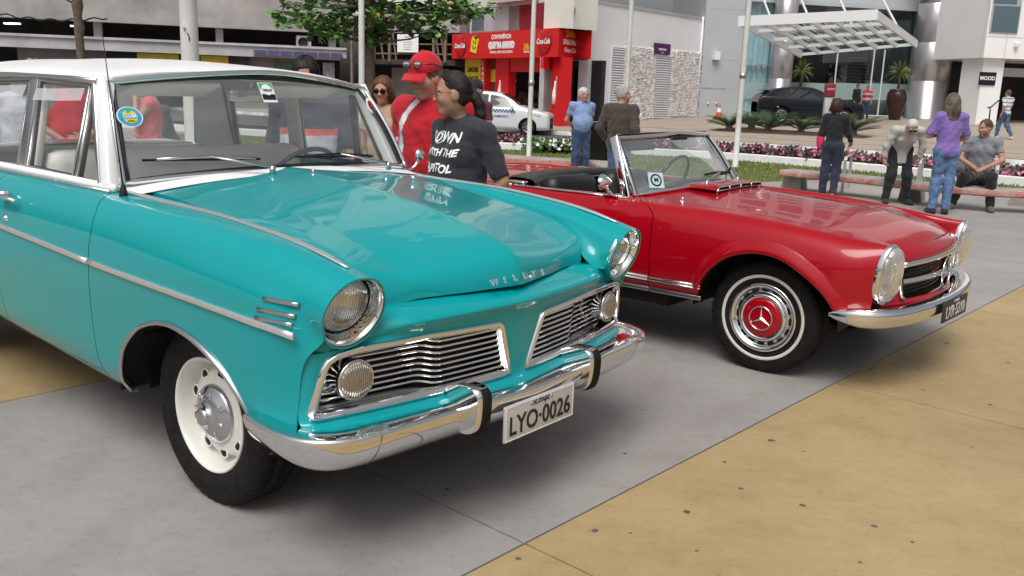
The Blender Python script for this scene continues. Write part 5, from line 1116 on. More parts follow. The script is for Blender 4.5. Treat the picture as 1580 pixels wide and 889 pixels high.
# ================================================================ red convertible, local frame as above
MR = thing('convertible_car', 'red open vintage roadster with chrome windscreen frame and whitewall tyres', 'car', (1.878, 5.471, 0), -radians(38.62))
ARM = [(-.372, .30), (-.365, .40), (-.350, .464), (-.29, .557), (-.198, .637), (-.095, .677), (.0, .690), (.08, .682), (.163, .655), (.267, .593), (.352, .52), (.397, .46), (.425, .40), (.435, .30)]
arM, _t, _r2 = arc_fn(.02, .32, ARM, .3)
MREAR = -2.40
hc, hw_, hh_ = (.716, .645), .083, .156
def mring(deg, f=1., back=0): 
    a = radians(deg); y = hc[0]+hw_*f*cos(a); z = hc[1]+hh_*f*sin(a); return (.610+.10*(z-.643)-.25*max(0, y-.70)-back, y, z)
rows = []
row(-3.40, [(.55, .42), (.60, .46), (.64, .52), (.66, .58), (.67, .64), (.67, .70), (.66, .75), (.63, .79), (.58, .81), (.52, .82), (.44, .825)])
row(-3.1, [(.72, .38), (.76, .42), (.78, .50), (.79, .58), (.79, .66), (.785, .74), (.765, .80), (.735, .84), (.69, .86), (.63, .868), (.54, .872)])
row(-2.4, [(.79, .36), (.835, .40), (.86, .47), (.872, .58), (.872, .68), (.865, .765), (.847, .825), (.82, .866), (.78, .888), (.725, .895), (.64, .898)])
row(-1.6, [(.80, .36), (.842, .40), (.868, .47), (.880, .58), (.878, .68), (.868, .758), (.848, .818), (.82, .855), (.785, .877), (.75, .883), (.70, .884)])
row(-.8, [(.80, .36), (.842, .40), (.868, .47), (.880, .58), (.877, .68), (.867, .757), (.847, .817), (.817, .856), (.776, .880), (.722, .889), (.655, .889)])
row(-.4, [(.80, .355), (.842, .395), (.866, .465), (.878, .58), (.875, .675), (.864, .750), (.844, .808), (.812, .849), (.770, .874), (.712, .883), (.645, .881)])
row(0, [(.80, .355), (.84, .395), (.862, .46), (.874, .575), (.871, .67), (.859, .738), (.837, .792), (.806, .832), (.764, .855), (.708, .863), (.638, .860)])
row(.3, [(.79, .36), (.83, .40), (.850, .465), (.862, .57), (.860, .658), (.848, .720), (.826, .768), (.796, .804), (.757, .826), (.704, .834), (.632, .830)])
row(.48, [(.77, .37, -.02), (.81, .41, -.02), (.827, .47, -.01), (.838, .56), (.840, .645), (.832, .706), (.811, .750), (.784, .782), (.750, .805), (.700, .815), (.622, .808)])
rows.append([(.52, .73, .37), (.56, .765, .42), (.575, .775, .475), mring(-38), mring(-14), mring(14), mring(40), mring(62), mring(80), mring(100), mring(128), (.59, mring(128)[1]-.01, mring(128)[2]-.045)])
mside = Surf(net(np.array(rows), 160, 62), (-1.2, 0, .5)).clip(arM).clip(lambda x, y, z: arM(-(x-MREAR), y, z+.03))
def mxd(z): return np.interp(z, [.36, .422, .541, .676, .76, .821, .862, .884, .90], [-.690, -.686, -.676, -.680, -.682, -.690, -.745, -.83, -.90])
mf = mside.clip(lambda x, y, z: x-mxd(z)-.003).clip(lambda x, y, z: z-np.where(x > .3, .43, .388)); md_ = mside.clip(lambda x, y, z: mxd(z)-.003-x).clip(lambda x, y, z: x+1.80-.003).clip(lambda x, y, z: z-.392); mrr = mside.clip(lambda x, y, z: -1.803-x)
msl = mside.clip(lambda x, y, z: mxd(z)-.003-x).clip(lambda x, y, z: x+1.803).clip(lambda x, y, z: .388-z)
hs_ = np.array([[mring(a, f, bk) for f, bk in ((1, 0), (.97, .05), (.9, .12), (.7, .2))] for a in (128, 150, 175, 200, 225, 250, 275, 300, 322)])
mh = Surf(net(hs_, 30, 14), (.45, hc[0], hc[1]))
# nose between the lamps: brow, grille mouth, apron
def mdx(y): return -.11*(abs(y)/.6)**2
nose = []
for x, z in ((.672, .768), (.700, .752), (.722, .728), (.728, .705), (.722, .690), (.712, .60), (.712, .475), (.722, .465), (.715, .44), (.66, .40), (.55, .36)):
    nose.append([(x+mdx(y)*(1 if z < .76 else .9), y, z-(.012*(y/.6)**2 if z > .69 else 0)) for y in (0, .15, .3, .42, .52, .60, .655)])
mpoly = [(-.02, .478), (-.02, .682), (.30, .680), (.50, .670), (.545, .655), (.530, .60), (.50, .505), (.47, .482)]
ns = Surf(net(np.array(nose), 60, 40, 'p', 's'), (.2, 0, .55)).clip(in_poly_fn(mpoly)).clip(lambda x, y, z: z-.425)
h_ = mf.join(mh).join(ns).join(mrr).join(msl); h_.join(h_.mirror()).build('body', X['red'], MR, .012)
for s in (1, -1): (md_ if s > 0 else md_.mirror()).build('door', X['red'], MR, .02)
# rear deck and hood
dk = np.array([[(x, y, z-.03*(abs(y)/.6)**2.5) for y in (-.68, -.5, -.25, 0, .25, .5, .68)] for x, z in ((-2.02, .925), (-2.4, .925), (-2.9, .90), (-3.38, .845))])
Surf(net(dk, 20, 30), (-2.5, 0, .3)).build('boot_lid', X['red'], MR, .02)
mhx = [-.78, -.5, -.2, .1, .32, .48, .56, .625, .665]
mz0 = [.944, .930, .913, .893, .870, .846, .828, .802, .776]; mz1 = [.934, .920, .903, .882, .858, .834, .816, .791, .768]; mz2 = [.912, .899, .883, .864, .842, .819, .803, .781, .760]; mz3 = [.890, .883, .872, .855, .832, .808, .792, .771, .753]
my3 = [.648, .642, .638, .634, .628, .615, .595, .565, .53]
Hm = np.array([[(mhx[i]+(mdx(f*my3[i])*.9 if i > 4 else mdx(f*my3[i])*.3*(i/5)), f*my3[i], zz_[i]) for f, zz_ in ((-1, mz3), (-.72, mz2), (-.40, mz1), (0, mz0), (.40, mz1), (.72, mz2), (1, mz3))] for i in range(9)])
Surf(net(Hm, 70, 60), (0, 0, .3)).build('hood', X['red'], MR, .02)
Hm2 = Hm.copy(); 
# cowl and intake scoop in front of the windscreen
cwl = np.array([[(x-(.20*(abs(y)/.68)**2 if x < -.8 else .12*(abs(y)/.68)**2), y, z-.055*(abs(y)/.68)**2) for y in np.linspace(-.69, .69, 13)] for x, z in ((-.70, .936), (-.785, .946), (-.86, .952))])
Surf(net(cwl, 8, 40), (0, 0, .4)).build('cowl_panel', X['red'], MR, 0)
P = np.array([[(-.80, y*.98, .948), (-.72, y, .962+.006*(1-(y/.3)**2)), (-.60, y, .966+.006*(1-(y/.3)**2)), (-.560, y, .964+.006*(1-(y/.3)**2)), (-.552, y, .958)] for y in np.linspace(-.30, .30, 15)]+[[(-.78, .325, .94), (-.70, .325, .945), (-.60, .325, .942), (-.56, .325, .94), (-.552, .325, .94)]])
P = np.concatenate([np.array([[(-.78, -.325, .94), (-.70, -.325, .945), (-.60, -.325, .942), (-.56, -.325, .94), (-.552, -.325, .94)]]), P]); Surf(P, (-.6, 0, .7)).build('intake_scoop', X['red'], MR, .006)
b = MB(); b.box((-.575, 0, .936), (.01, .62, .05)); b.build('scoop_mouth', X['black'], MR)
b = MB(); q = [(-.550, -.322, .918), (-.550, -.322, .940), (-.550, -.30, .958), (-.550, 0, .966), (-.550, .30, .958), (-.550, .322, .940), (-.550, .322, .918)]; b.tube(q, .004, 6); b.tube([(-.548, -.32, .938), (-.548, 0, .944), (-.548, .32, .938)], .003, 6)
for y in (-.16, 0, .16): b.tube([(-.548, y, .918), (-.548, y, .963)], .003, 6)
b.build('scoop_trim', X['chrome'], MR)
b = MB(); b.box((-.15, 0, .72), (1.2, 1.15, .16)); b.box((-2.6, 0, .62), (1.3, 1.2, .45)); b.box((-1.35, 0, .32), (1.5, 1.5, .10)); b.box((.35, 0, .50), (.5, 1.0, .2)); b.box((-.80, 0, .62), (.10, 1.55, .5)); b.build('inner_shell', X['black'], MR)
for s in (1, -1):
    for cx in (0, MREAR):
        b = MB(); n_ = 18; P = np.zeros((n_, 3, 3))
        for i in range(n_):
            a = pi*i/(n_-1)
            for j, y in enumerate((.835, .66, .48)): P[i, j] = (cx+.02+cos(a)*.42, s*y, .33+sin(a)*.37)
        b.grid(P, flip=s > 0); b.add([(cx+.02+cos(pi*i/11)*.42, s*.48, .33+sin(pi*i/11)*.37) for i in range(12)], [tuple(range(12))]); b.build('wheel_well', X['black'], MR)
    # flared arch lip
    A = []
    for x, z in curve(ARM, 56):
        yy = interp(z, [.36, .40, .465, .575, .675], [.80, .842, .866, .878, .875])-.030*max(0, (x-.2)/.25); A.append((x, yy, z))
    A = np.array([q_ for q_ in A if q_[2] > (.425 if q_[0] > 0 else .395)]); cx_, cz_ = .02, .32; P = []
    for x, y, z in A:
        d = np.array([x-cx_, z-cz_]); d /= np.linalg.norm(d)
        P.append([(x+d[0]*o, s*(y+h), z+d[1]*o) for o, h in ((-.002, -.02), (-.003, .010), (.004, .020), (.018, .022), (.036, .014), (.060, .003), (.075, -.006))])
    Surf(np.array(P), (0, 0, .3)).build('arch_flare', X['red'], MR, 0)
    # headlamp: tall oval
    def oval(f, off, n=44):
        R = []
        for k in range(n):
            a = 2*pi*k/n; y = hc[0]+hw_*f*cos(a); z = hc[1]+hh_*f*sin(a); R.append((.610+.10*(z-.643)-.25*max(0, y-.70)+off, s*y, z))
        return R
    def ovals(spec): 
        P = np.array([oval(f, o) for f, o in spec]); P = np.concatenate([P, P[:, :1]], 1); return P
    b = MB(); b.grid(ovals([(1.02, -.004), (1.03, .006), (1.025, .020), (.99, .027), (.965, .024), (.96, .01)]), flip=s < 0); hl = b.build('headlight_ring', X['chrome'], MR)
    b = MB(); b.grid(ovals([(.95, .022), (.92, .040), (.82, .058), (.6, .072), (.3, .079), (.01, .080)]), flip=s < 0); b.build('lens', X['palelens'], hl)
    b = MB(); b.grid(ovals([(.93, .012), (.8, .0), (.5, -.01), (.01, -.012)]), flip=s < 0); b.build('reflector', X['paleref'], hl)
    b = MB(); b.lathe([(.062, 0), (.058, .012), (.04, .022), (0, .026)], 24, (.618, s*hc[0], .69), 'x'); b.build('lamp_bowl', X['dullchrome'], hl)
    b = MB(); b.box((.625, s*hc[0], .585), (.01, .12, .006)); b.build('lamp_divider', X['steel'], hl)
    # chrome strips
    def msy(z): return interp(z, [.36, .40, .465, .575], [.80, .842, .867, .879])
    for xa, xb in ((-.345, -.678), (-.688, -1.795)):
        b = MB(); b.tube([(xa, s*(.868), .453), (xb, s*.870, .453)], .008, 6, flat=(1.0, .6)); b.tube([(xa, s*.866, .437), (xb, s*.868, .437)], .006, 6); b.build('side_trim', X['chrome'], MR)
        b = MB(); b.box(((xa+xb)/2, s*.866, .445), (abs(xa-xb), .006, .008)); b.build('trim_insert', X['black'], MR)
        b = MB(); b.bbox(((xa+xb)/2, s*.846, .377), (abs(xa-xb), .012, .026), .004); b.build('sill_trim', X['steel'], MR)
    b = MB(); b.tube([(-.92, s*.752, .889), (-1.3, s*.762, .889), (-1.8, s*.765, .887)], .012, 8, flat=(.6, 1)); b.build('belt_trim', X['chrome'], MR)
    b = MB(); b.tube([(-1.83, s*.758, .889), (-2.0, s*.735, .893), (-2.3, s*.70, .903)], .010, 8, flat=(.6, 1)); b.build('belt_trim', X['chrome'], MR)
    b = MB(); b.bbox((-1.80, s*.73, .902), (.14, .06, .03), .012); b.build('hood_catch', X['chrome'], MR)
# grille
b = MB(); b.add([(.60+mdx(y), y, z) for y, z in [(-p[0], p[1]) for p in mpoly[1:][::-1]]+mpoly[1:]], [tuple(range(14))]); b.build('grille_backing', X['black'], MR)
P = []
for sgn in (1, -1): pass
ol = [(-p[0], p[1]) for p in mpoly[2:][::-1]]+mpoly[2:]; ol = curve(ol, 70, 'p'); b = MB(); b.tube([(.715+mdx(y)+.004, y, z) for y, z in ol], .011, 8); b.tube([(.722+mdx(y)+.004, y, .687-.012*(y/.5)**2) for y in np.linspace(-.52, .52, 30)], .014, 8, flat=(1.2, .8)); b.build('grille_frame', X['chrome'], MR)
for k in range(9):
    z = .50+k*.0205; w = interp(z, [.48, .60, .655], [.47, .525, .54]); b = MB(); b.tube([(.66+mdx(y), y, z) for y in np.linspace(-w, w, 12)], .0022, 5); b.build('grille_wire', X['blackgloss'], MR)
b = MB(); P = np.array([[(.700+mdx(y)+d, y, .580+h) for h, d in ((.016, -.02), (.018, .01), (.010, .022), (-.010, .022), (-.018, .01), (-.016, -.02))] for y in np.linspace(-.50, .50, 30)]); b.grid(P, flip=True); gb = b.build('grille_bar', X['chrome'], MR)
def star(par, c, ex, ey, nn, R, m):
    b = MB(); c = Vector(c); b.tube([c+ex*(cos(t)*R)+ey*(sin(t)*R) for t in np.linspace(0, 2*pi, 40, endpoint=False)], R*.065, 8, closed=True); b.build('star_ring', m, par)
    b = MB()
    for k in range(3):
        a = pi/2+2*pi*k/3; d = ex*cos(a)+ey*sin(a); t = -ex*sin(a)+ey*cos(a); r0 = R*.17
        A_, B_, C_, D_, E_ = c+d*R*.96, c+t*r0, c-t*r0, c+nn*R*.13, c-nn*R*.05
        b.add([A_, B_, C_, D_, E_], [(0, 1, 3), (0, 3, 2), (1, 0, 4), (0, 2, 4)])
    b.build('star', m, par)
star(gb, (.735, 0, .582), Vector((0, 1, 0)), Vector((0, 0, 1)), Vector((1, 0, 0)), .086, X['chrome'])
# bumper
PM = [(.40, -.868), (.50, -.872), (.585, -.850), (.655, -.79), (.715, -.68), (.765, -.50), (.80, -.25), (.81, 0)]; PM = PM+[(x, -y) for x, y in PM[-2::-1]]
pc = curve(PM, 101); tn = np.gradient(pc, axis=0); tn /= np.linalg.norm(tn, axis=1, keepdims=True); no = np.stack([tn[:, 1], -tn[:, 0]], 1)
sc2 = curve([(-.10, .462), (-.06, .474), (-.02, .477), (.0, .468), (.010, .446), (.010, .422), (.002, .397), (-.02, .377), (-.06, .368), (-.09, .372)], 28, 'p')
def endf(i): t = min(i, 100-i)/7.0; return min(1, .35+.65*min(1, t)**.6)
BP = np.array([[(pc[i, 0]+no[i, 0]*o, pc[i, 1]+no[i, 1]*o, .425+(z-.425)*endf(i)) for o, z in sc2] for i in range(101)])
Surf(BP, (0, 0, .42)).build('bumper', X['chrome'], MR, .01)
# dark number plate
pc_ = Vector((.832, -.135, .415)); pr_ = Vector((.06, 1, 0)).normalized(); b = MB(); b.bbox(pc_, (.010, .40, .115), .003, rz=-.06); mp = b.build('number_plate', mat('dark plate', (.03, .03, .032), .5), MR)
pn = pr_.cross(Vector((0, 0, 1))); text('plate_text', 'LXR·5310', mat('plate silver', (.55, .55, .55), .4), mp, pc_+pn*.006-Vector((0, 0, .012)), pr_, (0, 0, 1), .092, .001, .001, xs=.86); text('plate_text', 'SC-ITAJAÍ', bpy.data.materials['plate silver'], mp, pc_+pn*.006+Vector((0, 0, .042)), pr_, (0, 0, 1), .020, .001)
b = MB(); b.box((.70, .1, .365), (.10, .5, .03)); b.box((.66, -.2, .360), (.08, .06, .05)); b.build('under_tray', X['black'], MR)
# windscreen
wb = [(-.915+.185*(1-(y/.675)**2), y, .905+.052*(1-(y/.675)**2)) for y in np.linspace(-.675, .675, 9)]
wt = [(-1.115+.085*(1-(y/.585)**2), y, 1.226+.010*(1-(y/.585)**2)) for y in np.linspace(-.585, .585, 9)]
wm = [tuple((np.array(a)+np.array(c))/2+np.array([.012, 0, .006])) for a, c in zip(wb, wt)]
WM = net(np.array([wb, wm, wt]), 14, 40); b = MB(); b.grid(WM); b.build('windscreen', X['glassg'], MR)
e0 = [tuple(p) for p in WM[0]]+[tuple(p) for p in WM[1:, -1]]+[tuple(p) for p in WM[-1, -2::-1]]+[tuple(p) for p in WM[-2:0, 0]]
b = MB(); b.tube(e0, .009, 6, closed=True); b.build('windscreen_seal', X['seal'], MR)
eo = np.array(e0); ce = eo.mean(0); q = []
for p in eo:
    d = p-ce; d[0] *= .3; d /= np.linalg.norm(d); q.append(p+d*.022)
b = MB(); b.tube(q, .017, 8, closed=True, flat=(1, .8)); b.build('windscreen_frame', X['chrome'], MR)
for s in (1, -1): 
    b = MB(); c0, c1 = Vector((-.960, s*.705, .87)), Vector((-1.143, s*.605, 1.240)); z = (c1-c0).normalized(); x = Vector((1, 0, 0)); x = (x-z*x.dot(z)).normalized(); y = z.cross(x); b.bbox((c0+c1)/2, (.055, .03, (c1-c0).length), .008, rot=Matrix((x, y, z)).transposed()); b.build('windscreen_post', X['chrome'], MR)
b = MB(); b.tube([(p[0]-.03, p[1]*1.02, p[2]+.026) for p in wt], .011, 6, flat=(.6, 1.6)); b.build('header_rail', X['blackgloss'], MR)
def wmx(y, z):
    d = np.abs(WM[..., 1]-y)+np.abs(WM[..., 2]-z); i, j = np.unravel_index(np.argmin(d), d.shape); return Vector(WM[i, j])
for py, ty in ((-.19, .24), (.26, .62)):
    P0 = Vector((-.70, py, .950)); m_ = wmx((py+ty)/2+.05, 1.01)+Vector((.03, 0, .015)); b = MB(); b.tube([P0, P0+Vector((-.0, .02, .03)), m_], [.010, .009, .006], 8); wp_ = b.build('wiper', X['steel'], MR)
    b = MB(); b.tube([wmx(py+.10, .995)+Vector((.012, 0, .006)), m_+Vector((-.01, 0, .0)), wmx(min(.6, ty+.15), .99)+Vector((.012, 0, .006))], .007, 6); b.build('wiper_blade', X['rubber'], wp_)
b = MB(); b.lathe([(.016, 0), (.012, .008), (.010, .02), (.012, .026), (0, .032)], 12, (-.60, -.67, .890)); b.build('washer_nozzle', X['chrome'], MR)
sq = wmx(-.575, .965)+Vector((.006, -.0, .004)); ex = (wmx(-.45, .965)-wmx(-.60, .965)).normalized(); ey = Vector((-.45, 0, .89)); ey = (ey-ex*ey.dot(ex)).normalized(); nn = ex.cross(ey); p = sq
sk = quad('square_sticker', -.01, .10, -.035, .065, .002, mat('pale sticker', (.45, .62, .62), .5), MR); p = sq+ex*.045+ey*.015; disc_part('sticker_disc', .041, .003, X['signblack'], sk); disc_part('sticker_field', .030, .004, bpy.data.materials['pale sticker'], sk); text('sticker_text', 'M', X['signblack'], sk, p+nn*.005, ex, ey, .042, .0003, .001)
# cockpit
cl = [(-.98, .66), (-1.6, .67), (-1.85, .63)]
for s in (1, -1):
    b = MB(); P = np.array([[(-.90, s*.70, .888), (-1.35, s*.712, .888), (-1.83, s*.70, .890)], [(-.90, s*.655, .875), (-1.35, s*.66, .875), (-1.83, s*.65, .875)], [(-.92, s*.65, .42), (-1.35, s*.65, .42), (-1.83, s*.63, .42)]]); b.grid(net(P, 10, 12, 'l', 'l'), flip=s < 0); b.build('door_lining', X['blackvinyl'], MR)
b = MB(); b.box((-1.35, 0, .40), (1.0, 1.35, .04)); b.box((-1.86, 0, .62), (.06, 1.3, .5)); b.build('cockpit_floor', X['black'], MR)
for y in (-.36, .36):
    b = MB(); b.bbox((-1.62, y, .72), (.16, .52, .46), .07, rot=Matrix.Rotation(-.18, 3, 'Y')); b.bbox((-1.36, y, .52), (.50, .52, .14), .05); b.build('seat', X['blackvinyl'], MR)
P = np.array([[(x-(.0), y, z) for x, z in ((-.86, .958-.05*(y/.66)**2), (-.97, .958-.05*(y/.66)**2), (-1.05, .93-.05*(y/.66)**2), (-1.06, .75))] for y in np.linspace(-.66, .66, 13)]); b = MB(); b.grid(net(P, 30, 10)); b.build('dashboard', X['blackvinyl'], MR)
b = MB(); sc_ = Vector((-1.26, .36, .90)); ax = Vector((-.9, 0, .43)).normalized(); u_ = Vector((0, 1, 0)); v_ = ax.cross(u_).normalized(); b.tube([sc_+u_*(.20*cos(t))+v_*(.20*sin(t)) for t in np.linspace(0, 2*pi, 36, endpoint=False)], .012, 8, closed=True); b.tube([sc_, sc_-ax*.25], .02, 8); b.tube([sc_-u_*.2, sc_+u_*.2], .010, 6); b.build('steering_wheel', X['blackgloss'], MR)
# folded soft top under its cover
P = np.array([[(-1.86-.0-.26*f+.16*(abs(y)/.66)**2.2*(1-f*.4), y*(1-.06*f), .885+h-.012*(abs(y)/.66)**2) for f, h in ((0, .0), (.02, .035), (.2, .055), (.5, .058), (.8, .05), (1.0, .035))] for y in np.linspace(-.68, .68, 21)]); b = MB(); b.grid(net(P, 40, 14)); b.build('soft_top_cover', X['blackvinyl'], MR)
b = MB(); b.tube([(-1.845+.16*(abs(y)/.66)**2.2, y, .892-.012*(abs(y)/.66)**2) for y in np.linspace(-.68, .68, 25)], .006, 6); b.build('cover_trim', X['chrome'], MR)
b = MB(); b.bbox((-1.02, 0, 1.215), (.03, .20, .05), .012); b.tube([(-1.01, 0, 1.24), (-1.03, 0, 1.262)], .006, 6); b.build('inner_mirror', X['black'], MR)
for y in (-.30, .30):
    b = MB(); b.bbox((-1.15, y, 1.200), (.03, .34, .115), .012, rot=Matrix.Rotation(-.5, 3, 'Y')); b.build('sun_visor', X['blackvinyl'], MR)
# door mirror
b = MB(); b.bbox((-1.035, -.765, .893), (.10, .04, .014), .006); b.tube([(-1.03, -.77, .895), (-1.055, -.785, .925), (-1.06, -.80, .955)], [.012, .009, .012], 8)
mm = [(.0, -.052), (.012, -.05), (.034, -.03), (.052, -.006), (.058, .012), (.056, .018)]; b.lathe([(r*1.0, h) for r, h in mm], 24, (-1.075, -.80, .975), (-.93, -.25, .0), sc=(1.2, .82)); mi_ = b.build('door_mirror', X['chrome'], MR)
b = MB(); b.lathe([(.054, .014), (0, .014)], 24, (-1.075, -.80, .975), (-.93, -.25, .0), sc=(1.2, .82)); b.build('mirror_glass', X['dullchrome'], mi_)
# wheels
ty = tyre_mesh('tyre', .322, .193, .185); ty.materials.append(X['rubber'])
b = MB(); b.lathe([(.224, .0905), (.226, .0935), (.240, .0935), (.243, .0905)], 72, ax='y'); wwm = b.mesh('whitewall'); wwm.materials.append(X['whitewall'])
b = MB(); b.lathe([(.194, .070), (.196, .090), (.190, .097), (.176, .094), (.166, .082), (.160, .074), (.146, .074), (.141, .080), (.136, .092), (.126, .100), (.117, .098), (.112, .092), (.02, .092)], 64, ax='y'); rmm = b.mesh('wheel_trim'); rmm.materials.append(X['chrome'])
b = MB(); b.lathe([(.112, .092), (.110, .098), (.095, .103), (.05, .107), (0, .108)], 48, ax='y'); hbm = b.mesh('hub_disc'); hbm.materials.append(X['red'])
b = MB(); b.bbox((0, 0, 0), (.040, .006, .013), .003); slm = b.mesh('trim_slot'); slm.materials.append(X['black'])
for x in (0, MREAR):
    for s in (1, -1):
        e = wheel(MR, x, s, .684, .316); link('tyre', ty, None, e); link('whitewall', wwm, None, e); link('wheel_trim', rmm, None, e); hb = link('hub_disc', hbm, None, e)
        for k in range(16):
            a = 2*pi*k/16; link('trim_slot', slm, None, e, (cos(a)*.153, .0745, sin(a)*.153), (0, -a+pi/2, 0))
        star(e, (0, .111, 0), Vector((-1, 0, 0)), Vector((0, 0, 1)), Vector((0, 1, 0)), .066, X['chrome'])
# ================================================================ poles, benches, trees, plants, vehicles
X['polewhite'] = mat('white painted pole', (.60, .60, .58), .55, noise=(3, .12))
def pole(p, r0, r1, h, label, name='flag_pole', band=None):
    t = thing(name, label, 'pole', (p.x, p.y, 0), group='white poles standing in the square')
    b = MB(); b.lathe([(r0*1.5, 0), (r0*1.5, .03), (r0, .04)]+[(r0+(r1-r0)*k/8, .04+(h-.04)*k/8) for k in range(1, 9)]+[(0, h)], 20); b.build('shaft', X['polewhite'], t)
    if band:
        b = MB(); rr_ = r0+(r1-r0)*band/h; b.lathe([(rr_, band-.05), (rr_+.012, band-.045), (rr_+.012, band+.045), (rr_, band+.05)], 20); b.build('clamp_band', X['steel'], t)
    return t
q = at(294, 100, 9.0); pt = pole(q, .086, .070, 9, 'thick white lamp pole rising behind the roof of the turquoise car', 'lamp_pole')
b = MB(); b.lathe([(.014, 0), (.016, .01), (.010, .02), (.004, .03), (0, .03)], 10, (-.012, -.080, 1.97), (0, -1, 0)); b.build('bolt', X['steel'], pt)
b = MB(); b.tube([(.01, -.083, 1.93), (.03, -.085, 1.89), (.025, -.084, 1.86)], .005, 5); b.build('wire_end', X['black'], pt)
pole(at(558, 120, 16.0), .052, .046, 8, 'slim white pole in front of the tree trunk and timber shop front')
pole(at(815, 257, z=0), .048, .040, 8, 'slim white pole in front of the white taxi', band=1.62)
pole(at(1134, 258, z=0), .062, .050, 8, 'slim white pole standing on the lawn right of the red car windscreen', band=1.92)
pole(at(966, 150, 20.5), .055, .046, 8, 'slim white pole rising behind the brown jacket man')

# benches
X['benchtop'] = mat('bench concrete', (.34, .32, .31), .8, noise=(6, .2), bump=(30, .3)); X['benchred'] = mat('worn red paint', (.40, .085, .05), .75, noise=(7, .25), bump=(30, .4), col2=(.40, .33, .30)); X['benchleg'] = mat('concrete leg', (.30, .28, .25), .9, noise=(5, .2), bump=(20, .4))
X['galv'] = mat('galvanised steel', (.46, .47, .48), .4, .5, noise=(20, .15))
def bench(name, label, front, depth, zt, legs, th=.105):
    t = thing(name, label, 'bench', (front[0].x, front[0].y, 0)); loc = Vector(t.location)
    d = [(front[min(i+1, len(front)-1)]-front[max(i-1, 0)]).normalized() for i in range(len(front))]; nn = [Vector((-a.y, a.x, 0)) for a in d]; nn = [n_ if n_.y > 0 else -n_ for n_ in nn]
    b = MB(); cr = MB(); rng = random.Random(5)
    A = []; 
    for i in range(len(front)-1):
        L_ = (front[i+1]-front[i]).length; k = max(2, int(L_/.10))
        for j in range(k): f = j/k; A.append((front[i]*(1-f)+front[i+1]*f-loc, nn[i]*(1-f)+nn[i+1]*f))
    A.append((front[-1]-loc, nn[-1])); rows_ = []
    for p, n_ in A:
        c1, c2 = rng.uniform(.0, .022), rng.uniform(0, .03)      # chipped edge
        rows_.append([(p.x+n_.x*a, p.y+n_.y*a, z) for a, z in ((depth, zt-th), (.02, zt-th), (0, zt-th+.02), (0, zt-.035-c2*.6), (.012+c1*.4, zt-.008-c1*.4), (.03+c1, zt), (depth-.02, zt), (depth, zt-.02), (depth, zt-th))])
    P = np.array(rows_); m_ = P.shape[1]
    for i in range(len(P)-1):
        for j in range(m_-1): b.add([P[i, j], P[i+1, j], P[i+1, j+1], P[i, j+1]], [(0, 1, 2, 3)], 1 if j in (1, 2, 3) else 0)
    for i in (0, -1): b.add([tuple(q_) for q_ in P[i][:-1]], [tuple(range(m_-1))], 1)
    b.build('seat_slab', [X['benchtop'], X['benchred']], t)
    for p, dr in legs:
        b = MB(); a_ = atan2(dr.y, dr.x); R0 = Matrix.Rotation(a_, 3, 'Z'); w = .30; c = p-loc
        pts_ = [(-.17, 0), (.17, 0), (.14, zt-th), (-.14, zt-th)]; b.prism(pts_, .36, Vector((c.x, c.y, 0))-R0@Vector((0, -.04, 0)), R0@Vector((1, 0, 0)), (0, 0, 1)); o = b.build('leg', X['benchleg'], t); 
    return t
z_ = .33
fr_ = [at(1203, 262, z=z_), at(1330, 274, z=z_), at(1440, 286, z=z_), at(1520, 292, z=z_), at(1600, 296, z=z_), at(1700, 301, z=z_)]
dr_ = (fr_[-1]-fr_[0]).normalized(); dn_ = Vector((-dr_.y, dr_.x, 0))
legs_ = [(at(1222, 292, z=0)+dn_*.25, dr_), (at(1404, 310, z=0)+dn_*.25, dr_), (at(1575, 318, z=0)+dn_*.25, dr_)]
bR = bench('bench', 'long concrete bench with peeling red edge behind the woman in purple', fr_, .50, z_, legs_)
def arm_rail(par, p, n_, zt=.58, dp=.42):
    loc = Vector(par.location); a, c = p-loc, p+n_*dp-loc; b = MB(); w = Vector((-n_.y, n_.x, 0))*.025
    def strip(p0, p1):
        d = (p1-p0).normalized(); s_ = w; th_ = d.cross(s_).normalized()*.008; b.add([p0-s_-th_, p0+s_-th_, p0+s_+th_, p0-s_+th_, p1-s_-th_, p1+s_-th_, p1+s_+th_, p1-s_+th_], [(3, 2, 1, 0), (4, 5, 6, 7), (0, 1, 5, 4), (1, 2, 6, 5), (2, 3, 7, 6), (3, 0, 4, 7)])
    A_ = [Vector((a.x, a.y, 0)), Vector((a.x, a.y, zt-.05)), Vector((a.x, a.y, 0))+n_*.05+Vector((0, 0, zt)), Vector((c.x, c.y, zt))-n_*.02, Vector((c.x, c.y, zt-.03)), Vector((c.x, c.y, 0))]
    for k in range(5): strip(A_[k], A_[k+1])
    b.build('arm_rail', X['galv'], par)
for x, y in ((1299, 297), (1413, 303), (1531, 316)): arm_rail(bR, at(x, y, z=0), Vector((.45, .89, 0)).normalized(), dp=.75)
fl_ = [at(748, 239, z=z_), at(800, 243, z=z_), at(860, 246.5, z=z_), at(911, 249, z=z_), at(935, 260, z=z_), at(975, 276, z=z_)]
dl_ = (fl_[2]-fl_[0]).normalized()
bL = bench('bench', 'red edged concrete bench bending round behind the red car seats', fl_, .48, z_, [(at(780, 262, z=0)+Vector((0, .2, 0)), dl_), (at(890, 263, z=0)+Vector((0, .2, 0)), dl_)], .115)
b = MB(); p = at(911, 262, z=0); c_ = Vector((p.x+.20, p.y+.25, 0)); hp = []
for t_ in np.linspace(0, pi, 14): hp.append((c_.x-cos(t_)*.125, c_.y, .62+.13*sin(t_)))
b.tube([(c_.x-.125, c_.y, 0)]+hp+[(c_.x+.125, c_.y, 0)], .022, 8); tag(b.build('bike_hoop', X['galv']), 'bent steel hoop standing behind the red edged bench by the two men', 'bike rack')
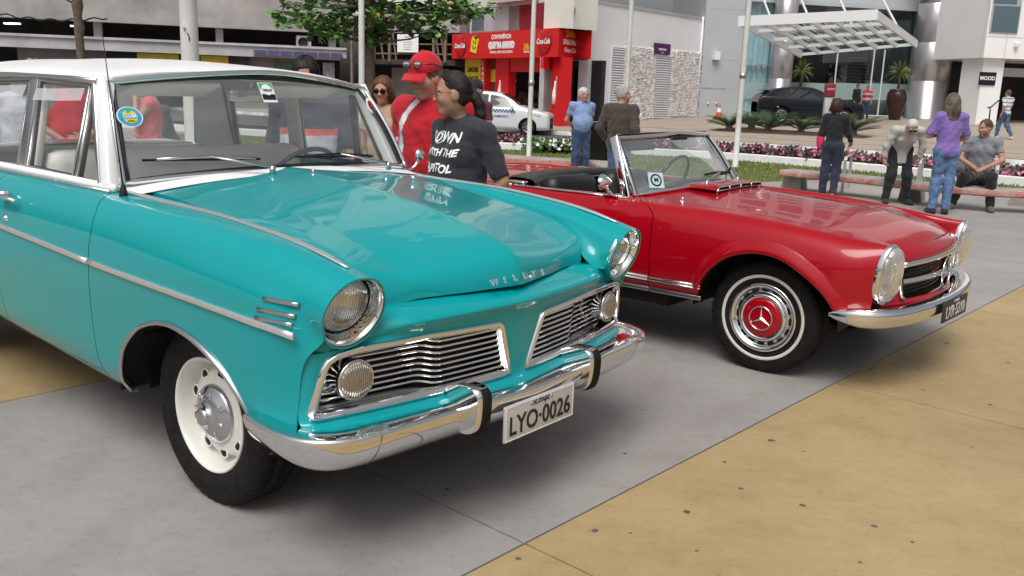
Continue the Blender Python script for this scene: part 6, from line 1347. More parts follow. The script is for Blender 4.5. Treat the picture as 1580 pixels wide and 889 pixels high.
p = at(927, 250, 17.5); bn = thing('litter_bin', 'black litter bin half hidden between the two older men', 'bin', (p.x, p.y, 0))
b = MB(); b.lathe([(.24, 0), (.30, .85), (.31, .86), (.29, .88)], 20); b.build('bin_body', X['black'], bn); b = MB(); b.lathe([(.33, .85), (.34, .90), (.31, .93), (.05, .95), (0, .95)], 20); b.build('lid', X['blackgloss'], bn)

# almond tree with large leaves, seen in front of the shop buildings
X['bark'] = mat('tree bark', (.11, .085, .065), .9, noise=(8, .4), bump=(25, .8))
X['leafgreen'] = mat('almond leaf', (.085, .20, .045), .45, noise=(.8, .35), spec=.4); X['leaflight'] = mat('young almond leaf', (.17, .29, .07), .45, noise=(.8, .3)); X['leafold'] = mat('turning almond leaf', (.26, .20, .03), .5, noise=(1, .3)); X['leafdk'] = mat('dark almond leaf', (.06, .14, .04), .5, noise=(.8, .3))  # darker leaf tone is mixed in at random
def leaf_mesh(m, L=.24):
    P = []; prof = [(0, .012), (.25, .06), (.55, .105), (.8, .10), (.95, .055), (1.0, 0)]
    V = []; F = []
    for i, (u, w) in enumerate(prof):
        zc = -.10*u*u*L; w *= L/.24
        if w > 0: V += [(u*L, -w, zc+w*.28), (u*L, 0, zc), (u*L, w, zc+w*.28)]
        else: V.append((u*L, 0, zc))
    for i in range(4): k = i*3; F += [(k, k+3, k+4, k+1), (k+1, k+4, k+5, k+2)]
    k = 12; F += [(k, 15, k+1), (k+1, 15, k+2)]
    b = MB(); b.add(V, F, 0, True); me = b.mesh('leaf'); me.materials.append(m); return me
LM = [leaf_mesh(X['leafgreen']), leaf_mesh(X['leaflight'], .22), leaf_mesh(X['leafdk'], .25), leaf_mesh(X['leafold'], .22)]
rt_ = random.Random(21)
p0 = at(571, 200, 24.5); tr = thing('almond_tree', 'broad leaved almond tree spreading over the timber shop front', 'tree', (p0.x, p0.y, -.12)); TB = MB(); tips = []
TB.tube([(0, 0, 0), (.03, 0, 1.2), (-.02, .03, 2.4), (.02, 0, 3.6), (0, 0, 5.2), (.05, .05, 7)], [.17, .14, .13, .11, .09, .05], 10)
def tip_at(px, py, dy): 
    q_ = at(px, py, 24.5+dy); return q_-Vector((p0.x, p0.y, -.12))
tp = [(425, 28), (440, 14), (455, 34), (470, 40), (480, 8), (492, 50), (505, 30), (515, 48), (520, 14), (540, 36), (545, 8), (560, 44), (575, 20), (590, 46), (600, 12), (612, 40), (625, 26), (640, 10), (645, 48), (660, 32), (672, 16), (685, 40), (700, 24), (712, 36), (725, 18), (738, 30), (752, 22), (765, 20), (500, -8), (530, -14), (560, -10), (600, -14), (640, -12), (680, -6), (460, -4), (720, 4), (430, 40), (480, 58), (600, 58), (690, 52), (510, 58)]
for i, (x, y) in enumerate(tp):
    T_ = tip_at(x, y-9, rt_.uniform(-1.4, 1.6)); base = Vector((0, 0, max(2.6, T_.z-.25+rt_.uniform(-.4, .3)))); mid = base*.5+T_*.5+Vector((0, 0, -.10)); TB.tube([base, mid, T_], [.032, .02, .008], 6); tips.append((T_, (T_-mid).normalized())); 
    m2 = base*.2+T_*.8+Vector((rt_.uniform(-.25, .25), rt_.uniform(-.3, .3), rt_.uniform(.0, .2))); tips.append((m2, (T_-base).normalized()))
for k in range(46):       # crown above the picture
    a = rt_.uniform(0, 6.28); r = rt_.uniform(.6, 3.0); T_ = Vector((cos(a)*r, sin(a)*r*.8, rt_.uniform(4.2, 6.8))); base = Vector((0, 0, T_.z-.4)); TB.tube([base, (base+T_)/2, T_], [.04, .03, .012], 5); tips.append((T_, (T_-base).normalized()))
TB.build('trunk', X['bark'], tr); nl = 0; rest = MB()
for ti, (T_, dr) in enumerate(tips):
    for k in range(20 if ti < 82 else 12):
        a = rt_.uniform(0, 6.28); el = rt_.uniform(-.95, .35); d = Vector((cos(a)*cos(el), sin(a)*cos(el), sin(el))); o = T_-dr*rt_.uniform(0, .38)+d*.03+Vector((rt_.gauss(0, .06), rt_.gauss(0, .10), rt_.gauss(0, .06)))
        y_ = Vector((-sin(a), cos(a), rt_.uniform(-.5, .5))).normalized(); x_ = d; z2 = x_.cross(y_).normalized(); y_ = z2.cross(x_); sc_ = rt_.uniform(.55, 1.05); M_ = Matrix.Translation(o) @ Matrix((x_*sc_, y_*sc_, z2*sc_)).transposed().to_4x4()
        me = rt_.choices(LM, (5, 3, 4, .7 if T_.x < .6 else .25))[0]
        if ti < 82 and nl < 300 and k < 4: o_ = link('leaf', me, None, tr); o_.matrix_local = M_; nl += 1
        else: rest.add([M_@v.co for v in me.vertices], [tuple(f.vertices) for f in me.polygons], LM.index(me), True)
struct(rest.build('crown', [X['leafgreen'], X['leaflight'], X['leafdk'], X['leafold']], tr), 'stuff')
q = at(125, 88, 21.0); t2 = thing('street_tree', 'bare tree trunk with knots beside the concrete building, behind the car roof', 'tree', (q.x, q.y, 0)); b = MB()
b.tube([(0, 0, 0), (.02, 0, 1.5), (-.01, 0, 2.3), (.01, 0, 2.55), (-.01, 0, 2.75), (.0, 0, 3.0), (.0, 0, 3.3), (.02, 0, 4.5), (-.05, .1, 6.5)], [.11, .095, .092, .12, .085, .125, .09, .085, .06], 10)
b.tube([(0, 0, 3.0), (-.25, 0, 3.12), (-.3, 0, 3.2)], [.03, .02, .008], 5)
for a in (0.4, 2.2, 4.1, 5.2): b.tube([(0, 0, 4.8), (cos(a)*.6, sin(a)*.6, 5.8), (cos(a)*1.4, sin(a)*1.4, 6.8)], [.05, .035, .015], 6)
b.build('trunk', X['bark'], t2); b = MB()
for k in range(500):
    a = rt_.uniform(0, 6.28); r = rt_.uniform(.2, 1.8); me = rt_.choice(LM[:3]); M_ = Matrix.Translation((cos(a)*r, sin(a)*r, rt_.uniform(5.8, 7.4))) @ Matrix.Rotation(rt_.uniform(0, 6.28), 4, 'Z') @ Matrix.Rotation(rt_.uniform(-.4, .9), 4, 'Y'); b.add([M_@v.co for v in me.vertices], [tuple(f.vertices) for f in me.polygons], LM.index(me), True)
struct(b.build('crown', [X['leafgreen'], X['leaflight'], X['leafdk']], t2), 'stuff')
wb_ = MB(); w0, w1 = at(-30, 16, 21.2), at(165, 28, 21.2); wb_.tube([w0*(1-f)+w1*f+Vector((0, 0, -.12*sin(pi*f)+.03*sin(f*37))) for f in np.linspace(0, 1, 30)], .018, 5); tag(wb_.build('slack_cable', X['black']), 'frayed cable slung past the bare tree trunk at upper left', 'cable')

# cycads in the soil bed, cones, post
X['cycad'] = mat('cycad leaf', (.045, .085, .035), .5, noise=(2, .35)); X['cycad2'] = mat('cycad leaf tip', (.09, .14, .06), .5)
def cycad(p, r, n, label, seed):
    rg_ = random.Random(seed); t = thing('cycad_plant', label, 'plant', (p.x, p.y, p.z), group='cycads in the soil bed before the hotel'); b = MB()
    for k in range(n):
        a = 2*pi*k/n*2.4+rg_.uniform(-.2, .2); el = rg_.uniform(.25, 1.25); L = r*rg_.uniform(.8, 1.1); pts_ = []
        for f in np.linspace(0, 1, 10): h = L*f; pts_.append(Vector((cos(a)*h*cos(el*(1-f*.55)), sin(a)*h*cos(el*(1-f*.55)), .12+h*sin(el)*(1-f*.42))))
        b.tube(pts_, [.012]*9+[.004], 4)
        for i in range(1, 10):
            for half_ in (0, .5):
                if i == 9 and half_: continue
                q_ = pts_[i].lerp(pts_[min(9, i+1)], half_); d = (pts_[i]-pts_[i-1]).normalized(); s_ = d.cross(Vector((0, 0, 1))).normalized(); w = r*.20*sin(pi*(.12+.84*(i+half_)/10))
                for sg in (1, -1): e_ = q_+s_*sg*w+d*w*.75+Vector((0, 0, w*.35)); b.add([q_-d*.013, q_+d*.013, e_], [(0, 1, 2)], 0 if rg_.random() < .7 else 1)
    struct(b.build('fronds', [X['cycad'], X['cycad2']], t), 'stuff'); b = MB(); b.lathe([(.13, -.05), (.15, .08), (.10, .2), (0, .22)], 10); b.build('trunk', X['bark'], t)
def ground_at(px, Y): q_ = at(px, 190, Y); q_.z = gz(q_.x, q_.y); return q_
cy = [(1126, 35.6, 1.0, 'leftmost spiky cycad in the soil bed, right of the traffic cone'), (1186, 35.2, 1.15, 'large dark cycad in the soil bed in front of the rear of the black car'), (1237, 34.6, 1.0, 'cycad in the soil bed left of the red topped post'), (1160, 37.0, .9, 'small cycad at the back of the soil bed behind the white pole'), (1318, 34.0, 1.1, 'cycad in the soil bed right of the woman in black')]
for i, (x, Y, r, lb) in enumerate(cy): cycad(ground_at(x, Y), r, 30, lb, 40+i)
bp_ = [ground_at(x, Y) for x, Y in ((1098, 35.3), (1140, 34.6), (1200, 34.0), (1270, 33.2), (1335, 32.6), (1350, 33.3), (1300, 34.8), (1220, 36.2), (1150, 37.2), (1110, 36.6))]
b = MB(); cpt = sum(bp_, Vector())/len(bp_); b.add([(q_.x, q_.y, q_.z+.01) for q_ in bp_]+[(cpt.x, cpt.y, cpt.z+.10)], [(i, (i+1) % 10, 10) for i in range(10)], 0, True); struct(b.build('soil_bed', X['earth']), 'stuff')
X['coneorange'] = mat('orange cone', (.62, .10, .03), .5)
for i, (x, Y, sc_, lb) in enumerate(((1108, 44, 1.0, 'orange traffic cone with white collar before the grey hotel wall'), (1172, 46, .9, 'small orange cone between curtained glass and the black car'))):
    q_ = ground_at(x, Y); t = thing('traffic_cone', lb, 'cone', (q_.x, q_.y, q_.z), group='orange traffic cones by the hotel'); b = MB(); b.bbox((0, 0, .02*sc_), (.42*sc_, .42*sc_, .04*sc_), .01); b.build('base', X['coneorange'], t)
    b = MB(); b.lathe([(.17*sc_, .04*sc_), (.115*sc_, .32*sc_)], 18); b.lathe([(.075*sc_, .52*sc_), (.035*sc_, .72*sc_), (0, .72*sc_)], 18); b.build('cone', X['coneorange'], t); b = MB(); b.lathe([(.115*sc_, .32*sc_), (.075*sc_, .52*sc_)], 18); b.build('collar', X['signwhite'], t)
q_ = ground_at(1274, 33.8); t = thing('ticket_post', 'grey post with a dark red head behind the woman in black', 'post', (q_.x, q_.y, q_.z)); b = MB(); b.bbox((0, 0, .75), (.26, .2, 1.5), .02); b.build('post', X['alu'], t)
b = MB(); b.bbox((0.02, -.01, 1.62), (.36, .26, .50), .05); hd = b.build('head', mat('dark red casing', (.20, .02, .03), .4), t); text('lettering', 'TICKET', X['signwhite'], hd, (.02, -.142, 1.66), (1, 0, 0), (0, 0, 1), .085, .002)
q_ = at(859, 190, 36.5); t = thing('street_sign', 'thin dark post with a small grey board seen edge on by the red store', 'sign', (q_.x, q_.y, -.05)); b = MB(); b.tube([(0, 0, 0), (0, 0, 2.2)], .03, 8); b.build('post', X['black'], t); b = MB(); b.bbox((0, 0, 1.75), (.24, .05, .62), .01, .5); b.build('board', X['alu'], t)
# tall pots with palms in front of the hotel
X['potbrown'] = mat('glazed brown pot', (.045, .020, .016), .25, noise=(3, .2)); X['palmleaf'] = mat('palm leaf', (.11, .14, .035), .5, noise=(2, .3))
for i, (x, Y, lb) in enumerate(((1379, 46.2, 'tall brown glazed pot with a yucca before the hotel doors'), (1229, 47.6, 'potted yucca behind the black car at the hotel front'))):
    q_ = ground_at(x, Y); t = thing('potted_plant', lb, 'plant pot', (q_.x, q_.y, q_.z), group='potted yuccas at the hotel front'); b = MB(); b.lathe([(0, 0), (.24, 0), (.27, .05), (.42, .6), (.50, 1.05), (.46, 1.32), (.36, 1.45), (.38, 1.50), (.33, 1.48), (.3, 1.4)], 28); b.build('pot', X['potbrown'], t)
    b = MB(); b.tube([(0, 0, 1.4), (.04, 0, 1.9), (.0, 0, 2.35)], [.07, .055, .05], 8); b.build('stem', X['bark'], t); b = MB(); rg_ = random.Random(i)
    for k in range(110):
        a = rg_.uniform(0, 6.28); el = rg_.uniform(-.9, 1.4); L = rg_.uniform(.45, .8); d = Vector((cos(a)*cos(el), sin(a)*cos(el), sin(el))); s_ = d.orthogonal().normalized()*.022; c_ = Vector((0, 0, 2.35)); b.add([c_-s_, c_+s_, c_+d*L*.6+s_, c_+d*L+Vector((0, 0, -L*.18)), c_+d*L*.6-s_], [(0, 1, 2, 3, 4)])
    struct(b.build('leaves', X['palmleaf'], t), 'stuff')

# street vehicles
X['taxiwhite'] = mat('white taxi paint', (.72, .73, .74), .25, 0, .8); X['suvpaint'] = mat('black car paint', (.006, .010, .014), .25, 0, .45, spec=.3); X['carglass'] = mat('car window', (.015, .018, .02), .05, spec=.8); X['plastic'] = mat('black plastic', (.02, .02, .02), .6); X['taillight'] = mat('tail lamp', (.35, .01, .01), .2, coat=.6); X['lampclear'] = mat('clear lamp', (.55, .57, .6), .1, .3, coat=.8)
def street_car(name, label, cat, loc, az, st, wb, paint, wpoly, wsx_, R=.32, loc_z=0):
    t = thing(name, label, cat, (loc[0], loc[1], loc_z), pi/2-az); rows_ = []
    for x, w, zs, zb, zt_, yr in st: rows_.append([(x, w*.90, zs), (x, w*.98, zs+.12), (x, w, (zs+zb)/2+.05), (x, w*.985, zb-.05), (x, w*.955, zb), (x, yr+(w*.955-yr)*.35, zb+(zt_-zb)*.62), (x, yr, zt_-.045 if zt_-zb > .2 else zt_-.015), (x, yr*.86, zt_-.008), (x, yr*.5, zt_), (x, 0, zt_+.006)])
    S = Surf(net(np.array(rows_), 130, 46, 'p', 'p'), (-1.3, 0, .6))
    for cx in (0, -wb): S = S.clip(lambda x, y, z: np.hypot(x-cx, z-R)-(R+.055))
    body_ = S; gl = []
    for poly in wpoly:
        f = in_poly_fn(poly); fn = lambda x, y, z, f=f: f(0, x, z); gz_ = lambda x, y, z, fn=fn: np.where(y > .3, fn(x, y, z), 1.); gl.append(body_.clip(lambda x, y, z, q=gz_: -q(x, y, z))); body_ = body_.clip(gz_)
    for a, c, yw in wsx_:
        f = lambda x, y, z, a=a, c=c, yw=yw: np.where(z > .8, np.maximum(np.maximum(a-x, x-c), y-yw(x)), 1.); gl.append(body_.clip(lambda x, y, z, f=f: -f(x, y, z))); body_ = body_.clip(f)
    body_.join(body_.mirror()).build('body', paint, t, .02)
    for k, g_ in enumerate(gl):
        if k >= len(wpoly): g_.join(g_.mirror()).build('windscreen', X['carglass'], t, 0)
        else:
            g_.build('side_window', X['carglass'], t, 0); g_.mirror().build('side_window', X['carglass'], t, 0)
    b = MB(); b.box((-wb/2, 0, .42), (wb+1.2, 1.35, .36)); b.build('underbody', X['black'], t)
    tm_ = tyre_mesh('tyre', R, R*.66, .20, 48); tm_.materials.append(X['rubber'])
    b = MB(); b.lathe([(R*.67, .07), (R*.66, .095), (R*.60, .085), (R*.56, .05), (R*.2, .06), (0, .07)], 32, ax='y'); rm_ = b.mesh('rim'); rm_.materials.append(X['black'])
    b = MB()
    for k in range(7): a = 2*pi*k/7; b.box((cos(a)*R*.36, .075, sin(a)*R*.36), (R*.56, .03, .055), rot=Matrix.Rotation(-a, 3, 'Y'))
    b.lathe([(R*.67, .085), (R*.62, .10), (R*.57, .085)], 32, ax='y'); b.lathe([(R*.17, .08), (.03, .1), (0, .1)], 16, ax='y'); sp_ = b.mesh('spokes'); sp_.materials.append(X['steel'])
    for cx in (0, -wb):
        for s in (1, -1):
            e = bpy.data.objects.new('wheel', None); COL.objects.link(e); e.parent = t; e.location = (cx, s*(st[4][1]-.13), R); e.rotation_euler = (0, 0, 0 if s > 0 else pi); link('tyre', tm_, None, e); link('rim', rm_, None, e); link('spokes', sp_, None, e)
    return t
tax = at(819, 206, 33.3)
tx = street_car('taxi_car', 'white taxi with a blue chequered band parked by the red store', 'taxi', (tax.x, tax.y), radians(101), [(.84, .50, .30, .62, .70, .44), (.80, .70, .22, .78, .82, .55), (.55, .82, .20, .88, .93, .66), (.1, .865, .19, .95, 1.03, .70), (-.35, .865, .18, 1.0, 1.14, .68), (-.75, .865, .18, 1.01, 1.42, .62), (-1.15, .865, .18, 1.02, 1.60, .60), (-2.0, .865, .18, 1.03, 1.66, .60), (-2.8, .865, .18, 1.04, 1.62, .60), (-3.3, .86, .22, 1.05, 1.45, .58), (-3.48, .82, .28, 1.05, 1.12, .56), (-3.54, .72, .34, .80, .84, .5)], 2.62, X['taxiwhite'],
    [[(-.55, 1.04), (-.98, 1.46), (-1.55, 1.55), (-1.55, 1.05)], [(-1.63, 1.05), (-1.63, 1.555), (-2.45, 1.56), (-2.45, 1.07)], [(-2.53, 1.08), (-2.53, 1.555), (-2.95, 1.50), (-3.1, 1.12)]], [(-1.10, -.36, lambda x: .60)], .315, -.12)
tx.scale = (.9, .9, .9)
b = MB()
for i in range(46):
    for r_ in range(2):
        if (i+r_) % 2 == 0:
            x = -.50-i*.065
            for s in (1, -1): b.add([(x, s*.876, .86+r_*.065), (x-.065, s*.876, .86+r_*.065), (x-.065, s*.874, .925+r_*.065), (x, s*.874, .925+r_*.065)], [(0, 1, 2, 3) if s < 0 else (3, 2, 1, 0)])
b.build('chequer_band', mat('blue chequer', (.05, .09, .30), .4), tx)
text('lettering', 'CAMBORIÚ', bpy.data.materials['blue chequer'], tx, (-1.1, -.875, .70), (1, 0, 0), (0, 0, 1), .13, .001, .002)
for s in (1, -1):
    b = MB(); b.bbox((-.62, s*.96, 1.06), (.10, .18, .13), .03); b.build('wing_mirror', X['taxiwhite'], tx)
    b = MB(); P = np.array([[(.62, s*.72, .80), (.50, s*.80, .83), (.25, s*.845, .88)], [(.66, s*.70, .72), (.52, s*.815, .74), (.22, s*.86, .82)]]); b.grid(net(P+np.array([.012, s*.012, 0]), 6, 10), flip=s < 0); b.build('headlight', X['lampclear'], tx)
    b = MB(); b.bbox((.72, s*.62, .42), (.06, .16, .09), .02); b.build('fog_lamp', X['plastic'], tx)
    b = MB(); b.bbox((-1.5, s*.89, .90), (.16, .02, .03), .008); b.build('door_handle', X['taxiwhite'], tx)
b = MB(); b.bbox((.80, 0, .66), (.06, .9, .09), .02); b.bbox((.81, 0, .50), (.06, .95, .16), .02); b.build('grille', X['plastic'], tx)
for x, y in ((1178, 41.6),): pass
sv = ground_at(1292, 40.6)
su = street_car('crossover_car', 'black crossover car parked behind the cycads at the hotel entrance', 'car', (sv.x, sv.y), radians(94), [(.90, .55, .34, .70, .78, .5), (.84, .78, .26, .84, .88, .62), (.55, .90, .24, .95, 1.0, .74), (.05, .94, .23, 1.03, 1.10, .78), (-.45, .945, .22, 1.06, 1.17, .74), (-.95, .945, .22, 1.08, 1.45, .62), (-1.4, .945, .22, 1.09, 1.58, .60), (-2.1, .945, .22, 1.11, 1.60, .59), (-2.8, .945, .23, 1.14, 1.50, .57), (-3.4, .93, .28, 1.16, 1.30, .60), (-3.62, .88, .36, 1.12, 1.16, .6), (-3.68, .78, .44, .85, .9, .55)], 2.66, X['suvpaint'],
    [[(-.72, 1.12), (-1.15, 1.42), (-1.75, 1.51), (-1.75, 1.13)], [(-1.83, 1.14), (-1.83, 1.52), (-2.6, 1.44), (-3.0, 1.28), (-2.9, 1.18)]], [(-1.32, -.48, lambda x: .62)], .36, sv.z)
for s in (1, -1):
    b = MB(); b.bbox((-.86, s*1.04, 1.12), (.12, .18, .15), .04); b.build('wing_mirror', X['suvpaint'], su); b = MB(); b.bbox((-3.58, s*.78, 1.02), (.10, .22, .12), .03); b.build('tail_lamp', X['taillight'], su)
b = MB(); b.bbox((-3.35, 0, 1.40), (.30, 1.2, .04), .015); b.build('roof_spoiler', X['suvpaint'], su)
# ================================================================ people: one smooth body surface each, clothes and hair as parts
def surface_net(val, lo, h):
    """quad mesh of the zero level of a sampled field"""
    s = val < 0; nx, ny, nz = val.shape; cs = np.zeros((nx-1, ny-1, nz-1), int); acc = np.zeros((nx-1, ny-1, nz-1, 3)); cnt = np.zeros((nx-1, ny-1, nz-1))
    C = [(i, j, k) for i in (0, 1) for j in (0, 1) for k in (0, 1)]
    sl = lambda c: (slice(c[0], nx-1+c[0]), slice(c[1], ny-1+c[1]), slice(c[2], nz-1+c[2]))
    for c in C: cs += s[sl(c)]
    act = (cs > 0) & (cs < 8)
    for a in C:
        for ax in range(3):
            if a[ax]: continue
            b = list(a); b[ax] = 1; va, vb = val[sl(a)], val[sl(b)]; x = (s[sl(a)] != s[sl(b)]) & act
            if not x.any(): continue
            t = va[x]/(va[x]-vb[x]); p = np.repeat(np.array(a, float)[None], len(t), 0); p[:, ax] += t; acc[x] += p; cnt[x] += 1
    idx = -np.ones(act.shape, int); ii = np.argwhere(act); idx[act] = np.arange(len(ii)); V = np.array(lo)+(ii+acc[act]/np.maximum(cnt[act], 1)[:, None])*h; F = []
    for ax in range(3):
        o1, o2 = [q for q in range(3) if q != ax]; a = [slice(1, -1)]*3; a[ax] = slice(0, -1); b = [slice(1, -1)]*3; b[ax] = slice(1, None)
        sa, sb = s[tuple(a)], s[tuple(b)]; x = np.argwhere(sa != sb); 
        if not len(x): continue
        inside = sa[tuple(x.T)]; base = x+np.array([0 if q == ax else 1 for q in range(3)]); Q = []
        for d1, d2 in ((-1, -1), (0, -1), (0, 0), (-1, 0)):
            g = base.copy(); g[:, o1] += d1; g[:, o2] += d2; Q.append(idx[tuple(g.T)])
        Q = np.stack(Q, 1); fl = inside if ax != 1 else ~inside; Q[~fl] = Q[~fl][:, ::-1]; F.append(Q)
    return V, np.concatenate(F)
class Field:
    def __init__(s): s.P = []
    def cap(s, a, b, ra, rb=None, k=.03, cut=None, sub=False, flat=None):
        s.P.append(('c', np.array(a, float), np.array(b, float), ra, ra if rb is None else rb, k, cut, sub)); return s
    def ell(s, c, r, R=None, k=.03, sub=False, cut=None): s.P.append(('e', np.array(c, float), np.array(r, float), np.eye(3) if R is None else np.asarray(R), None, k, cut, sub)); return s
    def bounds(s):
        lo = np.full(3, 1e9); hi = -lo
        for p in s.P:
            if p[7]: continue
            if p[0] == 'c': r = max(p[3], p[4]); lo = np.minimum(lo, np.minimum(p[1], p[2])-r); hi = np.maximum(hi, np.maximum(p[1], p[2])+r)
            else: r = p[2].max(); lo = np.minimum(lo, p[1]-r); hi = np.maximum(hi, p[1]+r)
        return lo, hi
    def mesh(s, h, clip=(), wob=None, box=None):
        lo, hi = s.bounds() if box is None else (np.array(box[0], float), np.array(box[1], float)); lo = lo-.03-2*h; hi = hi+.03+2*h; n = np.ceil((hi-lo)/h).astype(int)+1
        ax = [lo[i]+np.arange(n[i])*h for i in range(3)]; val = np.full(tuple(n), .25)
        for kind, a, b, c, d, k, cut, sub in s.P:
            if kind == 'c': r = max(c, d); l2, h2 = np.minimum(a, b)-r-.06, np.maximum(a, b)+r+.06
            else: l2, h2 = a-b.max()-.06, a+b.max()+.06
            i0 = np.maximum(0, np.floor((l2-lo)/h).astype(int)); i1 = np.minimum(n, np.ceil((h2-lo)/h).astype(int)+1)
            if (i1 <= i0).any(): continue
            S = tuple(slice(i0[q], i1[q]) for q in range(3)); X_, Y_, Z_ = np.meshgrid(ax[0][S[0]], ax[1][S[1]], ax[2][S[2]], indexing='ij', sparse=True)
            if kind == 'c':
                ab = b-a; L2 = max(ab@ab, 1e-9); t = np.clip(((X_-a[0])*ab[0]+(Y_-a[1])*ab[1]+(Z_-a[2])*ab[2])/L2, 0, 1)
                D = np.sqrt((X_-a[0]-t*ab[0])**2+(Y_-a[1]-t*ab[1])**2+(Z_-a[2]-t*ab[2])**2)-(c+(d-c)*t)
            else:
                R = c; dx_, dy_, dz_ = X_-a[0], Y_-a[1], Z_-a[2]; u = R[0, 0]*dx_+R[1, 0]*dy_+R[2, 0]*dz_; v = R[0, 1]*dx_+R[1, 1]*dy_+R[2, 1]*dz_; w = R[0, 2]*dx_+R[1, 2]*dy_+R[2, 2]*dz_
                k0 = np.sqrt((u/b[0])**2+(v/b[1])**2+(w/b[2])**2); k1 = np.sqrt((u/b[0]**2)**2+(v/b[1]**2)**2+(w/b[2]**2)**2); D = k0*(k0-1)/np.maximum(k1, 1e-6)
            if cut is not None:
                for (q, nn) in cut: D = np.maximum(D, (X_-q[0])*nn[0]+(Y_-q[1])*nn[1]+(Z_-q[2])*nn[2])
            V = val[S]
            if sub: val[S] = np.maximum(V, -D) if k <= 0 else (lambda hh: V*(1-hh)+(-D)*hh+k*hh*(1-hh))(np.clip(.5+.5*(-D-V)/k, 0, 1))
            else:
                hh = np.clip(.5+.5*(V-D)/k, 0, 1); val[S] = V*(1-hh)+D*hh-k*hh*(1-hh)
        X_, Y_, Z_ = np.meshgrid(*ax, indexing='ij', sparse=True)
        if wob: val = val+wob*(np.sin(X_*31+Z_*17+2*np.sin(Y_*13))*np.sin(Z_*23+Y_*29+np.sin(X_*19)*1.5)+.42*np.sin(Z_*74+2.2*np.sin(Y_*21+X_*17)+Y_*26)*np.sin(X_*37+Y_*33+1.7*np.sin(Z_*29)))
        for q, nn in clip: val = np.maximum(val, (X_-q[0])*nn[0]+(Y_-q[1])*nn[1]+(Z_-q[2])*nn[2])
        val[0], val[-1], val[:, 0], val[:, -1], val[:, :, 0], val[:, :, -1] = (.1,)*6
        return surface_net(val, lo, h)
def to_obj(name, VF, m, par, fn=None):
    V, F = VF; me = bpy.data.meshes.new(name); me.from_pydata(V.tolist(), [], F.tolist()); me.polygons.foreach_set('use_smooth', [True]*len(F))
    if fn is not None: me.polygons.foreach_set('material_index', fn(V[F].mean(1)).astype(np.int32))
    me.update(); return link(name, me, m, par)
def rotm(yaw=0, pitch=0, roll=0):      # yaw left+, pitch nod down+, roll
    return np.array(Matrix.Rotation(yaw, 3, 'Z') @ Matrix.Rotation(pitch, 3, 'Y') @ Matrix.Rotation(roll, 3, 'X'))
V3 = lambda *a: np.array(a, float)
CL = {}
def cloth(name, col, rough=.85, amt=.12): 
    if name not in CL: CL[name] = mat(name, col, rough, noise=(11, amt*1.6), bump=(50, .45), sheen=.15)
    return CL[name]
HM = {}
def hairm(name, col): 
    if name in HM: return HM[name]
    m = mat(name, col, .45, noise=(60, .45), bump=(220, .5)); HM[name] = m; return m
def strands(b, i, R, s, hp, n, style, rg):
    """fine locks lying on the hair so that it does not read as one smooth cap"""
    ex = (.106, .088, .113) if style not in ('bob', 'long') else (.116, .096, .118)
    for k in range(n):
        if style == 'pony':
            a = rg.uniform(-2.5, 2.5); p0 = np.array([.055*cos(a)*1.0-.01, .085*sin(a), .075+.02*cos(a)-.05*abs(sin(a))*rg.random()]); p1 = np.array([-.10, rg.uniform(-.012, .012), -.008+rg.uniform(-.01, .01)]); pts_ = []
            for f in np.linspace(0, 1, 9):
                q = p0*(1-f)+p1*f-np.array([-.013, 0, .022]); q = q/np.linalg.norm(q/np.array([.1035, .0845, .1105])); pts_.append(hp(*(q+np.array([-.013, 0, .022]))))
        else:
            a = rg.uniform(.75, 2*pi-.75) if style != 'short' else rg.uniform(.6, 2*pi-.6); t1 = rg.uniform(1.5, 2.0) if style in ('bob', 'long') else rg.uniform(1.2, 1.85); pts_ = []; w = rg.uniform(-.25, .25)
            for f in np.linspace(.05, 1, 9):
                th = t1*f; q = np.array([ex[0]*sin(th)*cos(a+w*f)*1.0-.016, ex[1]*sin(th)*sin(a+w*f), ex[2]*cos(th)+.026]); pts_.append(hp(*q))
            if style in ('bob', 'long'):
                L = .10 if style == 'bob' else .22; q0 = pts_[-1]; pts_ += [q0+(R@V3(-.02*f, .02*f*sin(a), -L*f*rg.uniform(.85, 1.1)))*s for f in (.3, .6, 1)]
        b.tube(pts_, [rg.uniform(.0016, .0034)*s]*(len(pts_)-1)+[.0006], 4)
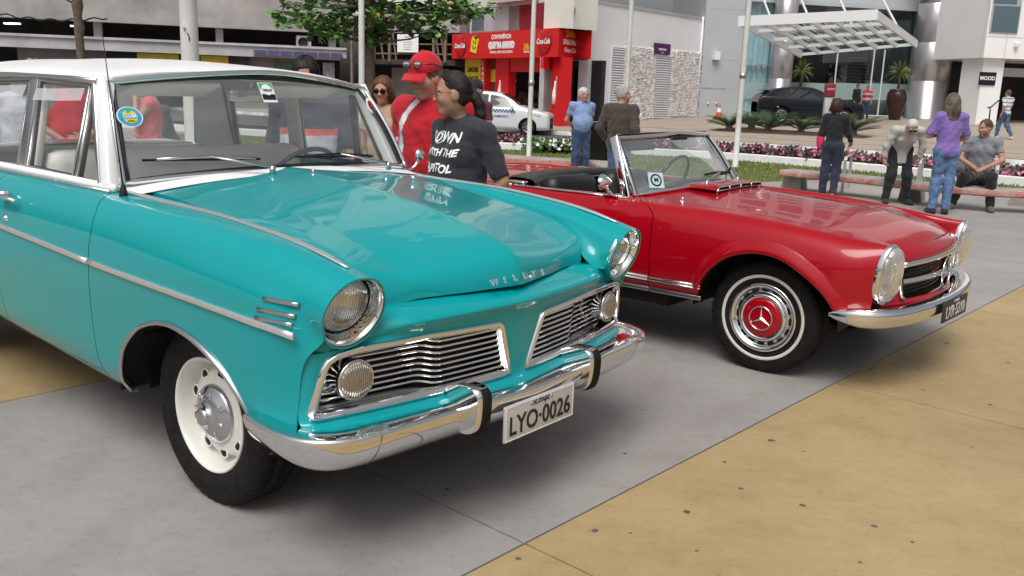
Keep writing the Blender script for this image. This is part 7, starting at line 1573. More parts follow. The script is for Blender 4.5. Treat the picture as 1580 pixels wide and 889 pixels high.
def person(label, loc, face, H=1.72, J=None, head=(0, 0, 0), shirt=None, trousers=None, shoes=None, hair=None, fem=False, belly=0., h=.013, sleeve='short', hem=None, skin='skin', extras=None, wide=1., fingers=True, tuck=True, group=None, z0=0., shirtfn=None, collar=False, loose=0.):
    rz = atan2(face[1], face[0]); t = thing('person', label, 'person', (loc[0], loc[1], z0), rz, group); s = H/1.72
    j = dict(hip=V3(0, 0, .93), chest=V3(.0, 0, 1.27), neck=V3(-.01, 0, 1.46), headc=V3(.03, 0, 1.605))
    for sg, q in ((1, 'L'), (-1, 'R')):
        j['hip'+q] = V3(0, .092*sg, .90); j['knee'+q] = V3(.015, .10*sg, .49); j['ankle'+q] = V3(-.02, .105*sg, .085); j['toe'+q] = V3(.14, .125*sg, .03)
        j['sh'+q] = V3(-.01, (.165 if fem else .185)*sg*wide, 1.405); j['el'+q] = V3(-.03, .235*sg*wide, 1.12); j['wr'+q] = V3(.06, .245*sg*wide, .88); j['hd'+q] = V3(.09, .24*sg*wide, .80)
    if J: 
        for k_, v in J.items(): j[k_] = V3(*v)
    j = {k_: v*s for k_, v in j.items()}; R = rotm(*head); hcn = j['headc']; hp = lambda x, y, z: hcn+R@V3(x, y, z)*s
    # which way the trunk leans
    up = j['neck']-j['hip']; up = up/np.linalg.norm(up); lat = j['shL']-j['shR']; lat = lat/np.linalg.norm(lat); fw = np.cross(lat, up); fw /= np.linalg.norm(fw); lat = np.cross(up, fw); RT_ = np.stack([fw, lat, up], 1); hl_ = j['hipL']-j['hipR']; hl_ /= np.linalg.norm(hl_)
    def trunk(F, g=0., nk_=True):
        w_ = wide; F.ell(j['chest']+fw*.0, V3(.108+g, (.150 if fem else .168)*w_+g, .19+g)*s, RT_, .05*s); F.ell((j['hip']+j['chest'])/2+fw*(.01+belly*.5), V3(.100+belly+g, (.128 if fem else .150)*w_+belly*.5+g, .17+g)*s, RT_, .06*s)
        F.ell(j['hip']+fw*-.01, V3(.112+g, (.168 if fem else .160)*w_+g, .13+g)*s, RT_, .05*s); F.cap(j['shL'], j['shR'], ((.050 if fem else .060)+g)*s, ((.050 if fem else .060)+g)*s, .05*s); F.cap(j['neck']-up*.05*s, j['shL']*.6+j['neck']*.4-up*.02*s, (.05+g)*s, (.045+g)*s, .05*s); F.cap(j['neck']-up*.05*s, j['shR']*.6+j['neck']*.4-up*.02*s, (.05+g)*s, (.045+g)*s, .05*s)
        if fem: 
            for sg in (1, -1): F.ell(j['chest']+fw*.075*s+lat*sg*.075*s-up*.02*s, V3(.060+g, .068+g, .068+g)*s, RT_, .05*s)
        else: F.ell(j['chest']+fw*.06*s+up*.04*s, V3(.055+g, .13+g, .08+g)*s, RT_, .05*s)
    B = Field(); trunk(B)
    B.cap(j['neck']-up*.03*s, hp(-.015, 0, -.06), .056*s if not fem else .048*s, .052*s if not fem else .045*s, .03*s)
    for q in 'LR':
        B.cap(j['hip'+q], j['knee'+q], .085*s, .056*s, .05*s); B.cap(j['knee'+q], j['ankle'+q], .053*s, .037*s, .03*s); d = j['ankle'+q]-j['knee'+q]; B.ell(j['knee'+q]+d*.3-fw*.02*s, V3(.05, .05, .11)*s, None, .04*s)
        B.cap(j['ankle'+q]-V3(0, 0, .02)*s, j['toe'+q], .042*s, .033*s, .03*s); B.cap(j['ankle'+q], j['ankle'+q]+(j['ankle'+q]-j['toe'+q])*V3(.25, .25, 0)-V3(0, 0, .05)*s, .036*s, .03*s, .02*s)
        B.cap(j['sh'+q], j['el'+q], .050*s, .040*s, .04*s); B.cap(j['el'+q], j['wr'+q], .040*s, .027*s, .02*s); B.cap(j['wr'+q], j['hd'+q], .028*s, .034*s, .02*s)
    # head and face
    B.ell(hp(-.008, 0, .018), V3(.098, .077, .108)*s, R, .02*s); B.ell(hp(.022, 0, -.048), V3(.066, .058, .068)*s, R, .035*s); B.ell(hp(.066, 0, -.095), V3(.024, .028, .020)*s, R, .03*s)
    B.cap(hp(.086, 0, .018), hp(.106, 0, -.022), .009*s, .0135*s, .014*s); 
    for sg in (1, -1):
        B.ell(hp(.098, sg*.011, -.026), V3(.011, .009, .009)*s, R, .010*s); B.ell(hp(.078, sg*.031, .030), V3(.018, .026, .010)*s, R, .015*s); B.ell(hp(.062, sg*.042, -.020), V3(.026, .024, .024)*s, R, .03*s)
        B.ell(hp(-.005, sg*.078, -.005), V3(.024, .011, .033)*s, R, .012*s)
    B.ell(hp(.083, 0, -.060), V3(.013, .024, .0075)*s, R, .008*s); B.ell(hp(.080, 0, -.072), V3(.013, .020, .0075)*s, R, .008*s)
    for sg in (1, -1): B.ell(hp(.093, sg*.032, .010), V3(.013, .018, .011)*s, R, .010*s, sub=True)
    V, Fc = B.mesh(h)
    if h > .008:       # finer head joined to the body
        hb = (hcn-V3(.12, .11, .13)*s, hcn+V3(.12, .11, .15)*s); hh_ = max(.0055, h*.5); V2, F2 = B.mesh(hh_, box=(hb[0]+.03+2*hh_, hb[1]-.03-2*hh_)); Fc = np.concatenate([Fc, F2+len(V)]); V = np.concatenate([V, V2])
    if fingers:
        for q, sg in (('L', 1), ('R', -1)):
            d = j['hd'+q]-j['wr'+q]; d /= np.linalg.norm(d); arm = j['wr'+q]-j['el'+q]; pn = np.cross(d, up if abs(d@up) < .9 else fw); pn /= np.linalg.norm(pn); pn = pn*sg; sd = np.cross(pn, d)
            if abs(d@up) > .7: sd = fw-d*(fw@d); sd /= np.linalg.norm(sd); pn = np.cross(d, sd)*sg; pn = -lat*sg if (pn@lat)*sg > 0 else pn; pn = pn-d*(pn@d); pn /= np.linalg.norm(pn)
            Hf = Field(); c = j['wr'+q]; Hf.cap(c, c+d*.03*s, .026*s, .026*s, .015*s)
            for k_ in range(4):
                o = (k_-1.5)*.019*s; b0 = c+d*.035*s+sd*o*.7; b1 = c+d*.092*s+sd*o*1.08; Hf.cap(b0, b1, .0135*s, .0115*s, .012*s); L_ = (.064, .076, .070, .054)[::-1][k_]*s
                f1 = b1+(d*.86+pn*.5)*L_*.5; f2 = f1+(d*.45+pn*.88)*L_*.32; f3 = f2+(d*.1+pn*.98)*L_*.22; Hf.cap(b1, f1, .0095*s, .0085*s, .005*s); Hf.cap(f1, f2, .0085*s, .0078*s, .004*s); Hf.cap(f2, f3, .0078*s, .007*s, .004*s)
            t0 = c+d*.03*s+sd*.022*s; t1 = t0+(d*.55+sd*.75+pn*.3)/1.0*.040*s; t2 = t1+(d*.85+sd*.2+pn*.45)*.032*s; Hf.cap(t0, t1, .0135*s, .011*s, .012*s); Hf.cap(t1, t2, .0105*s, .0085*s, .005*s)
            V2, F2 = Hf.mesh(max(.0042, h*.32)); Fc = np.concatenate([Fc, F2+len(V)]); V = np.concatenate([V, V2])
    to_obj('body', (V, Fc), X[skin], t)
    # eyes
    eb = MB(); ib = MB()
    for sg in (1, -1):
        c = hp(.079, sg*.032, .010); x_ = R@V3(1, 0, 0); eb.lathe([(.0125*s*cos(a), .0125*s*sin(a)) for a in np.linspace(-1.5, 1.57, 8)], 12, c, x_); ib.lathe([(.0058*s, .0112*s), (.004*s, .0128*s), (0, .0131*s)], 12, c, x_)
    e_ = eb.build('eyes', X['eyewhite'], t); ib.build('iris', X['iris'], e_)
    # clothes
    info = dict(t=t, j=j, hp=hp, R=R, s=s, up=up, fw=fw, lat=lat, B=B)
    if shirt is not None:
        S = Field(); g = (.010 if tuck else .016)+loose; trunk(S, g)
        for q in 'LR':
            a, b_, w = j['sh'+q], j['el'+q], j['wr'+q]
            if sleeve == 'none': continue
            if sleeve in ('short', 'half'):
                f = .62 if sleeve == 'short' else .92; c = a+(b_-a)*f; nn = (b_-a)/np.linalg.norm(b_-a); S.cap(a, a+(b_-a)*min(1, f+.25), (.062+loose)*s, (.058+loose)*s, .040*s, cut=[(c, nn)])
            else:
                nn = (w-b_)/np.linalg.norm(w-b_); S.cap(a, b_, (.054+g)*s, (.046+g)*s, .05*s); S.cap(b_, w, (.046+g)*s, (.034+g)*s, .03*s, cut=[(w-nn*.015*s, nn)])
        nk = j['neck']+up*.012*s; cl_ = [(j['neck']+up*.045*s, up), (j['hip']-up*(.02 if tuck else .09)*s, -up) if hem is None else (j['hip']-V3(0, 0, hem)*s, V3(0, 0, -1))]
        if hem is not None and hem > .12: S.cap(j['hip'], j['hip']-V3(0, 0, 1)*hem*s, (.145)*s, .15*s, .06*s)
        so = to_obj('shirt', S.mesh(max(.007, h*.9), cl_, wob=.006*s), shirt, t, shirtfn(info) if shirtfn else None); info['shirt'] = so
        if collar:
            cb = MB(); ring_ = [nk+(fw*(.066*cos(a)+.012)+lat*.068*sin(a)+up*(.006-.035*cos(a)))*s for a in np.linspace(.35, 2*pi-.35, 20)]; cb.tube(ring_, .016*s, 6, flat=(1.4, .6)); cb.build('collar', shirt if not isinstance(shirt, list) else shirt[0], t)
    if trousers is not None:
        T = Field(); g = .014 if tuck else .009; T.ell(j['hip']-fw*.01, V3(.112+g, (.168 if fem else .160)*wide+g, .13+g)*s, RT_, .05*s, cut=[(j['hip']+up*.07*s, up)])
        for q in 'LR':
            T.cap(j['hip'+q], j['knee'+q], (.086+g)*s, (.062+g)*s, .05*s); T.ell(j['knee'+q]+fw*.0, V3(.068+g, .066+g, .075+g)*s, None, .04*s); d = j['ankle'+q]-j['knee'+q]; nn = d/np.linalg.norm(d); T.ell(j['knee'+q]+d*.3-fw*.02*s, V3(.056+g, .056+g, .12+g)*s, None, .04*s); T.cap(j['knee'+q], j['ankle'+q]+nn*.03*s, (.062+g)*s, (.050+g)*s, .04*s, cut=[(j['ankle'+q]+nn*.012*s, nn)])
        to_obj('trousers', T.mesh(max(.008, h*.9), wob=.007*s), trousers, t)
    if shoes is not None:
        for q in 'LR':
            Sh = Field(); d = j['toe'+q]-j['ankle'+q]; d[2] = 0; d /= max(np.linalg.norm(d), 1e-6); A = j['ankle'+q]*V3(1, 1, 0)+V3(0, 0, j['toe'+q][2]-.03*s); Sh.cap(A-d*.045*s+V3(0, 0, .045)*s, A+d*.08*s+V3(0, 0, .045)*s, .046*s, .045*s, .03*s); Sh.cap(A+d*.08*s+V3(0, 0, .04)*s, A+d*.17*s+V3(0, 0, .035)*s, .046*s, .036*s, .03*s); Sh.cap(A, A+V3(0, 0, .10)*s, .045*s, .043*s, .02*s)
            to_obj('shoe', Sh.mesh(max(.008, h*.8), [(A, V3(0, 0, -1)), (A+V3(0, 0, .09)*s, V3(-.2, 0, 1))]), shoes, t)
    if hair is not None:
        style, m = hair; Hh = Field(); up_h = R@V3(0, 0, 1); fw_h = R@V3(1, 0, 0)
        front = (hp(.064, 0, .070), (R@V3(.80, 0, -.60)))
        if style == 'short': Hh.ell(hp(-.014, 0, .026), V3(.104, .085, .112)*s, R, .02*s, cut=[front, (hp(-.02, 0, -.035), R@V3(.55, 0, -.84))])
        elif style == 'bald': Hh.ell(hp(-.020, 0, .005), V3(.100, .084, .095)*s, R, .02*s, cut=[(hp(.02, 0, .0), R@V3(1, 0, .0)), (hp(-.02, 0, .06), R@V3(.5, 0, .86)), (hp(0, 0, -.04), R@V3(.3, 0, -.95))])
        elif style == 'bun' or style == 'pony':
            Hh.ell(hp(-.013, 0, .022), V3(.102, .083, .109)*s, R, .02*s, cut=[(hp(.055, 0, .060), R@V3(.86, 0, -.50)), (hp(-.03, 0, -.055), R@V3(.6, 0, -.8))])
            if style == 'pony':
                p_ = [hp(-.095, 0, -.010), hp(-.128, 0, -.028), hp(-.148, .0, -.07), hp(-.152, 0, -.125), hp(-.145, 0, -.18)]; rr_ = [.024, .027, .031, .026, .006]
                for k_ in range(4): Hh.cap(p_[k_], p_[k_+1], rr_[k_]*s, rr_[k_+1]*s, .02*s)
        elif style == 'bob':
            Hh.ell(hp(-.022, 0, .024), V3(.118, .098, .118)*s, R, .02*s, cut=[(hp(.062, 0, .06), R@V3(.80, 0, -.60))])
            for sg in (1, -1): Hh.cap(hp(-.02, sg*.075, .02), hp(-.015, sg*.080, -.085), .035*s, .028*s, .03*s)
            Hh.cap(hp(-.075, 0, .0), hp(-.075, 0, -.085), .06*s, .045*s, .04*s)
        elif style == 'long':
            Hh.ell(hp(-.016, 0, .026), V3(.110, .092, .114)*s, R, .02*s, cut=[(hp(.062, 0, .05), R@V3(.82, 0, -.57))])
            for sg in (1, -1): Hh.cap(hp(-.03, sg*.070, .0), hp(-.05, sg*.095, -.21), .036*s, .030*s, .04*s)
            Hh.cap(hp(-.070, 0, .0), hp(-.085, 0, -.23), .060*s, .050*s, .05*s); Hh.cap(hp(-.070, .05, -.1), hp(-.085, .05, -.25), .045*s, .022*s, .04*s); Hh.cap(hp(-.070, -.05, -.1), hp(-.085, -.05, -.24), .045*s, .02*s, .04*s)
        to_obj('hair', Hh.mesh(max(.006, h*.6), wob=.005*s), m, t)
        if style not in ('bald', 'bun') and h < .0145:
            sb = MB(); strands(sb, None, R, s, hp, 170, style, random.Random(len(label))); struct(sb.build('hair_locks', m, t), 'stuff')
        bm_ = MB()
        for sg in (1, -1): bm_.tube([hp(.094, sg*.016, .032), hp(.092, sg*.034, .038), hp(.076, sg*.053, .032)], .0036*s, 5, flat=(1, 1.3))
        bm_.build('eyebrows', m, t)
    if extras: extras(info)
    return t, info
X['eyewhite'] = mat('eye white', (.62, .60, .57), .25, coat=.5); X['iris'] = mat('dark iris', (.03, .02, .015), .15, coat=.5); X['lips'] = mat('lips', (.36, .12, .10), .5)
X['goldframe'] = mat('spectacle frame', (.12, .09, .06), .3, .4); X['shades'] = mat('dark lens', (.006, .006, .007), .06, coat=.8); X['mirrorlens'] = mat('mirror lens', (.75, .75, .76), .05, 1)
def glasses(i, m_frame, m_lens=None, zoff=.008, push=0., rl=.023):
    hp, s = i['hp'], i['s']; b = MB(); 
    for sg in (1, -1):
        ring_ = [hp(.103+push-.010*abs(cos(a))*.3, sg*(.033+rl*cos(a)), zoff+rl*.78*sin(a)) for a in np.linspace(0, 2*pi, 22, endpoint=False)]; b.tube(ring_, .0022*s, 5, closed=True); b.tube([hp(.098+push, sg*.056, zoff+.006), hp(.05, sg*.080, zoff+.006), hp(-.01, sg*.084, zoff+.004)], .0022*s, 5)
    b.tube([hp(.106+push, .010, zoff+.004), hp(.106+push, -.010, zoff+.004)], .0022*s, 5); g_ = b.build('spectacles', m_frame, i['t'])
    if m_lens is not None:
        for sg in (1, -1): 
            b = MB(); c = hp(.106+push, sg*.033, zoff); pts_ = [hp(.1025+push, sg*(.033+rl*cos(a)), zoff+rl*.78*sin(a)) for a in np.linspace(0, 2*pi, 22, endpoint=False)]; b.add([tuple(c)]+[tuple(p) for p in pts_], [(0, k+1, (k+1) % 22+1) for k in range(22)], 0, True); b.build('lens', m_lens, g_)
def cap_hat(i, m, brim=True):
    hp, s, R = i['hp'], i['s'], i['R']; F = Field(); F.ell(hp(-.012, 0, .042), V3(.112, .092, .108)*s, R, .02*s, cut=[(hp(0, 0, .042), R@V3(-.10, 0, -1))]); c = to_obj('cap', F.mesh(.006), m, i['t'])
    b = MB(); P = np.array([[hp(.080+.085*f*cos(a*1.0)+.012*(1-abs(a)), .098*sin(a)*(1-.10*f), .048-.022*f-.030*f*(1-cos(a))-.012*(a*a)*.4+d) for f in (0, .35, .7, 1.0)] for a in np.linspace(-1.05, 1.05, 16) for d in (0,)]); b.grid(P); P2 = P.copy(); P2[..., 2] -= .006; b.grid(P2, flip=True); b.build('cap_brim', m, c)
    b = MB(); b.lathe([(.012, 0), (.010, .006), (0, .008)], 10, hp(-.012, 0, .148), R@V3(0, 0, 1)); b.build('cap_button', m, c); return c
def proj_text(i, lines, m, frame, size):
    from mathutils.bvhtree import BVHTree
    so = i['shirt']; me0 = so.data; bv = BVHTree.FromPolygons([v.co for v in me0.vertices], [tuple(p.vertices) for p in me0.polygons]); o, ex, ey = [Vector(q) for q in frame]; nn = ex.cross(ey)
    for body, dx_, dz, sz, ex_ in lines:
        me = text_mesh('shirt_text', body, sz, 0, .0022, space=1.0, shear=ex_); bm = bmesh.new(); bm.from_mesh(me); bmesh.ops.subdivide_edges(bm, edges=[e for e in bm.edges if e.calc_length() > .012], cuts=1); 
        for v in bm.verts:
            p = o+ex*(v.co.x+dx_)+ey*(v.co.y+dz+.004*sin(v.co.x*60)); hit = bv.ray_cast(p+nn*.4, -nn)
            v.co = (hit[0]+nn*.003) if hit[0] is not None else p
        bm.to_mesh(me); bm.free(); link('shirt_text', me, m, i['t'])
Jk = lambda **k: k
# --- man in the red cap
def red_extras(i):
    c = cap_hat(i, cloth('red cap cloth', (.52, .008, .018))); hp, s = i['hp'], i['s']; b = MB(); lb = MB()
    for sg in (1, -1):
        q = [hp(.100+.012*0, sg*(.040+.030*cos(a)), .098+.020*sin(a)) for a in np.linspace(0, 2*pi, 20, endpoint=False)]; cc = hp(.112, sg*.040, .100); lb.add([tuple(cc)]+[tuple(p) for p in q], [(0, k+1, (k+1) % 20+1) for k in range(20)], 0, True); b.tube(q, .003, 5, closed=True); b.tube([hp(.094, sg*.068, .098), hp(.03, sg*.098, .085), hp(-.05, sg*.090, .06)], .0035, 5)
    b.tube([hp(.108, .012, .102), hp(.108, -.012, .102)], .003, 5); g_ = b.build('sunglasses', X['blackgloss'], i['t']); lb.build('lens', X['mirrorlens'], g_)
def red_fn(i):
    j, fw, lat, up, s = i['j'], i['fw'], i['lat'], i['up'], i['s']
    def f(C):
        d = C-j['chest']; y = d@lat; z = d@up; x = d@fw
        path = np.interp(z, [-.40, -.25, -.10, .02, .12, .20], [-.070, -.105, -.140, -.150, -.110, -.04]); w = np.interp(z, [-.4, -.1, .2], [.030, .036, .026])
        return np.where((np.abs(y-path) < w) & (x > -.02), 1, np.where((y < -.20) & (np.abs(z+.03-(y+.2)*.2) < .012), 1, 0))
    return f
P_ = at(668, 118, 5.25)
person('tall man in red cap with sunglasses and red shirt with white stripe', (P_.x, P_.y), (-.55, -.84), 1.675, Jk(headc=(.07, 0, 1.600), neck=(.01, 0, 1.455), elL=(-.02, .26, 1.12), wrL=(.12, .22, .90), hdL=(.17, .20, .83), elR=(-.02, -.26, 1.12), wrR=(.10, -.25, .90), hdR=(.14, -.24, .82)), (-.02, .26, 0), [cloth('red jersey', (.47, .006, .018)), cloth('white jersey stripe', (.72, .72, .74))], cloth('dark jeans', (.02, .025, .04)), cloth('dark shoes', (.02, .02, .02)), ('short', hairm('fair brown hair', (.16, .10, .06))), belly=.02, h=.0085, sleeve='half', wide=1.14, extras=red_extras, loose=.012, shirtfn=red_fn, tuck=False, fingers=True, skin='skin3')
# --- woman in the dark printed t-shirt
def wom_extras(i):
    glasses(i, X['goldframe'], thin_glass('spectacle lens', (.95, .95, .95), .05)); j, fw, lat, up = i['j'], i['fw'], i['lat'], i['up']
    o = j['chest']-fw*0; proj_text(i, [('DOWN', -.028, .078, .076, .12), ('WITH THE', -.005, .0, .052, .05), ('CAPITOL', -.02, -.082, .060, .05)], X['signwhite'], (o+fw*.0, Vector(lat), Vector(up)), 1)
    from mathutils.bvhtree import BVHTree
    me0 = i['shirt'].data; bv = BVHTree.FromPolygons([v.co for v in me0.vertices], [tuple(p.vertices) for p in me0.polygons]); b = MB(); R_ = []
    for a in np.linspace(0, 2*pi, 26, endpoint=False):
        p = Vector(o+lat*(-.047+.030*cos(a))+up*(.078+.032*sin(a))); hit = bv.ray_cast(p+Vector(fw)*.4, -Vector(fw)); R_.append(hit[0]+Vector(fw)*.003 if hit[0] else p)
    b.tube(R_, .003, 4, closed=True, flat=(1, 1)); b.build('shirt_emblem', X['signwhite'], i['t'])
P_ = at(699, 142, 4.9)
person('woman with dark ponytail and glasses in a charcoal t-shirt with white lettering', (P_.x+.05, P_.y+.02), (-.74, -.67), 1.585, Jk(headc=(.07, 0.0, 1.600), neck=(.0, 0, 1.455), shL=(-.01, .19, 1.39), shR=(-.01, -.19, 1.39), elL=(-.06, .30, 1.12), wrL=(.05, .27, .90), hdL=(.10, .25, .82), elR=(-.02, -.26, 1.10), wrR=(.12, -.2, .90)), (-.62, .10, 0), cloth('charcoal t-shirt', (.022, .023, .030), .9, .2), cloth('black trousers', (.012, .012, .014)), cloth('dark shoes', (.02, .02, .02)), ('pony', hairm('very dark hair', (.012, .008, .007))), True, .05, .0085, 'half', None, 'skin2', wom_extras, 1.16, tuck=False)
# --- man behind the turquoise car
def polo_fn(i):
    j, up = i['j'], i['up']
    def f(C): z = (C-j['chest'])@up; return np.where(z > .0, 0, np.where(z > -.045, 1, 2))*(np.abs((C-j['chest'])@i['lat']) < .19)
    return f
P_ = at(478, 110, 6.0)
person('dark haired man in navy and grey polo shirt with red stripe behind the turquoise car', (P_.x, P_.y), (-.05, -1), 1.66, Jk(headc=(.10, 0, 1.60), neck=(.02, 0, 1.455), elL=(-.03, .27, 1.12), elR=(-.03, -.27, 1.12)), (.15, .28, 0), [cloth('navy polo', (.035, .042, .062)), cloth('coral stripe', (.55, .09, .06)), cloth('pale grey polo', (.42, .44, .50))], cloth('dark jeans', (.02, .025, .04)), cloth('dark shoes', (.02, .02, .02)), ('short', hairm('very dark hair', (.012, .008, .007))), belly=.04, h=.012, sleeve='half', wide=1.16, shirtfn=polo_fn, tuck=False, collar=True)
P_ = at(592, 150, 8.0)
person('brown haired woman in dark sunglasses and tan top beside the red shirted man', (P_.x, P_.y), (-.25, -.97), 1.56, None, (.1, .15, 0), cloth('tan top', (.42, .30, .20)), cloth('dark jeans', (.02, .025, .04)), cloth('dark shoes', (.02, .02, .02)), ('bob', hairm('auburn hair', (.11, .045, .022))), True, .02, .013, extras=lambda i: glasses(i, X['blackgloss'], X['shades'], rl=.029))
P_ = at(737, 140, 11)
person('man in black cap and maroon top behind the dark haired woman', (P_.x, P_.y), (-.75, -.65), 1.58, None, (.3, .1, 0), cloth('maroon top', (.10, .015, .03)), cloth('dark jeans', (.02, .025, .04)), cloth('dark shoes', (.02, .02, .02)), ('short', hairm('very dark hair', (.012, .008, .007))), h=.016, extras=lambda i: cap_hat(i, cloth('black cap cloth', (.012, .012, .016))))
back_hands = Jk(elL=(-.12, .26, 1.13), wrL=(-.16, .10, .96), hdL=(-.16, .03, .93), elR=(-.12, -.26, 1.13), wrR=(-.16, -.08, .98), hdR=(-.17, -.01, .96))
P_ = at(897, 200, 15.5)
def belt(i): b = MB(); b.tube([i['j']['hip']+(i['fw']*(.118*cos(a)-.01)+i['lat']*.172*sin(a))*i['s']+i['up']*.065*i['s'] for a in np.linspace(0, 2*pi, 24, endpoint=False)], .016, 6, closed=True); b.build('belt', X['blackgloss'], i['t']); glasses(i, X['goldframe'])
person('white haired man in light blue shirt and jeans with hands behind his back', (P_.x, P_.y), (.40, -.92), 1.545, back_hands, (.55, .02, 0), cloth('light blue shirt', (.20, .30, .52)), cloth('blue jeans', (.030, .055, .115)), cloth('dark shoes', (.02, .02, .02)), ('short', hairm('white hair', (.58, .57, .55))), belly=.045, h=.014, wide=1.08, extras=belt, collar=True)
P_ = at(957, 200, 12)
pock = Jk(elL=(-.08, .30, 1.13), wrL=(.06, .25, .95), hdL=(.10, .21, .89), elR=(-.08, -.30, 1.13), wrR=(.06, -.25, .95), hdR=(.10, -.21, .89))
person('grey haired man in brown jacket and jeans seen from behind beside the red car', (P_.x, P_.y), (.62, .78), 1.575, pock, (-.75, .0, 0), cloth('brown jacket', (.058, .042, .036)), cloth('blue jeans light', (.06, .11, .20)), cloth('dark shoes', (.02, .02, .02)), ('short', hairm('grey hair', (.38, .37, .36))), belly=.03, h=.012, sleeve='long', wide=1.16, tuck=False)
P_ = at(1283, 250, 14.1)
def bag(i): 
    F = Field(); F.ell(i['j']['elL']+V3(.0, .0, -.10), V3(.05, .06, .15)); b = to_obj('red_bag', F.mesh(.012), mat('red bag leather', (.62, .03, .09), .4), None); b.location = i['t'].location; b.rotation_euler = i['t'].rotation_euler; tag(b, 'bright red shoulder bag under the arm of the woman in black', 'bag')
person('short haired woman in black jumper and navy trousers with back to us beside the bench', (P_.x, P_.y), (.45, .89), 1.50, Jk(elL=(.02, .23, 1.12), wrL=(.05, .21, .93), hdL=(.05, .20, .86), elR=(.05, -.24, 1.12), wrR=(.22, -.26, 1.0), hdR=(.29, -.26, .95), kneeR=(.06, -.09, .49), ankleR=(-.10, -.09, .10), toeR=(.05, -.10, .03)), (-.5, .1, 0), cloth('black jumper', (.010, .010, .012)), cloth('navy trousers', (.018, .024, .045)), cloth('dark shoes', (.02, .02, .02)), ('bob', hairm('dark red hair', (.035, .012, .012))), True, .01, .013, 'long', skin='skin', extras=bag)
P_ = at(1390, 250, 13.5)
person('white haired woman in pale grey top bending forward by the bench', (P_.x, P_.y), (-.10, -1), 1.54, Jk(hip=(-.10, 0, .92), hipL=(-.08, .10, .88), hipR=(-.08, -.10, .88), chest=(.10, 0, 1.14), neck=(.22, 0, 1.27), headc=(.34, 0, 1.29), shL=(.18, .20, 1.23), shR=(.18, -.20, 1.23), elL=(.10, .29, .97), wrL=(.05, .27, .78), hdL=(.05, .24, .70), elR=(.10, -.29, .97), wrR=(.05, -.29, .76), hdR=(.06, -.27, .68), kneeL=(.0, .13, .49), kneeR=(.0, -.13, .49), ankleL=(-.06, .18, .085), ankleR=(-.06, -.16, .085), toeL=(.10, .22, .03), toeR=(.10, -.19, .03)), (0, .80, 0), cloth('pale grey top', (.44, .42, .41)), cloth('black slacks', (.014, .014, .018)), cloth('dark shoes', (.02, .02, .02)), ('bun', hairm('white hair', (.58, .57, .55))), True, .01, .013, 'long', .24, extras=lambda i: glasses(i, X['blackgloss'], X['shades'], rl=.028))
P_ = at(1452, 300, 12.5)
person('fair haired woman in purple top and blue jeans with back to us, arms folded', (P_.x, P_.y), (.08, 1), 1.62, Jk(elL=(.05, .27, 1.13), wrL=(.20, .10, 1.13), hdL=(.20, .0, 1.15), elR=(.05, -.27, 1.13), wrR=(.20, -.16, 1.10), hdR=(.14, -.25, 1.10), kneeL=(.02, .09, .49), ankleL=(-.02, .11, .085), kneeR=(.02, -.09, .49), ankleR=(-.04, -.07, .085)), (-.1, .10, 0), cloth('purple top', (.20, .13, .40)), cloth('washed jeans', (.085, .15, .28), .85, .35), cloth('dark shoes', (.02, .02, .02)), ('long', hairm('dark blonde hair', (.13, .10, .07))), True, .02, .012, 'half', wide=1.0, tuck=False)
P_ = at(1515, 250, 13.3)
person('bearded young man in grey polo shirt and black trousers sitting on the bench', (P_.x, P_.y+.05), (-.42, -.91), 1.63, Jk(hip=(-.02, 0, .48), hipL=(.02, .10, .46), hipR=(.02, -.10, .46), chest=(.05, 0, .87), neck=(.09, 0, 1.09), headc=(.15, 0, 1.235), shL=(.07, .20, 1.03), shR=(.07, -.20, 1.03), kneeL=(.45, .16, .52), kneeR=(.44, -.20, .50), ankleL=(.40, .20, .085), ankleR=(.36, -.32, .085), toeL=(.56, .23, .03), toeR=(.52, -.37, .03), elL=(.14, .29, .77), wrL=(.36, .08, .66), hdL=(.43, .01, .62), elR=(.14, -.29, .77), wrR=(.36, -.09, .65), hdR=(.43, -.02, .60)), (-.72, .18, 0), cloth('grey polo', (.20, .21, .235)), cloth('black trousers', (.012, .012, .014)), cloth('grey trainers', (.10, .09, .085)), ('short', hairm('brown hair', (.10, .055, .035))), False, .01, .012, 'short', None, 'skin', lambda i: to_obj('beard', Field().ell(i['hp'](.030, 0, -.066), V3(.064, .061, .054)*i['s'], i['R'], .02, cut=[(i['hp'](.02, 0, -.045), i['R']@V3(.30, 0, .95))]).mesh(.006), mat('short beard', (.17, .095, .065), .8, noise=(90, .3)), i['t']), 1.1, True, False, collar=True)
P_ = at(1487, 258, 13.55)
person('small child in pale blue top sitting on the bench beside the bearded man', (P_.x, P_.y), (-.3, -.95), .95, Jk(hip=(-.02, 0, .90), hipL=(.02, .10, .88), hipR=(.02, -.10, .88), chest=(.0, 0, 1.24), neck=(.02, 0, 1.42), headc=(.05, 0, 1.60), shL=(.0, .19, 1.36), shR=(.0, -.19, 1.36), kneeL=(.42, .12, .86), kneeR=(.42, -.12, .86), ankleL=(.44, .12, .45), ankleR=(.44, -.12, .45), toeL=(.58, .13, .40), toeR=(.58, -.13, .40), elL=(.10, .26, 1.12), wrL=(.28, .15, 1.05), hdL=(.34, .11, 1.05), elR=(.10, -.26, 1.12), wrR=(.28, -.15, 1.05), hdR=(.34, -.11, 1.05)), (0, .2, 0), cloth('pale blue child top', (.48, .54, .62)), cloth('blue jeans', (.030, .055, .115)), cloth('dark shoes', (.02, .02, .02)), ('short', hairm('blonde hair', (.36, .26, .15))), False, .02, .010, 'long')
def stripes(n, per, ph=0):
    def mk(i):
        def f(C): z = ((C-i['j']['chest'])@i['up'])/i['s']; return (np.mod(z/per+ph, 1) < .42).astype(int)
        return f
    return mk
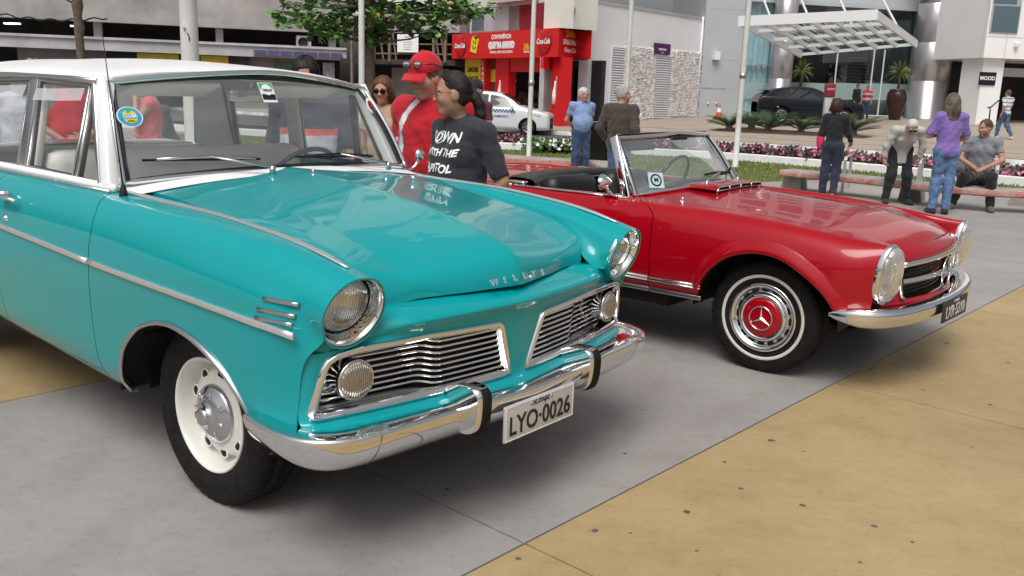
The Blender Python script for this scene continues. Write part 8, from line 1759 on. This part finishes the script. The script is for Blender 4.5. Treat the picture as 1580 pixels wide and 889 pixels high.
P_ = at(1553, 170, 33.6); walkJ = Jk(kneeL=(.16, .09, .50), ankleL=(.20, .10, .09), toeL=(.36, .10, .05), kneeR=(-.02, -.09, .49), ankleR=(-.28, -.10, .14), toeR=(-.14, -.11, .04), elL=(-.12, .25, 1.14), wrL=(-.06, .27, .90), hdL=(-.03, .27, .82), elR=(.06, -.25, 1.13), wrR=(.20, -.24, .95), hdR=(.25, -.23, .88))
person('man in white and grey striped shirt and jeans walking towards the dark entrance', (P_.x, P_.y), (-.35, .94), 1.74, walkJ, (0, .1, 0), [cloth('white stripe cloth', (.66, .66, .67)), cloth('grey stripe cloth', (.22, .23, .27))], cloth('blue jeans light', (.06, .11, .20)), cloth('white trainers', (.6, .6, .6)), ('short', hairm('brown hair', (.10, .055, .035))), h=.02, sleeve='half', shirtfn=stripes(2, .14), tuck=False, z0=gz(P_.x, P_.y))
P_ = at(1338, 150, 46.5)
person('man in red and white striped shirt standing at the hotel doors', (P_.x, P_.y), (-.6, -.8), 1.64, None, (0, .1, 0), [cloth('red stripe cloth', (.50, .03, .04)), cloth('pale stripe cloth', (.50, .52, .56))], cloth('blue jeans', (.030, .055, .115)), cloth('dark shoes', (.02, .02, .02)), ('short', hairm('brown hair', (.10, .055, .035))), h=.026, sleeve='half', shirtfn=stripes(2, .26, .1), tuck=False, z0=gz(P_.x, P_.y))
P_ = at(1322, 150, 46.9)
person('man dressed in black standing at the hotel doors', (P_.x, P_.y), (.5, -.86), 1.70, None, (0, .1, 0), cloth('black jumper', (.010, .010, .012)), cloth('black trousers', (.012, .012, .014)), cloth('dark shoes', (.02, .02, .02)), ('short', hairm('very dark hair', (.012, .008, .007))), h=.026, sleeve='long', tuck=False, z0=gz(P_.x, P_.y))
# --- people seen through the windows of the turquoise car
P_ = at(108, 150, 8.4)
person('person in bright red t-shirt seen through the front side window of the turquoise car', (P_.x, P_.y), (.5, -.86), 1.58, Jk(elL=(.05, .27, 1.12), wrL=(.20, .08, 1.02), hdL=(.22, -.02, 1.02), elR=(.05, -.27, 1.12), wrR=(.22, -.08, .99), hdR=(.24, .02, .99)), (.3, .2, 0), cloth('bright red t-shirt', (.56, .008, .02)), cloth('crimson trousers', (.30, .01, .03)), cloth('dark shoes', (.02, .02, .02)), ('short', hairm('brown hair', (.10, .055, .035))), belly=.03, h=.016, sleeve='half', wide=1.15, tuck=False)
P_ = at(30, 150, 7.6)
person('person in white shirt with one hand raised above the roof of the turquoise car', (P_.x, P_.y), (.6, -.8), 1.56, Jk(elL=(.02, .30, 1.50), wrL=(.04, .20, 1.70), hdL=(.06, .13, 1.74)), (.2, .25, 0), cloth('white shirt cloth', (.62, .63, .70)), cloth('dark jeans', (.02, .025, .04)), cloth('dark shoes', (.02, .02, .02)), ('short', hairm('brown hair', (.10, .055, .035))), h=.014, sleeve='short', wide=1.05, tuck=False)
P_ = at(230, 150, 9.2)
person('woman in coral top holding her face, seen through the rear window of the turquoise car', (P_.x, P_.y), (-.9, -.3), 1.52, Jk(elL=(.14, .20, 1.20), wrL=(.14, .06, 1.45), hdL=(.13, .02, 1.52)), (0, .25, 0), cloth('coral top', (.62, .10, .11)), cloth('black trousers', (.012, .012, .014)), cloth('dark shoes', (.02, .02, .02)), ('bun', hairm('brown hair', (.10, .055, .035))), True, .03, .016, 'none', tuck=False)
P_ = at(259, 165, 10.5)
person('person in dark jacket leaning forward behind the woman in coral', (P_.x, P_.y), (-.7, -.7), 1.46, Jk(chest=(.10, 0, 1.22), neck=(.18, 0, 1.38), headc=(.26, 0, 1.48), shL=(.14, .18, 1.34), shR=(.14, -.18, 1.34), elL=(.22, .24, 1.08), wrL=(.36, .2, .95), hdL=(.42, .18, .9), elR=(.22, -.24, 1.08), wrR=(.36, -.2, .95), hdR=(.42, -.18, .9)), (0, .4, 0), cloth('dark jacket', (.05, .04, .05)), cloth('dark jeans', (.02, .025, .04)), cloth('dark shoes', (.02, .02, .02)), ('short', hairm('brown hair', (.10, .055, .035))), h=.018, sleeve='long', tuck=False)
P_ = at(304, 165, 12.5)
person('long haired young woman in black jacket seen beside the rear pillar of the turquoise car', (P_.x, P_.y), (-.8, -.6), 1.55, None, (0, .1, 0), cloth('black jumper', (.010, .010, .012)), cloth('blue jeans', (.030, .055, .115)), cloth('dark shoes', (.02, .02, .02)), ('long', hairm('brown hair', (.10, .055, .035))), True, .0, .018, 'long', tuck=False)
